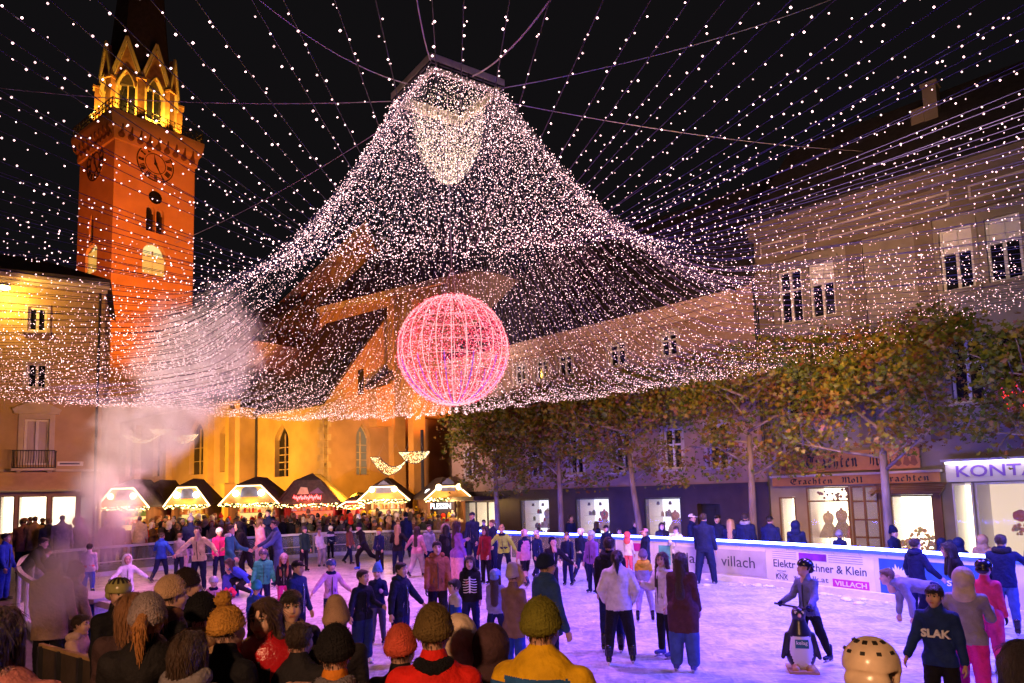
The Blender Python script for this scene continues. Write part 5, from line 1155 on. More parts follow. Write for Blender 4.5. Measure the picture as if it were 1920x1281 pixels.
def gear_mesh(kind):
    if kind not in GEAR: GEAR[kind] = gear(kind); GEAR[kind].materials.append(m_black)
    return GEAR[kind]
GNAME = {'short': 'hair', 'fringe': 'hair', 'bob': 'hair', 'long': 'hair', 'long_side': 'hair', 'tail': 'hair', 'bun': 'hair', 'beanie': 'beanie', 'pom': 'bobble_hat', 'slouch': 'beanie', 'ribbed': 'beanie', 'helmet': 'helmet', 'bike': 'helmet', 'cap': 'cap', 'hood': 'hood', 'hoodfur': 'fur_trim', 'hooddown': 'hood', 'scarf': 'scarf'}
def skate_meshes():
    s = SDF((-.08, -.2, -.0), (.08, .14, .3), .011, .02); s.cap((0, .03, .26), (0, .035, .1), .052, .046, 0); s.cap((0, .04, .085), (0, -.13, .075), .045, .036, 0); s.cap((0, .05, .06), (0, .03, .06), .04, .04, 0)
    v, q, _ = s.mesh(); boot = mesh_from(v, q, 'skate'); mb = MB(); mb.box((-.012, -.17, 0), (.024, 0, 0), (0, .27, 0), (0, 0, .018)); mb.box((-.02, -.11, .018), (.04, 0, 0), (0, .05, 0), (0, 0, .03)); mb.box((-.02, .03, .018), (.04, 0, 0), (0, .06, 0), (0, 0, .03))
    me = bpy.data.meshes.new('blade'); me.from_pydata(mb.v, [], mb.f); me.update(); return boot, me
BOOT, BLADE = skate_meshes(); BOOT.materials.append(m_black); m_steel = mat('blade_steel', (.5, .5, .52), .25, .1, 6, metal=1); BLADE.materials.append(m_steel)
CLOTH = {}
def cm(c, kind='c'):
    key = (tuple(round(x, 3) for x in c), kind)
    if key not in CLOTH:
        CLOTH[key] = mat('%s_%d' % ({'c': 'cloth', 's': 'skin', 'h': 'hair', 'g': 'gloss_cloth', 'k': 'knit', 'p': 'hard_shell', 'f': 'fur'}[kind], len(CLOTH)), tuple(c), {'c': .75, 's': .5, 'h': .45, 'g': .22, 'k': .9, 'p': .25, 'f': 1}[kind], .22 if kind != 's' else .08, 9, {'c': .6, 's': .05, 'h': .8, 'g': .5, 'k': .9, 'p': 0, 'f': .9}[kind], {'c': 26, 's': 60, 'h': 120, 'g': 18, 'k': 90, 'p': 9, 'f': 60}[kind], stretch=(1, 1, .15) if kind == 'h' else None, spec=.15 if kind in 'ckf' else .5)
    return CLOTH[key]
def rotm(axis, a): return np.array(Matrix.Rotation(a, 3, V(axis)))
NPEOPLE = [0]
def person(label, base, H, face=0., top=(.03, .03, .04), leg=(.02, .02, .03), skin=(.55, .33, .24), hair='short', hcol=(.03, .018, .012), gears=(), lean=0., tilt=0., turn=0., nod=0., arms=((6, 8, 12), (6, 8, 12)), legs=((0, 4, 0), (0, 4, 0)), coat=.0, puff=0, skates=None, shoe=(.015, .015, .018), glove=None, hood=False, res=.018, wide=1., top2=None, stripe=None, kid=None, fist=(0, 0), group=None, sit=0, topk='c', yoke=-.075, legw=1., shorts=False):
    """base: point under the feet; face: 0 looks at the camera, 90 to the right of the picture, 180 away. arms: (sideways, forward, elbow) in degrees for the left and right side of a person looking at us. legs: (forward, sideways, knee)"""
    kid = (H < 1.45) if kid is None else kid; base = V(base); S = H/1.75; hs = (H/1.75)**.55 if kid else H/1.75; hs = min(hs, 1.03)*1.07
    a = math.radians(face); fw = np.array((math.sin(a), -math.cos(a), 0)); rt = np.array((math.cos(a), math.sin(a), 0)); up = np.array((0, 0, 1.))
    sk = .085 if skates else 0.
    hipz = .50*H+sk if not sit else sit; zero = np.array((0, 0, 0.))
    ll, lf = math.radians(lean), math.radians(tilt)
    tu = up*math.cos(ll)*math.cos(lf)+fw*math.sin(ll)+rt*math.sin(lf); tu /= np.linalg.norm(tu); tf = fw*math.cos(ll)-up*math.sin(ll); tf -= tu*(tf@tu); tf /= np.linalg.norm(tf); ts = np.cross(tu, -tf); ts = ts if ts@rt > 0 else -ts
    hl = (.235*H)*1.0
    # legs
    hip = {}; J = {}
    for sd, L in ((-1, legs[0]), (1, legs[1])):
        f_, o_, kn = [math.radians(x) for x in L]; h0 = zero+up*hipz+rt*sd*.052*H
        d1 = -up*math.cos(f_)*math.cos(o_)+fw*math.sin(f_)+rt*sd*math.sin(o_); d1 /= np.linalg.norm(d1); f2 = f_-kn; d2 = -up*math.cos(f2)*math.cos(o_)+fw*math.sin(f2)+rt*sd*math.sin(o_)*.6; d2 /= np.linalg.norm(d2)
        kp = h0+d1*.235*H; ap = kp+d2*(.225*H); J[sd] = [h0, kp, ap, d2]
    low = min(J[-1][2][2], J[1][2][2])-(.036*H+sk) if not sit else 0
    for sd in J:
        for i in range(3): J[sd][i] = J[sd][i]-up*low
    hipc = (J[-1][0]+J[1][0])/2; sh = hipc+tu*.305*H; neck = sh+tu*.055*H
    nd = math.radians(nod); tn = math.radians(turn)
    hf = tf*math.cos(tn)+ts*math.sin(tn); hu = tu*.35+up*.65; hu /= np.linalg.norm(hu); hf = hf-hu*(hf@hu); hf /= np.linalg.norm(hf); hu2 = hu*math.cos(nd)+hf*math.sin(nd); hf2 = hf*math.cos(nd)-hu*math.sin(nd)
    hx = np.cross(hf2, hu2); hc = neck+hu*(.070*H if not kid else .066*H+.014)+hf*.022*S
    # collect the skeleton's extent
    th = .112 if not kid else .115; pf = 1+.16*puff; shw = .092*H*wide
    P = []; arm = {}
    for sd, A in ((-1, arms[0]), (1, arms[1])):
        o_, f_, el = [math.radians(x) for x in A[:3]]; inn = math.radians(A[3]) if len(A) > 3 else 0
        s0 = sh+ts*sd*shw*1.02-tu*.012*H; d1 = -tu*math.cos(f_)*math.cos(o_)+tf*math.sin(f_)*math.cos(o_)+ts*sd*math.sin(o_); d1 /= np.linalg.norm(d1)
        f2 = f_+el; d2 = -tu*math.cos(f2)*math.cos(o_)+tf*math.sin(f2)*math.cos(o_)+ts*sd*math.sin(o_-inn); d2 /= np.linalg.norm(d2); e0 = s0+d1*.165*H; w0 = e0+d2*.14*H; arm[sd] = (s0, e0, w0, d2)
        P += [s0, e0, w0]
    P += [hipc, sh, J[-1][1], J[-1][2], J[1][1], J[1][2]]
    P = np.array(P); lo = P.min(0)-.24*S-.03; hi = P.max(0)+.2*S; lo[2] = min(lo[2], -.02)
    s = SDF(lo, hi, res, .022*S+.004)
    w_ = (.0055 if not puff else .002)
    lw = 1.12*legw
    for sd in (-1, 1):
        h0, kp, ap, d2 = J[sd]; s.cap(h0, kp, .062*H*lw*.92, .042*H*lw, LEG, wr=w_)
        m2 = SKIN if shorts else LEG
        if skates or not shorts: s.cap(kp, ap+d2*(.0 if skates else .01*H), .042*H*lw if not shorts else .032*H, .031*H*lw*(1.1 if legw > 1.1 else 1), m2, wr=w_)
        if not skates:
            ff = fw if abs(fw@d2) < .9 else up; ff = ff-d2*(ff@d2); ff /= np.linalg.norm(ff); heel = ap+d2*.016*H-ff*.014*H; s.cap(heel, heel+ff*.098*H, .026*H, .022*H, SHOE, .012)
    s.cap(hipc-tu*.01*H, hipc+tu*.03*H, .08*H, .08*H, LEG, flat=(tf, .7))
    # torso
    wr_ = w_; hem = hipc-tu*(.0*H+coat*H); hz = hipc-tu*(.055*H)
    t0 = hipc-tu*(.05*H); cut = [(tuple(hipc-tu*(.045*H)), tuple(tu))]
    tw = .080*H*wide*pf; sw = .086*H*wide*pf
    s.cap(t0, sh-tu*.05*H, tw*1.12, sw*1.16, TOP, flat=(tf, .72), cut=cut, rip=.012*puff, wr=wr_)
    if coat:
        e = hipc-up*coat*H; s.cap(e-up*.06*H, hipc+tu*.1*H, tw*1.35, tw*1.18, TOP, flat=(fw, .8), cut=[(tuple(e), (0, 0, 1))], rip=.012*puff, wr=wr_)
    s.cap(sh-ts*shw*.8-tu*.03*H, sh+ts*shw*.8-tu*.03*H, .052*H*pf, .052*H*pf, TOP2 if top2 else TOP, .03*S, wr=wr_)
    if top2: s.cap(sh-tu*.13*H, sh-tu*.02*H, sw*1.12, sw*.98, TOP2, flat=(tf, .73), cut=[(tuple(sh-tu*.1*H), tuple(tu))])
    s.cap(sh+tu*.02*H, neck+tu*.006*H, .05*H*min(pf, 1.1), .043*H*min(pf, 1.1), TOP2 if top2 else TOP, .02)
    if stripe is not None: s.cap(hipc+tu*.04*H, hipc+tu*.075*H, tw*1.16, tw*1.17, STRIPE, flat=(tf, .73), cut=[(tuple(hipc+tu*.04*H), tuple(tu)), (tuple(hipc+tu*.08*H), tuple(-tu))], k=.004)
    for sd in (-1, 1):
        s0, e0, w0, d2 = arm[sd]; k_ = TOP
        s.cap(s0, e0, .043*H*pf, .036*H*pf, TOP2 if top2 and top2[3:] else TOP, rip=.009*puff, wr=wr_); s.cap(e0, w0, .036*H*pf, .029*H*pf, k_, rip=.009*puff, wr=wr_)
    v, q, m_ = s.mesh()
    if not sit and max(abs(L[0]) for L in legs) < 60 and lean < 50:
        c = v[q].mean(1); up_ = (c-(hipc-tu*.045*H))@tu > 0 if not coat else c[:, 2] > hipc[2]-coat*H+.008; m_[up_ & (m_ == LEG)] = TOP
    if top2 and not top2[3:]:
        c = v[q].mean(1)-sh; tt = (m_ == TOP) | (m_ == TOP2); lat = np.abs(c@ts); hi_ = c@tu > yoke*H-.02*H*(lat > shw*.9); m_[tt & hi_ & (lat < shw*1.55)] = TOP2; m_[tt & ~(hi_ & (lat < shw*1.55))] = TOP
    VS, QS, MS = [v], [q], [m_.astype('i')]; off = len(v)
    def addp(tpl, Rm, o, sc, remap=None):
        nonlocal off
        vv, qq, mm = tpl; vv = (vv*sc)@Rm.T+o; VS.append(vv.astype('f')); QS.append(qq+off); mm = mm.astype('i')
        if remap is not None: mm = np.where(mm == GLOVE, remap, mm)
        MS.append(mm); off += len(vv)
    Hm = np.stack([hx, -hf2, hu2], 1); addp(HEAD_HI if res < .015 else HEAD_LO, Hm, hc, hs)
    for sd in (-1, 1):
        s0, e0, w0, d2 = arm[sd]; zax = -d2; pal = tf-d2*(tf@d2); pal = pal/np.linalg.norm(pal) if np.linalg.norm(pal) > .2 else up
        inw = -ts*sd; inw = inw-d2*(inw@d2); n_ = np.linalg.norm(inw); inw = inw/n_ if n_ > .25 else pal; y_ = -inw; x_ = np.cross(y_, zax)
        if x_@pal < 0: x_ = -x_
        Rm = np.stack([x_, y_, zax], 1); tpl = FIST if fist[0 if sd < 0 else 1] else HAND
        if np.linalg.det(Rm) < 0: tpl = (tpl[0], tpl[1][:, ::-1], tpl[2])
        addp(tpl, Rm, w0+d2*.018*H, S*.98 if not kid else S*1.05, GLOVE if glove else SKIN)
    v = np.concatenate(VS); q = np.concatenate(QS); mi = np.concatenate(MS)
    me = mesh_from(v, q, 'person'); 
    hcm = cm(hcol, 'h')
    for c in (cm(skin, 's'), cm((skin[0]*.75, skin[1]*.42, skin[2]*.42), 's'), hcm, cm((.6, .58, .55), 's'), cm((.03, .018, .012), 's'), cm(top, topk), cm((top2 or top)[:3]), cm(leg), cm(shoe), cm(glove or skin), cm(stripe or (.6, .6, .6))): me.materials.append(c)
    me.polygons.foreach_set('material_index', mi.astype('i')); me.update()
    o = bpy.data.objects.new('person', me); COL.objects.link(o); o.location = base; tag(o, label, 'person', group)
    HM = Matrix(((Hm[0][0]*hs, Hm[0][1]*hs, Hm[0][2]*hs, hc[0]), (Hm[1][0]*hs, Hm[1][1]*hs, Hm[1][2]*hs, hc[1]), (Hm[2][0]*hs, Hm[2][1]*hs, Hm[2][2]*hs, hc[2]), (0, 0, 0, 1)))
    def child(me_, name, M, m_, par=o):
        c = bpy.data.objects.new(name, me_); COL.objects.link(c); c.parent = par; c.matrix_local = M
        if m_ is not None: c.material_slots[0].link = 'OBJECT'; c.material_slots[0].material = m_
        return c
    HATS = ('beanie', 'pom', 'slouch', 'ribbed', 'helmet', 'bike', 'cap', 'hood')
    if res < .019 and puff is not None and not any(w in label for w in ('sweat', 'hoodie', 'fleece', 'sweater', 'top', 'away', 'behind', 'crouch', 'kneel', 'bend')):
        mbz = MB(); pp = [V(hipc+tu*(z_*H)+tf*((tw if z_ < .1 else sw)*.86+.01+extra)) for z_, extra in ((-.02, .0), (.06, .0), (.14, -.002), (.22, -.006), (.275, -.02))]
        for a_, b_2 in zip(pp, pp[1:]): mbz.bar(a_, b_2, .014*S, .02, V(tf))
        for sd in (-1, 1): mbz.bar(V(hipc+tu*.05*H+tf*tw*.80+ts*sd*tw*.62), V(hipc+tu*.1*H+tf*tw*.84+ts*sd*tw*.5), .012*S, .016, V(tf))
        z_o = mbz.build('zip', m_steel if sum(top[:3]) < .3 else m_dark, None); z_o.parent = o
    if hair: child(gear_mesh(hair), 'hair', HM @ Matrix.Scale(.955 if any(g_ in HATS for g_, _ in gears) else 1., 4), hcm)
    for g_, col in gears:
        child(gear_mesh(g_), GNAME[g_], HM, cm(col, {'helmet': 'p', 'bike': 'p', 'beanie': 'k', 'pom': 'k', 'slouch': 'k', 'ribbed': 'k', 'hoodfur': 'f', 'scarf': 'k'}.get(g_, 'c')))
    if skates:
        for sd in (-1, 1):
            ap = J[sd][2]; d2 = J[sd][3]; ff = fw-d2*(fw@d2); ff /= np.linalg.norm(ff)
            if abs(d2@up) > .86: zx = up; ff = fw
            else: zx = -d2
            ff = ff-zx*(ff@zx); ff /= np.linalg.norm(ff); xx = np.cross(ff, zx); po = ap-zx*(.036*H+sk); sc = S*1.02
            M = Matrix(((xx[0]*sc, -ff[0]*sc, zx[0]*sc, po[0]), (xx[1]*sc, -ff[1]*sc, zx[1]*sc, po[1]), (xx[2]*sc, -ff[2]*sc, zx[2]*sc, po[2]), (0, 0, 0, 1)))
            b_ = child(BOOT, 'skate', M, cm(skates, 'g')); child(BLADE, 'blade', Matrix.Identity(4), None, b_)
    o['_h'] = H; NPEOPLE[0] += 1
    return o, dict(head=hc, hs=hs, sh=sh, hip=hipc, tf=tf, ts=ts, tu=tu, arm=arm, J=J, HM=HM, sw=sw, H=H, child=child)

BLK, NAVY, BLUE, WHT, CRM, PNK, RED, GRY, DGR, BRN, TAN, LIL, GRN, YEL, ORG, DEN, PUR, TEAL, MAG, LIME = ((.011, .011, .014), (.009, .014, .06), (.02, .06, .45), (.72, .72, .74), (.62, .55, .38), (.62, .28, .4), (.5, .025, .02), (.26, .26, .29), (.07, .07, .085), (.16, .07, .045), (.34, .21, .12), (.42, .34, .52), (.05, .36, .24), (.62, .42, .02), (.6, .2, .02), (.05, .09, .24), (.22, .1, .36), (.03, .14, .2), (.75, .04, .25), (.42, .6, .1))
PALE, OLIVE_SK = (.58, .36, .27), (.42, .25, .17)
BLOND, DBR, GING, BLKH, LBR = (.5, .33, .14), (.05, .028, .016), (.35, .13, .04), (.02, .014, .012), (.16, .09, .045)
def S(px, yt, yf, label, face=0, hk=1., sk=BLK, **k):
    b_ = atz(px, yf, 0.); z = aty(px, yt, b_.y).z; H = (z-(.085 if sk else 0))*hk
    return person(label, b_, H, face+math.degrees(math.atan2(-b_.x, b_.y)), skates=sk, **k)
def N(px, yt, Y, label, face=180, zg=.16, hk=1., res=.013, **k):
    p = aty(px, yt, Y); return person(label, (p.x, p.y, zg), (p.z-zg)*hk, face+math.degrees(math.atan2(-p.x, p.y)), res=res, **k)
DOWN = (6, 8, 12); POCK = (14, -8, 55, 25); OUT = (48, 10, 15); FWD = (8, 55, 25); BENT = (12, 25, 85, 20); BACK = (15, -30, 20); UPR = (20, 100, 60, 10)
WALK = ((18, 4, 8), (-14, 4, 22)); STR = ((32, 6, 38), (-30, 8, 35)); WIDE = ((6, 9, 8), (-4, 9, 8)); STD = ((2, 4, 4), (-2, 4, 4))
# ---- skaters, left to right, back to front
S(236, 1043, 1152, 'child in a white hooded snowsuit skating with both arms spread', 10, top=WHT, leg=WHT, hair=None, gears=[('hood', WHT)], arms=((38, 20, 45), (48, 15, 10)), legs=WIDE, puff=.6, sk=WHT, glove=DGR)
S(301, 998, 1091, 'boy in a bright blue top skating away beside the railing', 150, top=(.02, .07, .45), top2=(.03, .12, .7), leg=NAVY, hair='short', arms=((35, -5, 10), (25, 20, 70, 20)), legs=WALK, gears=[('scarf', BLUE)])
S(356, 968, 1080, 'person in a dark coat and patterned bobble hat by the far railing', 170, top=NAVY, leg=LIL, gears=[('pom', GRY)], coat=.05, sk=BLK)
S(373, 990, 1108, 'skater in a cream jacket looking down with one arm stretched out', -25, top=CRM, leg=NAVY, hair='fringe', nod=-30, lean=10, arms=((45, 25, 5), (40, -20, 60)), legs=((14, 4, 10), (2, 4, 6)), sk=NAVY, hk=1.03)
S(430, 985, 1112, 'skater in a dark teal jacket with hood seen from the side', 70, top=TEAL, leg=NAVY, hair='short', gears=[('hooddown', WHT)], arms=((10, 10, 30), (12, 30, 40)))
S(463, 982, 1090, 'tall figure in a black hooded sweater bending beside the blue kneeling skater', -80, top=BLK, leg=BLK, hair=None, gears=[('hood', BLK)], lean=22, arms=(FWD, (10, 40, 30)), legs=((20, 3, 30), (-12, 3, 20)), hk=1.08)
S(486, 972, 1070, 'girl in a pale pink top with brown hair by the far railing', 120, top=PNK, leg=LIL, hair='bob', hcol=LBR, top2=None)
S(503, 955, 1062, 'tall man in a dark jacket with a small chest badge at the far railing', -40, top=NAVY, leg=BLK, arms=(BENT, BENT), sk=BLK)
S(522, 978, 1100, 'boy in blue camouflage clothes reaching forward with both arms', -75, top=(.05, .08, .22), leg=(.05, .08, .22), arms=((5, 50, 20), (10, 45, 25)), lean=8, hk=1.03, sk=NAVY)
S(603, 990, 1063, 'boy in a white sweater skating with an arm stretched to the right', 20, top=WHT, leg=GRY, tilt=-12, arms=((12, 10, 40), (75, 5, 0)), legs=((10, 3, 20), (6, 3, 16)), legw=1.2, nod=-20, hair='fringe', sk=NAVY)
S(620, 988, 1048, 'small child in a white helmet and striped dark top far behind', 30, top=NAVY, leg=BLK, hair=None, gears=[('helmet', WHT)], stripe=WHT, kid=True)
S(683, 984, 1068, 'skater in black with bright blue skates striding to the left', -55, top=BLK, leg=BLK, gears=[('beanie', BLK)], lean=18, arms=((15, -25, 30), (15, 25, 45)), legs=STR, sk=(.03, .1, .8), hk=1.09)
S(746, 984, 1078, 'girl with long blond hair in a black jacket seen from behind', 165, top=BLK, leg=NAVY, hair='long', hcol=BLOND, arms=((42, -10, 10), (20, 20, 75, 20)))
S(762, 962, 1047, 'tall skater in dark blue with a white number on the back', 175, top=NAVY, leg=NAVY, gears=[('beanie', BLK)])
S(783, 986, 1082, 'girl with long brown hair in a cropped pale top and grey cargo trousers', 150, top=PNK, leg=(.4, .34, .36), hair='long', hcol=DBR, arms=((12, 10, 10), (42, 20, 0)), legs=WALK, legw=1.25)
S(838, 985, 1085, 'person in a dark coat with pale fur collar and black hair', 200, top=BLK, leg=NAVY, hair='long', hcol=BLKH, coat=.12, gears=[('hoodfur', (.5, .36, .3))], wide=1.1)
S(858, 978, 1105, 'girl with long dark hair and wide rose trousers beside the fur-collared coat', 120, top=PUR, leg=(.6, .3, .34), hair='long', hcol=DBR, legw=1.35, arms=(DOWN, BENT))
S(868, 985, 1068, 'onlooker in blue jeans bending away by the PLESSIN pillar', 130, top=BLK, leg=BLUE, lean=25, hk=1.08, sk=None)
S(888, 960, 1070, 'tall man in a dark cap and navy jacket standing at the ice edge', -30, top=NAVY, leg=NAVY, gears=[('cap', NAVY)], arms=(DOWN, DOWN), legs=((8, 3, 6), (0, 3, 4)))
S(926, 975, 1072, 'fair-haired boy in navy behind the woman in lime green', -60, top=NAVY, leg=NAVY, hcol=LBR)
S(946, 991, 1082, 'woman in a lime green and navy jacket leaning forward with arms spread', -10, top=LIME, top2=LIME, leg=NAVY, hair='bun', hcol=BLOND, lean=28, arms=((42, 20, 5), (30, 15, 15)), legs=WIDE, gears=[('scarf', NAVY)], hk=1.13, stripe=NAVY, turn=.0)
S(986, 993, 1100, 'boy in a pale pink helmet with black shorts and knee socks', -150, top=PNK, top2=(*NAVY, 1), leg=BLK, shorts=True, hair=None, gears=[('helmet', (.7, .5, .55))], legs=WALK, sk=NAVY)
S(1036, 1011, 1135, 'man in a dark beanie looking down with one hand out', 25, top=BLK, leg=BLK, gears=[('beanie', NAVY)], nod=-35, lean=12, arms=(DOWN, (45, 20, 20)), hk=1.04)
S(1092, 991, 1092, 'skater in a white helmet and navy top with white stripes', 150, top=NAVY, leg=NAVY, hair=None, gears=[('helmet', WHT)], stripe=WHT, arms=(BENT, DOWN), legs=WALK)
S(1113, 997, 1112, 'child in a mint cap and purple jacket facing left', -40, top=PUR, leg=NAVY, hair=None, gears=[('helmet', (.5, .62, .58))], sk=NAVY)
S(1150, 1000, 1222, 'person in a black jacket hidden behind the woman in white', 170, top=BLK, leg=NAVY, hair='short', hk=.96, wide=1.1, gears=[('hooddown', BLK)])
S(1180, 1000, 1080, 'child in a coral hood and white jacket near the boards', 150, top=WHT, leg=(.6, .1, .15), hair=None, gears=[('hood', (.7, .12, .12))], kid=True)
S(1165, 1032, 1243, 'woman in a white puffer jacket and black trousers seen from behind', 178, top=(.66, .62, .66), leg=BLK, hair='tail', hcol=BLKH, puff=.5, arms=((22, -5, 40, 35), (22, -5, 40, 35)), legs=WIDE, wide=1.12, res=.014, legw=1.1)
S(1211, 1034, 1165, 'child in a yellow and grey jacket with a grey hat', 175, top=GRY, top2=YEL, leg=(.4, .36, .38), gears=[('beanie', (.2, .17, .2)), ('hooddown', YEL)], legs=WIDE, res=.014)
S(1214, 993, 1090, 'man in a pink baseball cap and navy hoodie by the boards', -60, top=NAVY, leg=NAVY, gears=[('cap', PNK), ('hooddown', NAVY)], wide=1.1)
S(1245, 980, 1072, 'boy in an orange and black padded jacket at the boards', 5, top=ORG, top2=BLK, leg=BLK, hair='bob', hcol=BLKH, puff=.7, sk=None)
S(1272, 987, 1078, 'boy in a half white half navy jacket leaning on the boards', -15, top=WHT, leg=NAVY, hair='fringe', hcol=BLKH, arms=(BENT, DOWN), sk=None)
S(1251, 1036, 1232, 'dark-haired girl in a white padded coat turning to her friend', -50, top=(.64, .58, .64), leg=BLK, hair='long_side', hcol=DBR, puff=.6, coat=.1, arms=(BENT, DOWN), sk=(.04, .05, .3), res=.013, turn=25, gears=[('scarf', WHT)])
S(1286, 1037, 1258, 'girl in a long dark brown coat with very long hair', 165, top=(.075, .03, .035), leg=DEN, hair='long', hcol=DBR, coat=.2, legw=1.45, puff=.35, arms=(DOWN, DOWN), sk=(.04, .05, .3), res=.013)
S(1325, 962, 1094, 'tall man all in dark blue standing with his back to the boards', 165, top=NAVY, leg=NAVY, arms=(DOWN, DOWN), legs=WIDE, wide=1.1, sk=None, shoe=GRY, puff=.2, legw=1.1)
pb, pbi = S(1522, 1056, 1246, 'boy in a black helmet and grey-blue jacket pushing a penguin skating aid', -35, top=(.14, .16, .27), leg=BLK, hair=None, gears=[('helmet', BLK)], arms=((8, 30, 40), (15, 28, 35)), legs=((10, 4, 10), (-16, 8, 6)), nod=-15, turn=-20, res=.012, glove=NAVY, fist=(1, 1), sk=NAVY, hk=1.02)
S(1727, 1010, 1172, 'person in a dark blue jacket leaning on the boards', 140, top=NAVY, leg=NAVY, hair='short', puff=.3, arms=((25, 10, 30), (25, 10, 30)), gears=[('hooddown', NAVY)], sk=BLK)
S(1757, 1058, 1208, 'skater in a grey fleece bending far forward to tie a skate', -75, top=(.2, .2, .25), leg=NAVY, hair='short', hcol=LBR, lean=82, arms=((8, 75, 10), (8, 60, 20)), legs=((20, 4, 12), (0, 4, 8)), hk=1.38, nod=-20, res=.014)
S(1822, 1022, 1200, 'dark-haired woman in black half hidden behind the pink jacket', -70, top=BLK, leg=BLK, hair='long_side', hcol=BLKH, lean=22, hk=1.06)
S(1862, 1054, 1262, 'child in a black helmet with neon pink jacket and trousers', 165, top=(.8, .06, .16), leg=(.75, .05, .16), hair=None, gears=[('helmet', BLK)], arms=(DOWN, (35, 5, 10)), legw=1.25, res=.014, glove=BLK)
S(1893, 1003, 1190, 'tall dark figure raising a gloved hand at the right edge', 175, top=NAVY, leg=DEN, hair='short', arms=((35, 50, 115, 30), DOWN), gears=[('hooddown', BLK)], glove=MAG, wide=1.15, res=.015)
S(1829, 1068, 1335, 'child in a pale knitted hood and grey fleece with magenta trousers', 170, top=(.3, .28, .4), leg=(.8, .03, .4), hair=None, gears=[('hood', (.6, .5, .52))], arms=(BENT, (28, -5, 40, 30)), res=.012, legw=1.2, wide=1.1)
bb, bbi = S(1776, 1098, 1385, 'dark-haired boy in a navy sweatshirt with white letters looking left', -12, top=(.015, .035, .16), leg=BLK, hair='fringe', hcol=BLKH, turn=-8, res=.011, arms=((14, 12, 25), (10, 4, 12)), sk=BLK, wide=1.08)
# ---- skaters in the middle, nearer
S(428, 1066, 1121, 'small child in a white helmet kneeling on the ice in blue and pink', 10, top=(.05, .06, .3), leg=(.75, .05, .15), hair=None, gears=[('helmet', WHT)], sk=None, legs=((75, 10, 140), (75, 10, 140)), hk=1.5, kid=True)
S(462, 1050, 1118, 'child in a bright blue sweater crouching low on the ice', -60, top=(.04, .08, .55), leg=BLK, hair='bob', hcol=DBR, lean=55, legs=((85, 6, 110), (60, 10, 120)), hk=1.75, sk=BLUE, kid=True)
S(493, 1033, 1152, 'child in a green padded jacket and patterned helmet', 5, top=GRN, leg=NAVY, hair=None, gears=[('helmet', (.12, .1, .14)), ('scarf', NAVY)], puff=.8, wide=1.15, glove=NAVY, sk=NAVY, res=.014, kid=True, arms=((12, 6, 10), (12, 6, 10)))
S(532, 1042, 1150, 'girl in a white knitted hat and dark coat with magenta trousers', 0, top=BLK, leg=MAG, hair='long_side', hcol=GING, gears=[('beanie', (.7, .55, .55))], res=.015, kid=True)
S(399, 1086, 1195, 'small child in a pale patterned helmet and rose jacket', 10, top=PNK, leg=NAVY, hair=None, gears=[('helmet', (.5, .5, .6)), ('scarf', NAVY)], kid=True, res=.014)
S(556, 1052, 1245, 'man in a black baseball cap and navy jacket looking to the right', 55, top=(.012, .028, .11), leg=NAVY, hair='short', gears=[('cap', BLK)], res=.012, wide=1.1)
S(480, 1095, 1235, 'child in a turquoise ribbed hat seen from behind', 170, top=BLUE, leg=NAVY, gears=[('ribbed', (.05, .4, .5))], kid=True, res=.014)
S(621, 1053, 1185, 'girl in a pink jacket and dark blue helmet with arms held out', 15, top=(.55, .3, .5), leg=NAVY, hair=None, gears=[('helmet', (.04, .06, .15)), ('scarf', NAVY)], arms=((40, 15, 8), (28, 20, 30)), res=.013, kid=True, puff=.2)
S(709, 1065, 1208, 'child in a light blue beanie behind the two dark jackets', -10, top=NAVY, leg=DGR, gears=[('slouch', (.1, .25, .6))], res=.014, kid=True, arms=(DOWN, BENT))
S(680, 1072, 1245, 'young man in a dark zipped jacket and wide blue trousers', 35, top=(.01, .013, .035), leg=(.015, .03, .13), hair='short', arms=((25, 10, 20), (15, 15, 60, 10)), legw=1.35, sk=WHT, res=.0125, turn=15)
S(752, 1056, 1245, 'young man in a black padded jacket skating past to the right', 55, top=(.01, .014, .036), leg=(.012, .02, .07), hair='short', hcol=BLKH, arms=((25, 5, 10), (35, 15, 10)), puff=.3, wide=1.12, res=.0125, legw=1.15, gears=[('hooddown', (.02, .03, .06))])
S(822, 1016, 1190, 'teenage boy in a rust brown jacket standing upright on the ice', 5, top=(.27, .095, .04), leg=BLK, hair='short', hcol=BLKH, res=.0125, wide=1.08, gears=[('hooddown', (.27, .095, .04))], glove=DGR)
sk_, ski = S(884, 1045, 1205, 'child in a black hoodie printed with a white skeleton rib cage', -5, top=BLK, leg=NAVY, hair='bob', hcol=BLKH, res=.0125, gears=[('hooddown', BLK)])
S(856, 1090, 1255, 'boy in a pale waistcoat and blue sleeves looking left', -65, top=BLUE, leg=NAVY, hair='fringe', hcol=BLKH, stripe=GRN, res=.013, kid=True, top2=(.45, .42, .5))
S(932, 1072, 1222, 'girl in a silver-blue helmet with long hair and grey jacket', 165, top=(.2, .2, .34), leg=NAVY, hair='long', hcol=DBR, gears=[('helmet', (.12, .2, .5))], res=.013, legs=WIDE, kid=True)
S(967, 1066, 1290, 'girl in a pale lilac hat and brown coat bending over the boards', 140, top=(.2, .12, .13), leg=BLUE, hair='short', gears=[('slouch', (.5, .42, .5)), ('hoodfur', (.5, .35, .22))], res=.013, coat=.1)
S(1030, 1043, 1320, 'big man in a navy beanie and blue hooded jacket', 120, top=(.03, .07, .24), leg=NAVY, gears=[('beanie', (.02, .03, .1)), ('hooddown', (.03, .07, .24))], wide=1.25, res=.012, puff=.3, coat=.05)
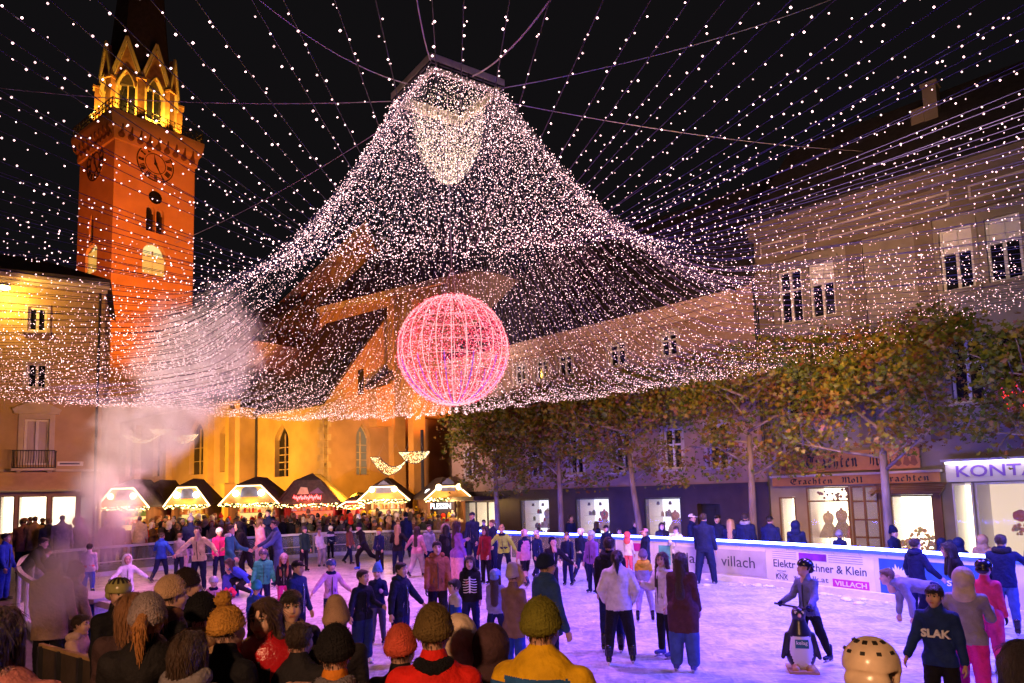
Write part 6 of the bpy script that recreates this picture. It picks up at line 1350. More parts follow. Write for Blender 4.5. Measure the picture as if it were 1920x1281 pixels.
S(165, 1020, 1120, 'person in red and blue at the railing half lost in steam', 170, top=(.6, .5, .6), leg=BLUE, stripe=(.7, .05, .08), hair='short')
S(40, 1015, 1140, 'dark-clad man leaning forward over the left railing', 70, top=BLK, leg=BLK, lean=35, arms=(FWD, FWD), hk=1.12, sk=None)
S(72, 1028, 1120, 'person in blue trousers behind the leaning man', 120, top=LIL, leg=BLUE, lean=20, sk=None)
S(5, 1000, 1125, 'blue-lit person cut off by the left edge', 60, top=BLUE, leg=BLUE, sk=None)
S(655, 985, 1058, 'skater in a rust sweater gliding along the far railing', 60, top=(.3, .1, .05), leg=NAVY, hair='bob', hcol=DBR, legs=WALK)
S(712, 992, 1070, 'child in a yellow beanie and navy jacket by the black striding skater', -30, top=NAVY, leg=BLK, gears=[('beanie', YEL)], kid=True)
S(805, 984, 1078, 'teenager in a grey hoodie behind the boy in rust brown', 20, top=GRY, leg=NAVY, hair='short', gears=[('hooddown', GRY)])
S(912, 988, 1095, 'woman in a dark red coat between the capped man and the green jacket', -40, top=(.25, .02, .03), leg=BLK, hair='long', hcol=DBR, coat=.1)
S(1008, 996, 1088, 'boy in a navy jacket and white beanie beside the pink helmet', 40, top=NAVY, leg=NAVY, gears=[('beanie', WHT)], legs=WALK)
S(1066, 1000, 1098, 'skater in a striped navy sweater behind the reaching man', -20, top=NAVY, leg=NAVY, stripe=WHT, hair='short', hcol=LBR)
S(570, 988, 1072, 'skater in a dark green jacket between the camouflage boy and the white sweater', 40, top=(.02, .06, .035), leg=BLK, gears=[('beanie', DGR)])
S(410, 992, 1088, 'child in a magenta jacket by the far railing', 10, top=MAG, leg=NAVY, gears=[('helmet', WHT)], hair=None, kid=True)
S(335, 1000, 1085, 'skater in a grey jacket leaning on the far railing', 150, top=GRY, leg=NAVY, hair='short', hcol=LBR)
S(1140, 985, 1075, 'man in a black cap talking at the lit boards', -30, top=NAVY, leg=BLK, gears=[('cap', BLK)])
# ---- onlookers in front
rj, rji = N(500, 1124, 5.1, 'young woman with long brown hair in a shiny red jacket looking up', -18, top=(.42, .012, .02), leg=BLK, hair='long_side', hcol=(.06, .03, .02), skin=(.62, .38, .28), topk='g', puff=.7, wide=1.15, turn=-14, nod=8, res=.0105)
N(546, 1110, 6.0, 'boy with dark fringe and a fur collar behind the red jacket', 5, top=(.05, .05, .09), leg=BLK, hair='fringe', hcol=BLKH, gears=[('scarf', (.4, .28, .2))], wide=1.1)
N(423, 1146, 4.7, 'person in a mustard bobble hat and black coat looking right', 130, top=BLK, leg=BLK, hair='short', gears=[('pom', (.52, .26, .05))], wide=1.1)
N(378, 1122, 5.2, 'person in a black hat and tan hooded coat', 150, top=(.33, .2, .11), leg=BLK, gears=[('beanie', BLK), ('hooddown', (.33, .2, .11))], wide=1.1)
N(352, 1190, 4.3, 'child in a grey fur coat with dark hair', 150, top=(.22, .19, .19), leg=BLK, hair='bob', hcol=DBR, gears=[('hooddown', (.2, .18, .19))], kid=True)
N(318, 1088, 5.9, 'person in a cream beanie and black jacket', 110, top=BLK, leg=BLK, gears=[('beanie', (.55, .36, .22)), ('hooddown', BRN)], wide=1.1)
N(348, 1074, 6.7, 'tall man in a black beanie behind the cream beanie', 100, top=BLK, leg=BLK, gears=[('beanie', (.03, .02, .02))])
N(277, 1126, 4.6, 'woman with a ginger ponytail in a wide black coat', 165, top=(.014, .013, .014), leg=BLK, hair='tail', hcol=(.38, .16, .04), gears=[('ribbed', (.3, .24, .24))], wide=1.2, coat=.1)
N(247, 1114, 5.3, 'woman with brown hair in a dark brown coat beside the black coat', 160, top=(.05, .028, .03), leg=BLK, hair='bob', hcol=(.22, .1, .04), wide=1.1)
N(222, 1091, 7.0, 'child in a yellow and black slotted bicycle helmet', 20, top=BLK, leg=BLK, gears=[('bike', (.3, .28, .1))], hair='short')
N(98, 1045, 10.4, 'man in a tan coat standing in drifting steam at the left', 150, zg=0, top=(.3, .2, .15), leg=BLK, hair='short', wide=1.25, coat=.12)
N(142, 1062, 10.8, 'second person in a pale tan coat standing in the steam', 120, zg=0, top=(.42, .3, .24), leg=BLK, gears=[('slouch', (.3, .2, .16))], wide=1.1)
N(-12, 1135, 3.2, 'person in a rose coat cut off by the lower left corner', 150, top=(.4, .14, .13), leg=BLK, hair='bob', hcol=DBR, wide=1.25, gears=[('scarf', (.4, .2, .18))])
N(630, 1138, 5.5, 'person in a tan slouch beanie and black sweater marked 877', 170, top=(.02, .018, .022), leg=BLK, gears=[('slouch', (.42, .27, .19))], wide=1.1)
NUM = _last = N(560, 1172, 5.0, 'person in a black sweatshirt with pale digits on the shoulder', 150, top=(.018, .017, .02), leg=BLK, hair='short', wide=1.15)
N(628, 1186, 4.0, 'person in a black beanie and orange jacket with grey scarf', 175, top=(.6, .2, .02), leg=BLK, gears=[('beanie', (.015, .014, .016)), ('scarf', (.18, .16, .18))], wide=1.05)
N(750, 1186, 4.5, 'child in a coral red ribbed beanie', 160, top=BLK, leg=BLK, gears=[('ribbed', (.62, .1, .06))], wide=1.05)
N(812, 1147, 4.05, 'man in an olive fur-knit hat and bright red jacket', 175, top=(.62, .018, .012), leg=BLK, gears=[('beanie', (.13, .085, .03)), ('scarf', BLK)], wide=1.15)
N(862, 1162, 4.7, 'child in a cream fleece hood beside the red jacket', 150, top=(.6, .48, .5), leg=BLK, hair=None, gears=[('hood', (.62, .48, .38))], wide=1.)
N(921, 1180, 4.6, 'person in a dark brown hood between cream hood and yellow jacket', 170, top=(.05, .025, .025), leg=BLK, hair=None, gears=[('hood', (.06, .03, .035))], wide=1.15)
yj, yji = N(1012, 1134, 3.9, 'man in an olive beanie and yellow and blue jacket seen from behind', 160, top=(.02, .09, .26), top2=(.62, .36, .01), leg=BLK, gears=[('beanie', (.16, .15, .02))], wide=1.2, arms=((20, 5, 30), (20, 5, 30)), yoke=.0)
N(1630, 1214, 3.2, 'child in a pale cream helmet with black slots at the bottom edge', 165, top=BLK, leg=BLK, gears=[('helmet', (.68, .52, .36))])
N(1916, 1205, 3.4, 'dark-haired person cut off by the lower right corner', 170, top=BLK, leg=BLK, hair='bob', hcol=(.015, .01, .015), wide=1.1)
# ---- onlookers behind the boards on the right
def W(px, yt, Y, label, face=0, **k): return N(px, yt, Y, label, face, zg=-.05, res=.02, **k)
W(1069, 966, 28.3, 'woman in a navy coat with a pale bag strap by the second shop window', 40, top=NAVY, leg=NAVY, hair='bun', hcol=BLKH, gears=[('scarf', TAN)], wide=1.1, coat=.1)
W(1010, 990, 30, 'small dark silhouette before the first white shop window', 150, top=NAVY, leg=NAVY, hair='short')
W(1138, 995, 28, 'short dark silhouette before the second white shop window', 170, top=NAVY, leg=NAVY, hair='short')
W(1118, 978, 27.6, 'woman with long brown hair before the second shop window', 130, top=NAVY, leg=NAVY, hair='long', hcol=DBR)
W(1190, 977, 25.2, 'woman with glasses and a white bag strap at the leaning tree', 20, top=NAVY, leg=NAVY, hair='bun', hcol=DBR, gears=[('scarf', NAVY)], wide=1.1)
W(1160, 992, 25, 'dark-haired child behind the boards by the leaning tree', 30, top=NAVY, leg=NAVY, hair='short')
W(1296, 964, 23.2, 'man in a white baseball cap beside the dark doorway', 70, top=NAVY, leg=NAVY, gears=[('cap', WHT)], wide=1.1)
W(1345, 966, 22.6, 'man in a dark cap half hidden by the tall man', -20, top=NAVY, leg=NAVY, gears=[('cap', BLK)])
W(1369, 974, 21.8, 'woman with long blond hair behind the villach board', 160, top=NAVY, leg=NAVY, hair='long', hcol=BLOND)
W(1396, 962, 21.4, 'man in a grey hood and navy jacket under the trees', 160, top=NAVY, leg=NAVY, hair='short', gears=[('hooddown', GRY)], wide=1.15)
W(1442, 968, 20.8, 'broad man in a flat cap before the yellow window', 150, top=NAVY, leg=NAVY, gears=[('cap', BLK)], wide=1.25)
W(1491, 978, 20.2, 'person in a dark hood with pale fur edge behind the boards', 170, top=NAVY, leg=NAVY, hair=None, gears=[('hood', NAVY), ('scarf', (.5, .36, .3))], wide=1.15)
W(1573, 996, 19, 'child in a grey beanie before the costume shop window', 150, top=NAVY, leg=NAVY, gears=[('beanie', GRY)])
W(1674, 991, 17.8, 'person in a pointed hat silhouetted before the bright shop window', 60, top=NAVY, leg=NAVY, gears=[('slouch', NAVY)], wide=1.1)
for x, yt, Y in ((1766, 1013, 16.6), (1782, 1017, 16.2), (1797, 1012, 16)): W(x, yt, Y, {1766: 'leftmost of three dark heads behind the blue daisy board', 1782: 'middle one of three dark heads behind the blue daisy board', 1797: 'rightmost of three dark heads behind the blue daisy board'}[x], 170, top=NAVY, leg=NAVY, hair=None, gears=[('hood', NAVY)])
W(1842, 1005, 15.6, 'person in a beige hooded coat behind the boards before the optician', 160, top=TAN, leg=NAVY, hair=None, gears=[('hood', TAN)], wide=1.2)
W(907, 975, 31, 'man in a pale shirt standing in the PLESSIN doorway', 0, top=NAVY, leg=NAVY, hair='short')
# ---- the crowd behind the far railing
rc = random.Random(11); COATS = [BLK, (.03, .025, .03), BRN, (.1, .06, .03), TAN, (.06, .05, .05), (.2, .13, .06), NAVY, (.04, .05, .03), BLK, (.25, .17, .1), DGR]
WORD = {0: 'black', 1: 'sooty black', 2: 'brown', 3: 'dark brown', 4: 'tan', 5: 'charcoal', 6: 'caramel', 7: 'navy', 8: 'dark olive', 9: 'black', 10: 'sand', 11: 'grey'}
GG = [('beanie', 'beanie'), ('pom', 'bobble hat'), (None, 'bare head'), ('hood', 'hood'), ('hooddown', 'hood down'), ('cap', 'cap'), ('slouch', 'slouch hat'), ('scarf', 'scarf')]
PLACE = [(300, 'near the steam'), (345, 'by the red side wall'), (420, 'before the cold-lit stall'), (500, 'before the bell-sign stall'), (575, 'left of the red script stall'), (640, 'before the red script stall'), (700, 'by the small red kiosk'), (770, 'before the golden stall'), (900, 'by the last stall')]
seen_l = set(); n_c = 0
for row in range(4):
    x = 255+row*6
    while x < 850:
        Y = [33.9, 34.9, 35.8, 36.6][row]+rc.uniform(-.4, .4); h = rc.uniform(1.55, 1.88)
        if (row == 0 and x < 560 and Y < 34.2): Y = 34.4
        ci = rc.randrange(12); gi = rc.randrange(8); ck = COATS[ci]; gk, gw = GG[gi]
        if abs(x-272) < 9 and row == 0: ck, ci = (.6, .06, .02), 12
        pl = next(p for lim, p in PLACE if x < lim); cw = WORD.get(ci, 'orange red')
        lab = '%s in %s coat, %s, crowd row %s %s' % (rc.choice(['onlooker', 'visitor', 'stroller', 'guest', 'bystander', 'market-goer']), cw, gw, ['one', 'two', 'three', 'four'][row], pl)
        kk = 0
        while lab in seen_l:
            kk += 1; lab = lab.replace(lab.split()[0], ['elder', 'walker', 'shopper', 'spectator', 'reveller', 'passer-by', 'patron'][kk % 7], 1)
            if kk > 7: break
        seen_l.add(lab)
        p = aty(x, 960, Y); fc = rc.choice([180, 160, 200, 150, 90, -90, 30, 0, 170])
        g_ = [(gk, rc.choice([BLK, BRN, TAN, CRM, RED, DGR, YEL, WHT]))] if gk else []
        person(lab, (p.x, p.y, -.046+max(0, min(1, (p.y-34)/2.6))*.286), h, fc, top=ck, leg=rc.choice([BLK, NAVY, DGR, DEN]), hair=None if gk == 'hood' else rc.choice(['short', 'bob', 'long', 'short', 'bun']), hcol=rc.choice([BLKH, DBR, LBR, BLOND, GING]), gears=g_, res=.036, wide=rc.uniform(1, 1.25), coat=rc.choice([0, .08, .15]), arms=(rc.choice([DOWN, BENT, POCK]), rc.choice([DOWN, BENT, POCK])), group='crowd of market visitors behind the far railing')
        x += rc.uniform(11, 18)
for (x, yt, Y, cl, lab) in ((45, 972, 29, BRN, 'person in a brown coat with fur collar looking into the lit shop'), (57, 968, 29.6, DGR, 'dark-haired person behind the brown coat at the shop window'), (66, 967, 29, (.22, .14, .07), 'person in a caramel padded coat at the lit shop window'), (80, 970, 29.2, BLK, 'man in a black coat and cap at the lit shop window'), (93, 972, 28.6, DGR, 'woman with fair hair beside the pale pink puffer jacket'), (117, 965, 28.4, (.5, .36, .4), 'person in a pale pink puffer jacket in the steam'), (148, 972, 29, BRN, 'hooded figure half lost in the steam by the shop'), (262, 968, 33.6, (.5, .42, .4), 'person in a pale jacket and rucksack at the edge of the steam'), (200, 975, 32, (.3, .2, .2), 'shadowy figure deep in the steam'), (222, 978, 33, BRN, 'second shadowy figure in the steam before the left stall')):
    N(x, yt, Y, lab, 170, zg=-.05, res=.03, top=cl, leg=BLK, hair='short', hcol=LBR if 'fair' in lab else DBR, gears=[('cap', BLK)] if 'cap' in lab else [('hoodfur', TAN)] if 'fur' in lab else [('hood', cl)] if 'hooded' in lab else [], wide=1.2, coat=.1)

# ================================================================== small things carried, printed or standing about
def on_body(info, s_, z_, d_=.0):
    """point on the chest: s_ to the side, z_ above the hip along the trunk, d_ out of the front"""
    return V(info['hip']+info['ts']*s_+info['tu']*z_+info['tf']*d_)
def chest_frame(o, info):
    f = Fr((0, 0, 0), (1, 0, 0)); ts = info['ts']; sgn = 1 if np.cross(info['tf'], info['tu'])@ts > 0 else -1
    f.s = V(-ts*sgn); f.n = V(info['tf']); f.z = V(info['tu']); f.o = o.location+V(info['hip']); 
    if f.s.cross(f.z).dot(f.n) < 0: f.s = -f.s
    return f
# rib cage print
f = chest_frame(sk_, ski); H = ski['H']; mb = MB(); d0 = .112*H/1.2*1.0; d0 = ski['sw']*.86
f.box(mb, -.014, .014, .07*H, .27*H, d0-.05, d0+.02)
for i in range(6):
    z0 = (.25-.032*i)*H; w_ = (.075+.008*min(i, 3)-.006*max(0, i-3))*H
    for sd in (-1, 1):
        pts = [f.p(sd*w_*t, z0-.012*H*math.sin(t*2.6)-.01*t*H, d0+.012-.5*w_*t*t*.9) for t in (0, .25, .5, .75, 1)]
        for a, b_ in zip(pts, pts[1:]): mb.bar(a, b_, .012, .02, f.n)
o = mb.build('rib_cage_print', m_pwhite, sk_); 
mb = MB(); mb.lathe(f.p(-.035*H, .2*H, d0-.012), [(.022*H, 0), (.02*H, .02)], 10, f.n); mb.build('heart_print', mat('print_heart', (.35, .06, .04), .6), sk_)
# sweatshirt letters
f = chest_frame(bb, bbi); f.s, d0 = f.s, bbi['sw']*.80; letters('SLAK', f, -.13, .155*bbi['H'], d0+.02, .27, .085, m_pwhite, bb, .03, .03)
# dark sweater in the open red jacket
f = chest_frame(rj, rji); H = rji['H']; mb = MB(); sw_ = rji['sw']
for z0, z1, w0, w1 in ((.02, .1, .032, .036), (.1, .18, .036, .04), (.18, .25, .04, .044), (.25, .3, .044, .03)):
    d0, d1 = [sw_*(.95 if z < .2 else .95-3.2*(z-.2))+.012 for z in (z0, z1)]
    P_ = [f.p(-w0*H, z0*H, d0-.014), f.p(0, z0*H, d0), f.p(w0*H, z0*H, d0-.014), f.p(w1*H, z1*H, d1-.014), f.p(0, z1*H, d1), f.p(-w1*H, z1*H, d1-.014)]
    mb.add(P_+[p-f.n*.06 for p in P_], [(0, 1, 4, 5), (1, 2, 3, 4), (6, 11, 10, 7), (7, 10, 9, 8), (0, 5, 11, 6), (2, 8, 9, 3)])
mb.build('sweater', cm((.05, .035, .045), 'k'), rj)
# digits on the black sweatshirt's shoulder
o_, nf = NUM; f = chest_frame(o_, nf); f.n = -f.n; f.s = -f.s; letters('877', f, -.02, .235*nf['H'], nf['sw']*.86, .19, .075, mat('print_rosy', (.6, .35, .28), .6), o_, .02, .03)
# yellow jacket's side panels
# penguin skating aid
hb = V(pbi['arm'][-1][2])+pb.location; hb2 = V(pbi['arm'][1][2])+pb.location; hm = (hb+hb2)/2; pg = V((hm.x, hm.y, 0))+V((-.03, -.1, 0))
PEN = empty('penguin_skating_aid', pg, 'black and white penguin-shaped skating aid with a green kelag label', 'skating aid')
fw = V((-.25, -.97, 0)).normalized(); sd_ = V((fw.y*-1, fw.x, 0))
s = SDF((-.4, -.4, 0), (.4, .4, 1.0), .014, .03)
s.cap((0, 0, .2), (0, 0, .52), .2, .15, 0, flat=((0, 1, 0), .75)); s.cap((0, 0, .52), (0, 0, .74), .15, .085, 0); s.ell((0, -.01, .8), (.1, .105, .1), 0); s.cap((0, -.09, .79), (0, -.17, .775), .03, .012, 2, .006)
s.ell((0, -.075, .3), (.155, .1, .28), 1, k=.006)
for q in (-1, 1): s.cap((q*.17, 0, .5), (q*.25, -.02, .18), .04, .03, 0); s.cap((q*.09, -.02, .06), (q*.1, -.2, .05), .05, .05, 2, .01)
v, q, mi = s.mesh(); Rm = np.array([[-sd_.x, -fw.x, 0], [-sd_.y, -fw.y, 0], [0, 0, 1]]); v = v@Rm.T
if np.linalg.det(Rm) < 0: q = q[:, ::-1]
me = mesh_from(v, q, 'body'); 
for c in (mat('penguin_black', (.015, .016, .02), .3, .1, 5), mat('penguin_white', (.68, .68, .7), .35, .05, 5), mat('penguin_orange', (.5, .3, .1), .5, .1, 5)): me.materials.append(c)
me.polygons.foreach_set('material_index', mi.astype('i')); o = bpy.data.objects.new('body', me); COL.objects.link(o); o.parent = PEN
f = Fr(pg, (-fw.y, fw.x, 0)); f.n = fw
if f.s.cross(Z).dot(f.n) < 0: f.s = -f.s
mb = MB(); f.box(mb, -.09, .09, .34, .46, .16, .185); lb = mb.build('label', mat('kelag_green', (.01, .12, .12), .5, .1, 5), PEN); letters('kelag', f, -.075, .375, .186, .15, .07, m_pwhite, PEN, .01, .006)
mb = MB(); a = V(pbi['arm'][-1][2])+pb.location; g0, g1 = [V(pbi['arm'][q_][2])+V(pbi['arm'][q_][3])*.1+pb.location for q_ in (-1, 1)]; ex = (g1-g0).normalized()*.07; mb.tube([g0-ex, g1+ex], .017, 6); mb.tube([pg+Z*.8, (g0+g1)/2], .02, 6); mb.build('handle', m_black, PEN)
for q in (-1, 1):
    mb = MB(); mb.tube([f.p(q*.045, .83, .085), f.p(q*.045, .83, .1)], .022, 8); mb.build('eye', m_pwhite, PEN)
mb = MB(); f.box(mb, -.2, .2, 0, .035, -.22, .28); mb.build('runner', mat('runner_wood', (.4, .24, .12), .6, .2, 4), PEN)
# slots of the cream helmet / bicycle helmet are dark pads
for o in bpy.data.objects:
    if o.get('label') in ('child in a pale cream helmet with black slots at the bottom edge', 'child in a yellow and black slotted bicycle helmet'):
        bike = 'bicycle' in o['label']
        for ch in list(o.children):
            if not ch.name.startswith('helmet'): continue
            mb = MB(); nsl = 7 if bike else 5
            for i in range(nsl):
                a = math.pi*(i+.5)/nsl
                for b0 in ((.55, 1.2),) if bike else ((.95, 1.1), (.5, .62)):
                    pts = [V((.114*math.cos(t)*math.cos(a), .012+.134*math.cos(t)*-math.sin(a)*(1 if bike else -1), .055+.114*math.sin(t))) for t in np.linspace(b0[0], b0[1], 4)]
                    for p, q in zip(pts, pts[1:]): mb.bar(p, q, .018, .008, (p+q)/2)
            me_o = mb.build('slots', m_ink); me_o.parent = ch
# backpack on the man behind, hanging bag straps kept as cloth colours; bench with the seated boy
bp0 = aty(128, 1225, 8.6); bd = V((.80, -.60, 0)).normalized(); bn = V((.6, .8, 0)).normalized(); B0 = V((bp0.x, bp0.y, 0))
BEN = empty('park_bench', B0, 'dark wooden bench with a pale top rail at the lower left', 'bench')
mb = MB()
for q in (0, 1): mb.box(B0+bd*-.9+bn*(.12+.2*q)+Z*.42, bd*1.9, bn*.18, Z*.035)
mb.build('seat', m_wood, BEN)
for i in range(3): mb = MB(); mb.box(B0+bd*(-.9+i*.64)+Z*.42, bd*.61, bn*.03, Z*.42); mb.build('back_panel', mat('bench_panel', (.07, .05, .035), .6, .3, 4, .2), BEN)
mb = MB(); mb.box(B0+bd*-.92-bn*.01+Z*.845, bd*1.94, bn*.05, Z*.04); mb.build('top_rail', mat('bench_rail', (.5, .3, .13), .5, .2, 5), BEN)
for s_ in (-.85, -.27, .37, .98):
    mb = MB(); mb.box(B0+bd*s_-bn*.0, bd*.06, bn*-.05, Z*.86); mb.box(B0+bd*s_+bn*.42, bd*.06, bn*.05, Z*.42); mb.build('leg', m_dark, BEN)
sb = B0+bd*-.42+bn*.2
person('boy in a pale pink hoodie sitting on the bench and holding his hands up', (sb.x, sb.y, 0), 1.45, 95, top=(.55, .36, .31), leg=(.45, .33, .28), hair='short', hcol=(.03, .016, .01), gears=[('hooddown', (.58, .4, .34))], sit=.5, legs=((85, 8, 85), (85, 8, 85)), arms=((10, 35, 85), (14, 30, 85)), fist=(1, 1), res=.011, kid=True, lean=8, stripe=(.06, .04, .05))
# skis-like patio stand: menu boards, litter bin by the tree, mannequins and goods in the shop windows
def mannequin(f, s, z0, d, cl, label, h=1.25):
    b0 = f.p(s, z0, d); T = empty('dress_form', b0, label, 'mannequin', group='clothes forms in the shop windows')
    mb = MB(); mb.tube([b0, b0+Z*h*.45], .02, 6); mb.lathe(b0, [(.14, 0), (.14, .02), (.02, .03)], 10); mb.build('stand', m_dark, T)
    mb = MB(); mb.lathe(b0+Z*h*.28, [(.27*h, 0), (.24*h, h*.12), (.13*h, h*.34), (.1*h, h*.38)], 12); mb.build('skirt', cm(cl[0]), T, smooth=True)
    mb = MB(); mb.lathe(b0+Z*h*.66, [(.1*h, 0), (.14*h, h*.12), (.15*h, h*.2), (.11*h, h*.28), (.04*h, h*.31), (.04*h, h*.36)], 12); mb.build('bodice', cm(cl[1]), T, smooth=True)
mannequin(FB, -5.05, .5, -1.0, ((.3, .28, .2), (.5, .42, .3)), 'costume dress on a form at the left of the costume shop window')
mannequin(FB, -4.6, .5, -1.0, ((.16, .12, .1), (.3, .2, .15)), 'dark costume dress on a form in the middle of the costume window', 1.35)
mannequin(FB, -4.2, .5, -1.0, ((.35, .05, .12), (.6, .45, .3)), 'costume dress with a red apron at the right of the costume window')
mannequin(FB, -11.2, .55, -.9, ((.45, .3, .3), (.5, .25, .2)), 'rose clothes on a form in the third white shop window')
mannequin(FB, -14.9, .6, -.9, ((.6, .55, .5), (.5, .12, .1)), 'pale clothes with red on a form in the second white shop window')
mannequin(FB, -18.4, .66, -.9, ((.6, .58, .6), (.55, .5, .5)), 'white clothes on a form in the first white shop window')
for i, (s0, s1, z0, z1, cc, lab) in enumerate(((-5.2, -4.1, 2.12, 2.5, (.2, .1, .04), 'dark carved wood pieces above the costume shop window'), (-2.68, -1.55, .36, 1.25, (.5, .33, .1), 'golden heap of small ornaments in the right shop window'), (.3, .75, 1.05, 1.3, (.7, .3, .15), 'orange display box in the optician window'), (1.2, 1.9, .8, 1.15, (.6, .5, .4), 'beige poster stand in the optician window'))):
    T = empty('window_display', FB.p((s0+s1)/2, z0, -.6), lab, 'display')
    rr = random.Random(i)
    for k in range(26 if i != 1 else 150):
        mb = MB(); s_ = rr.uniform(s0, s1); z_ = z0+(z1-z0)*rr.random()*(1-abs((s_-(s0+s1)/2)/(s1-s0))*1.2) if i == 1 else rr.uniform(z0, z1); r = rr.uniform(.03, .07)
        mb.lathe(FB.p(s_, z_, -.65+rr.uniform(-.15, .1)), [(r*.5, 0), (r, r*.7), (r*.4, r*1.7)], 6); mb.build('ornament', cm(tuple(c*rr.uniform(.6, 1.3) for c in cc)), T)
mb = MB(); mb.lathe(FB.p(.5, 1.62, -.9), [(.02, -.18), (.18, -.1), (.2, 0), (.18, .1), (.02, .18)], 12); mb.build('display_ball', cm((.6, .02, .02)), base=FB.p(.5, 1.5, -.9), label='red ball display in the optician window', cat='display', smooth=True)
T = empty('spectacles_sign', FB.p(2.3, 1.0, -.4), 'big drawn pair of black spectacles in the optician window', 'sign')
for q in (0, .55):
    mb = MB(); mb.tube([FB.p(1.6+q+.22*math.cos(a), .95+.16*math.sin(a), -.35) for a in np.linspace(0, 2*math.pi, 15)[:-1]], .022, 5, closed=True); mb.build('rim', m_ink, T)
mb = MB(); mb.bar(FB.p(1.82, .98, -.35), FB.p(1.93, .98, -.35), .03); mb.build('bridge', m_ink, T)
for k, (wd) in enumerate(shops):       # wreaths and track lamps behind the white shop windows
    for q in range(3):
        s_ = wd[0]+(wd[1]-wd[0])*(q+.5)/3; mb = MB(); mb.lathe(FB.p(s_, 2.2, -.6), [(.05, 0), (.07, -.12), (.06, -.14)], 8); mb.build('track_lamp', m_dark, base=FB.p(s_, 2.2, -.6), label='%s black track lamp in the %s white shop window' % (('left', 'middle', 'right')[q], ('leftmost', 'middle', 'rightmost')[k]), cat='lamp', group='track lamps in the white shop windows')
for k_, wd in enumerate(shops):
    T = empty('window_display', FB.p((wd[0]+wd[1])/2, wd[2], -.7), 'small pale and red goods on stands in the %s white shop window' % ('leftmost', 'middle', 'rightmost')[k_], 'display'); rr = random.Random(60+k_)
    for q in range(22):
        mb = MB(); s_ = rr.uniform(wd[0]+.15, wd[1]-.15); z_ = wd[2]+rr.choice([.0, .35, .7, 1.05])+.02; r = rr.uniform(.04, .09); mb.lathe(FB.p(s_, z_, -.75+rr.uniform(-.2, .2)), [(r, 0), (r, r*rr.uniform(1, 3)), (r*.5, r*3.3)], 7); mb.build('ornament', cm(rr.choice([(.5, .45, .4), (.45, .06, .05), (.1, .16, .1), (.4, .3, .2), (.2, .2, .25)])), T)
    for q in (.35, .7, 1.05):
        mb = MB(); FB.box(mb, wd[0]+.1, wd[1]-.1, wd[2]+q, wd[2]+q+.02, -1.0, -.5); mb.build('glass_shelf', m_glass, T)
# red light ornament in an upper window at the right edge
s_, z_ = FB.px(1893, 745); P = [FB.p(s_+R.gauss(0, .13), z_+R.gauss(0, .2), .12)[:] for i in range(60)]
T = empty('red_ornament', FB.p(s_, z_, .1), 'red glowing ornament in a window among the branches at the right', 'ornament'); bulbs_mesh('bulb', P, .022, emit('red_bulb', (1, .02, .02), 6, sample=False), FB.p(s_, z_, .1), T)
mb = MB(); mb.tube([FB.p(s_, z_+.4, .05), FB.p(s_, z_, .12), FB.p(s_, z_-.3, .12)], .012, 4); mb.build('cord', m_dark, T)
# thin street lamp post by the last stall
p = aty(793, 930, 38); mb = MB(); mb.tube([(p.x, p.y, 0), (p.x, p.y, 6.4)], .09, 8); mb.build('street_post', m_dark, base=(p.x, p.y, 0), label='thin dark lamp post standing behind the golden stall', cat='post')
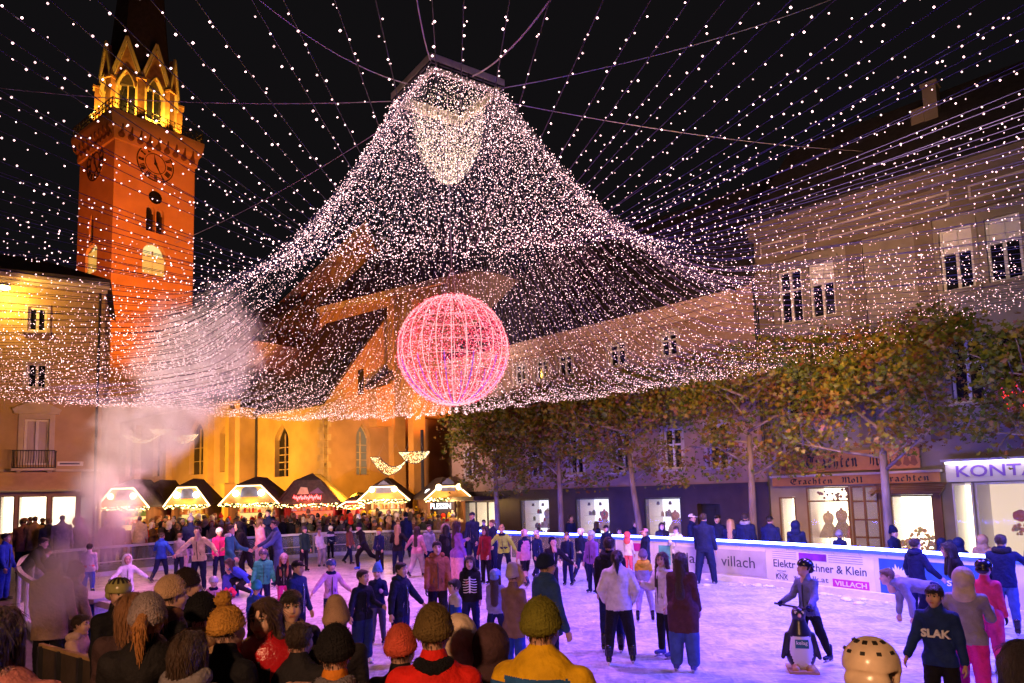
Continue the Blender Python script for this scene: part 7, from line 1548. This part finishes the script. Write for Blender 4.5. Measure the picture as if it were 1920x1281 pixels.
# ------------------------------------------------------------------ steam
def steam(name, c, r, dens, label_kind, seed, lean=(0, 0), top=1.0, scale=.45, thr=.42):
    me = bpy.data.meshes.new(name); bm = bmesh.new(); bmesh.ops.create_icosphere(bm, subdivisions=3, radius=1.0)
    for v in bm.verts:
        z = v.co.z; v.co = V((v.co.x*r[0]*(1+.15*z)+lean[0]*z, v.co.y*r[1]+lean[1]*z, z*r[2]))
    bm.to_mesh(me); bm.free()
    o = bpy.data.objects.new(name, me); COL.objects.link(o); o.location = c; o['kind'] = 'stuff'
    m = bpy.data.materials.new(name); m.use_nodes = True; nt = m.node_tree; nt.nodes.remove(nt.nodes['Principled BSDF']); pv = nt.nodes.new('ShaderNodeVolumePrincipled'); nt.links.new(pv.outputs[0], nt.nodes['Material Output'].inputs['Volume'])
    pv.inputs['Color'].default_value = (.97, .93, .93, 1); pv.inputs['Anisotropy'].default_value = .15
    tc = nt.nodes.new('ShaderNodeTexCoord'); n = nt.nodes.new('ShaderNodeTexNoise'); n.inputs['Scale'].default_value = scale; n.inputs['Detail'].default_value = 5; n.inputs['Distortion'].default_value = 1.2
    mp = nt.nodes.new('ShaderNodeMapping'); mp.inputs['Location'].default_value = (seed, seed*.7, 0); mp.inputs['Scale'].default_value = (1, 1, .75); nt.links.new(tc.outputs['Object'], mp.inputs[0]); nt.links.new(mp.outputs[0], n.inputs['Vector'])
    # fall-off from the axis of the plume
    sx = nt.nodes.new('ShaderNodeSeparateXYZ'); nt.links.new(tc.outputs['Object'], sx.inputs[0])
    def M_(op, a, b_=None):
        x = nt.nodes.new('ShaderNodeMath'); x.operation = op
        for i, q in enumerate((a, b_)):
            if q is None: continue
            if isinstance(q, (int, float)): x.inputs[i].default_value = q
            else: nt.links.new(q, x.inputs[i])
        return x.outputs[0]
    zn = M_('DIVIDE', sx.outputs[2], r[2]); wx = M_('MULTIPLY_ADD', zn, .15); wx.node.inputs[2].default_value = 1.0
    ex = M_('DIVIDE', M_('SUBTRACT', sx.outputs[0], M_('MULTIPLY', zn, lean[0])), r[0]); ey = M_('DIVIDE', M_('SUBTRACT', sx.outputs[1], M_('MULTIPLY', zn, lean[1])), r[1])
    rr = M_('ADD', M_('ADD', M_('MULTIPLY', ex, ex), M_('MULTIPLY', ey, ey)), M_('MULTIPLY', zn, zn))
    fall = M_('MAXIMUM', M_('SUBTRACT', 1.0, rr), 0.0)
    d = M_('MAXIMUM', M_('SUBTRACT', M_('ADD', n.outputs[0], M_('MULTIPLY', fall, .45)), thr+.22), 0.0); d = M_('MULTIPLY', M_('MULTIPLY', d, fall), dens*4)
    nt.links.new(d, pv.inputs['Density']); me.materials.append(m); return o
pa = aty(370, 655, 24); steam('steam', pa, (3.2, 2.2, 2.9), 2.6, '', 3.1, (.7, 0), scale=.75, thr=.46)
pa = aty(290, 790, 24); steam('steam', pa, (2.9, 1.8, 2.9), 2.0, '', 8.3, (1.2, 0), scale=.7, thr=.46)
pa = aty(190, 960, 22.5); steam('steam', pa, (1.9, 1.4, 2.7), 1.4, '', 5.0, (.7, 0), scale=.8, thr=.46)
pa = aty(105, 1090, 9.4); steam('steam', pa, (.75, .5, .85), 2.6, '', 1.7, (.3, 0), scale=1.3, thr=.44)
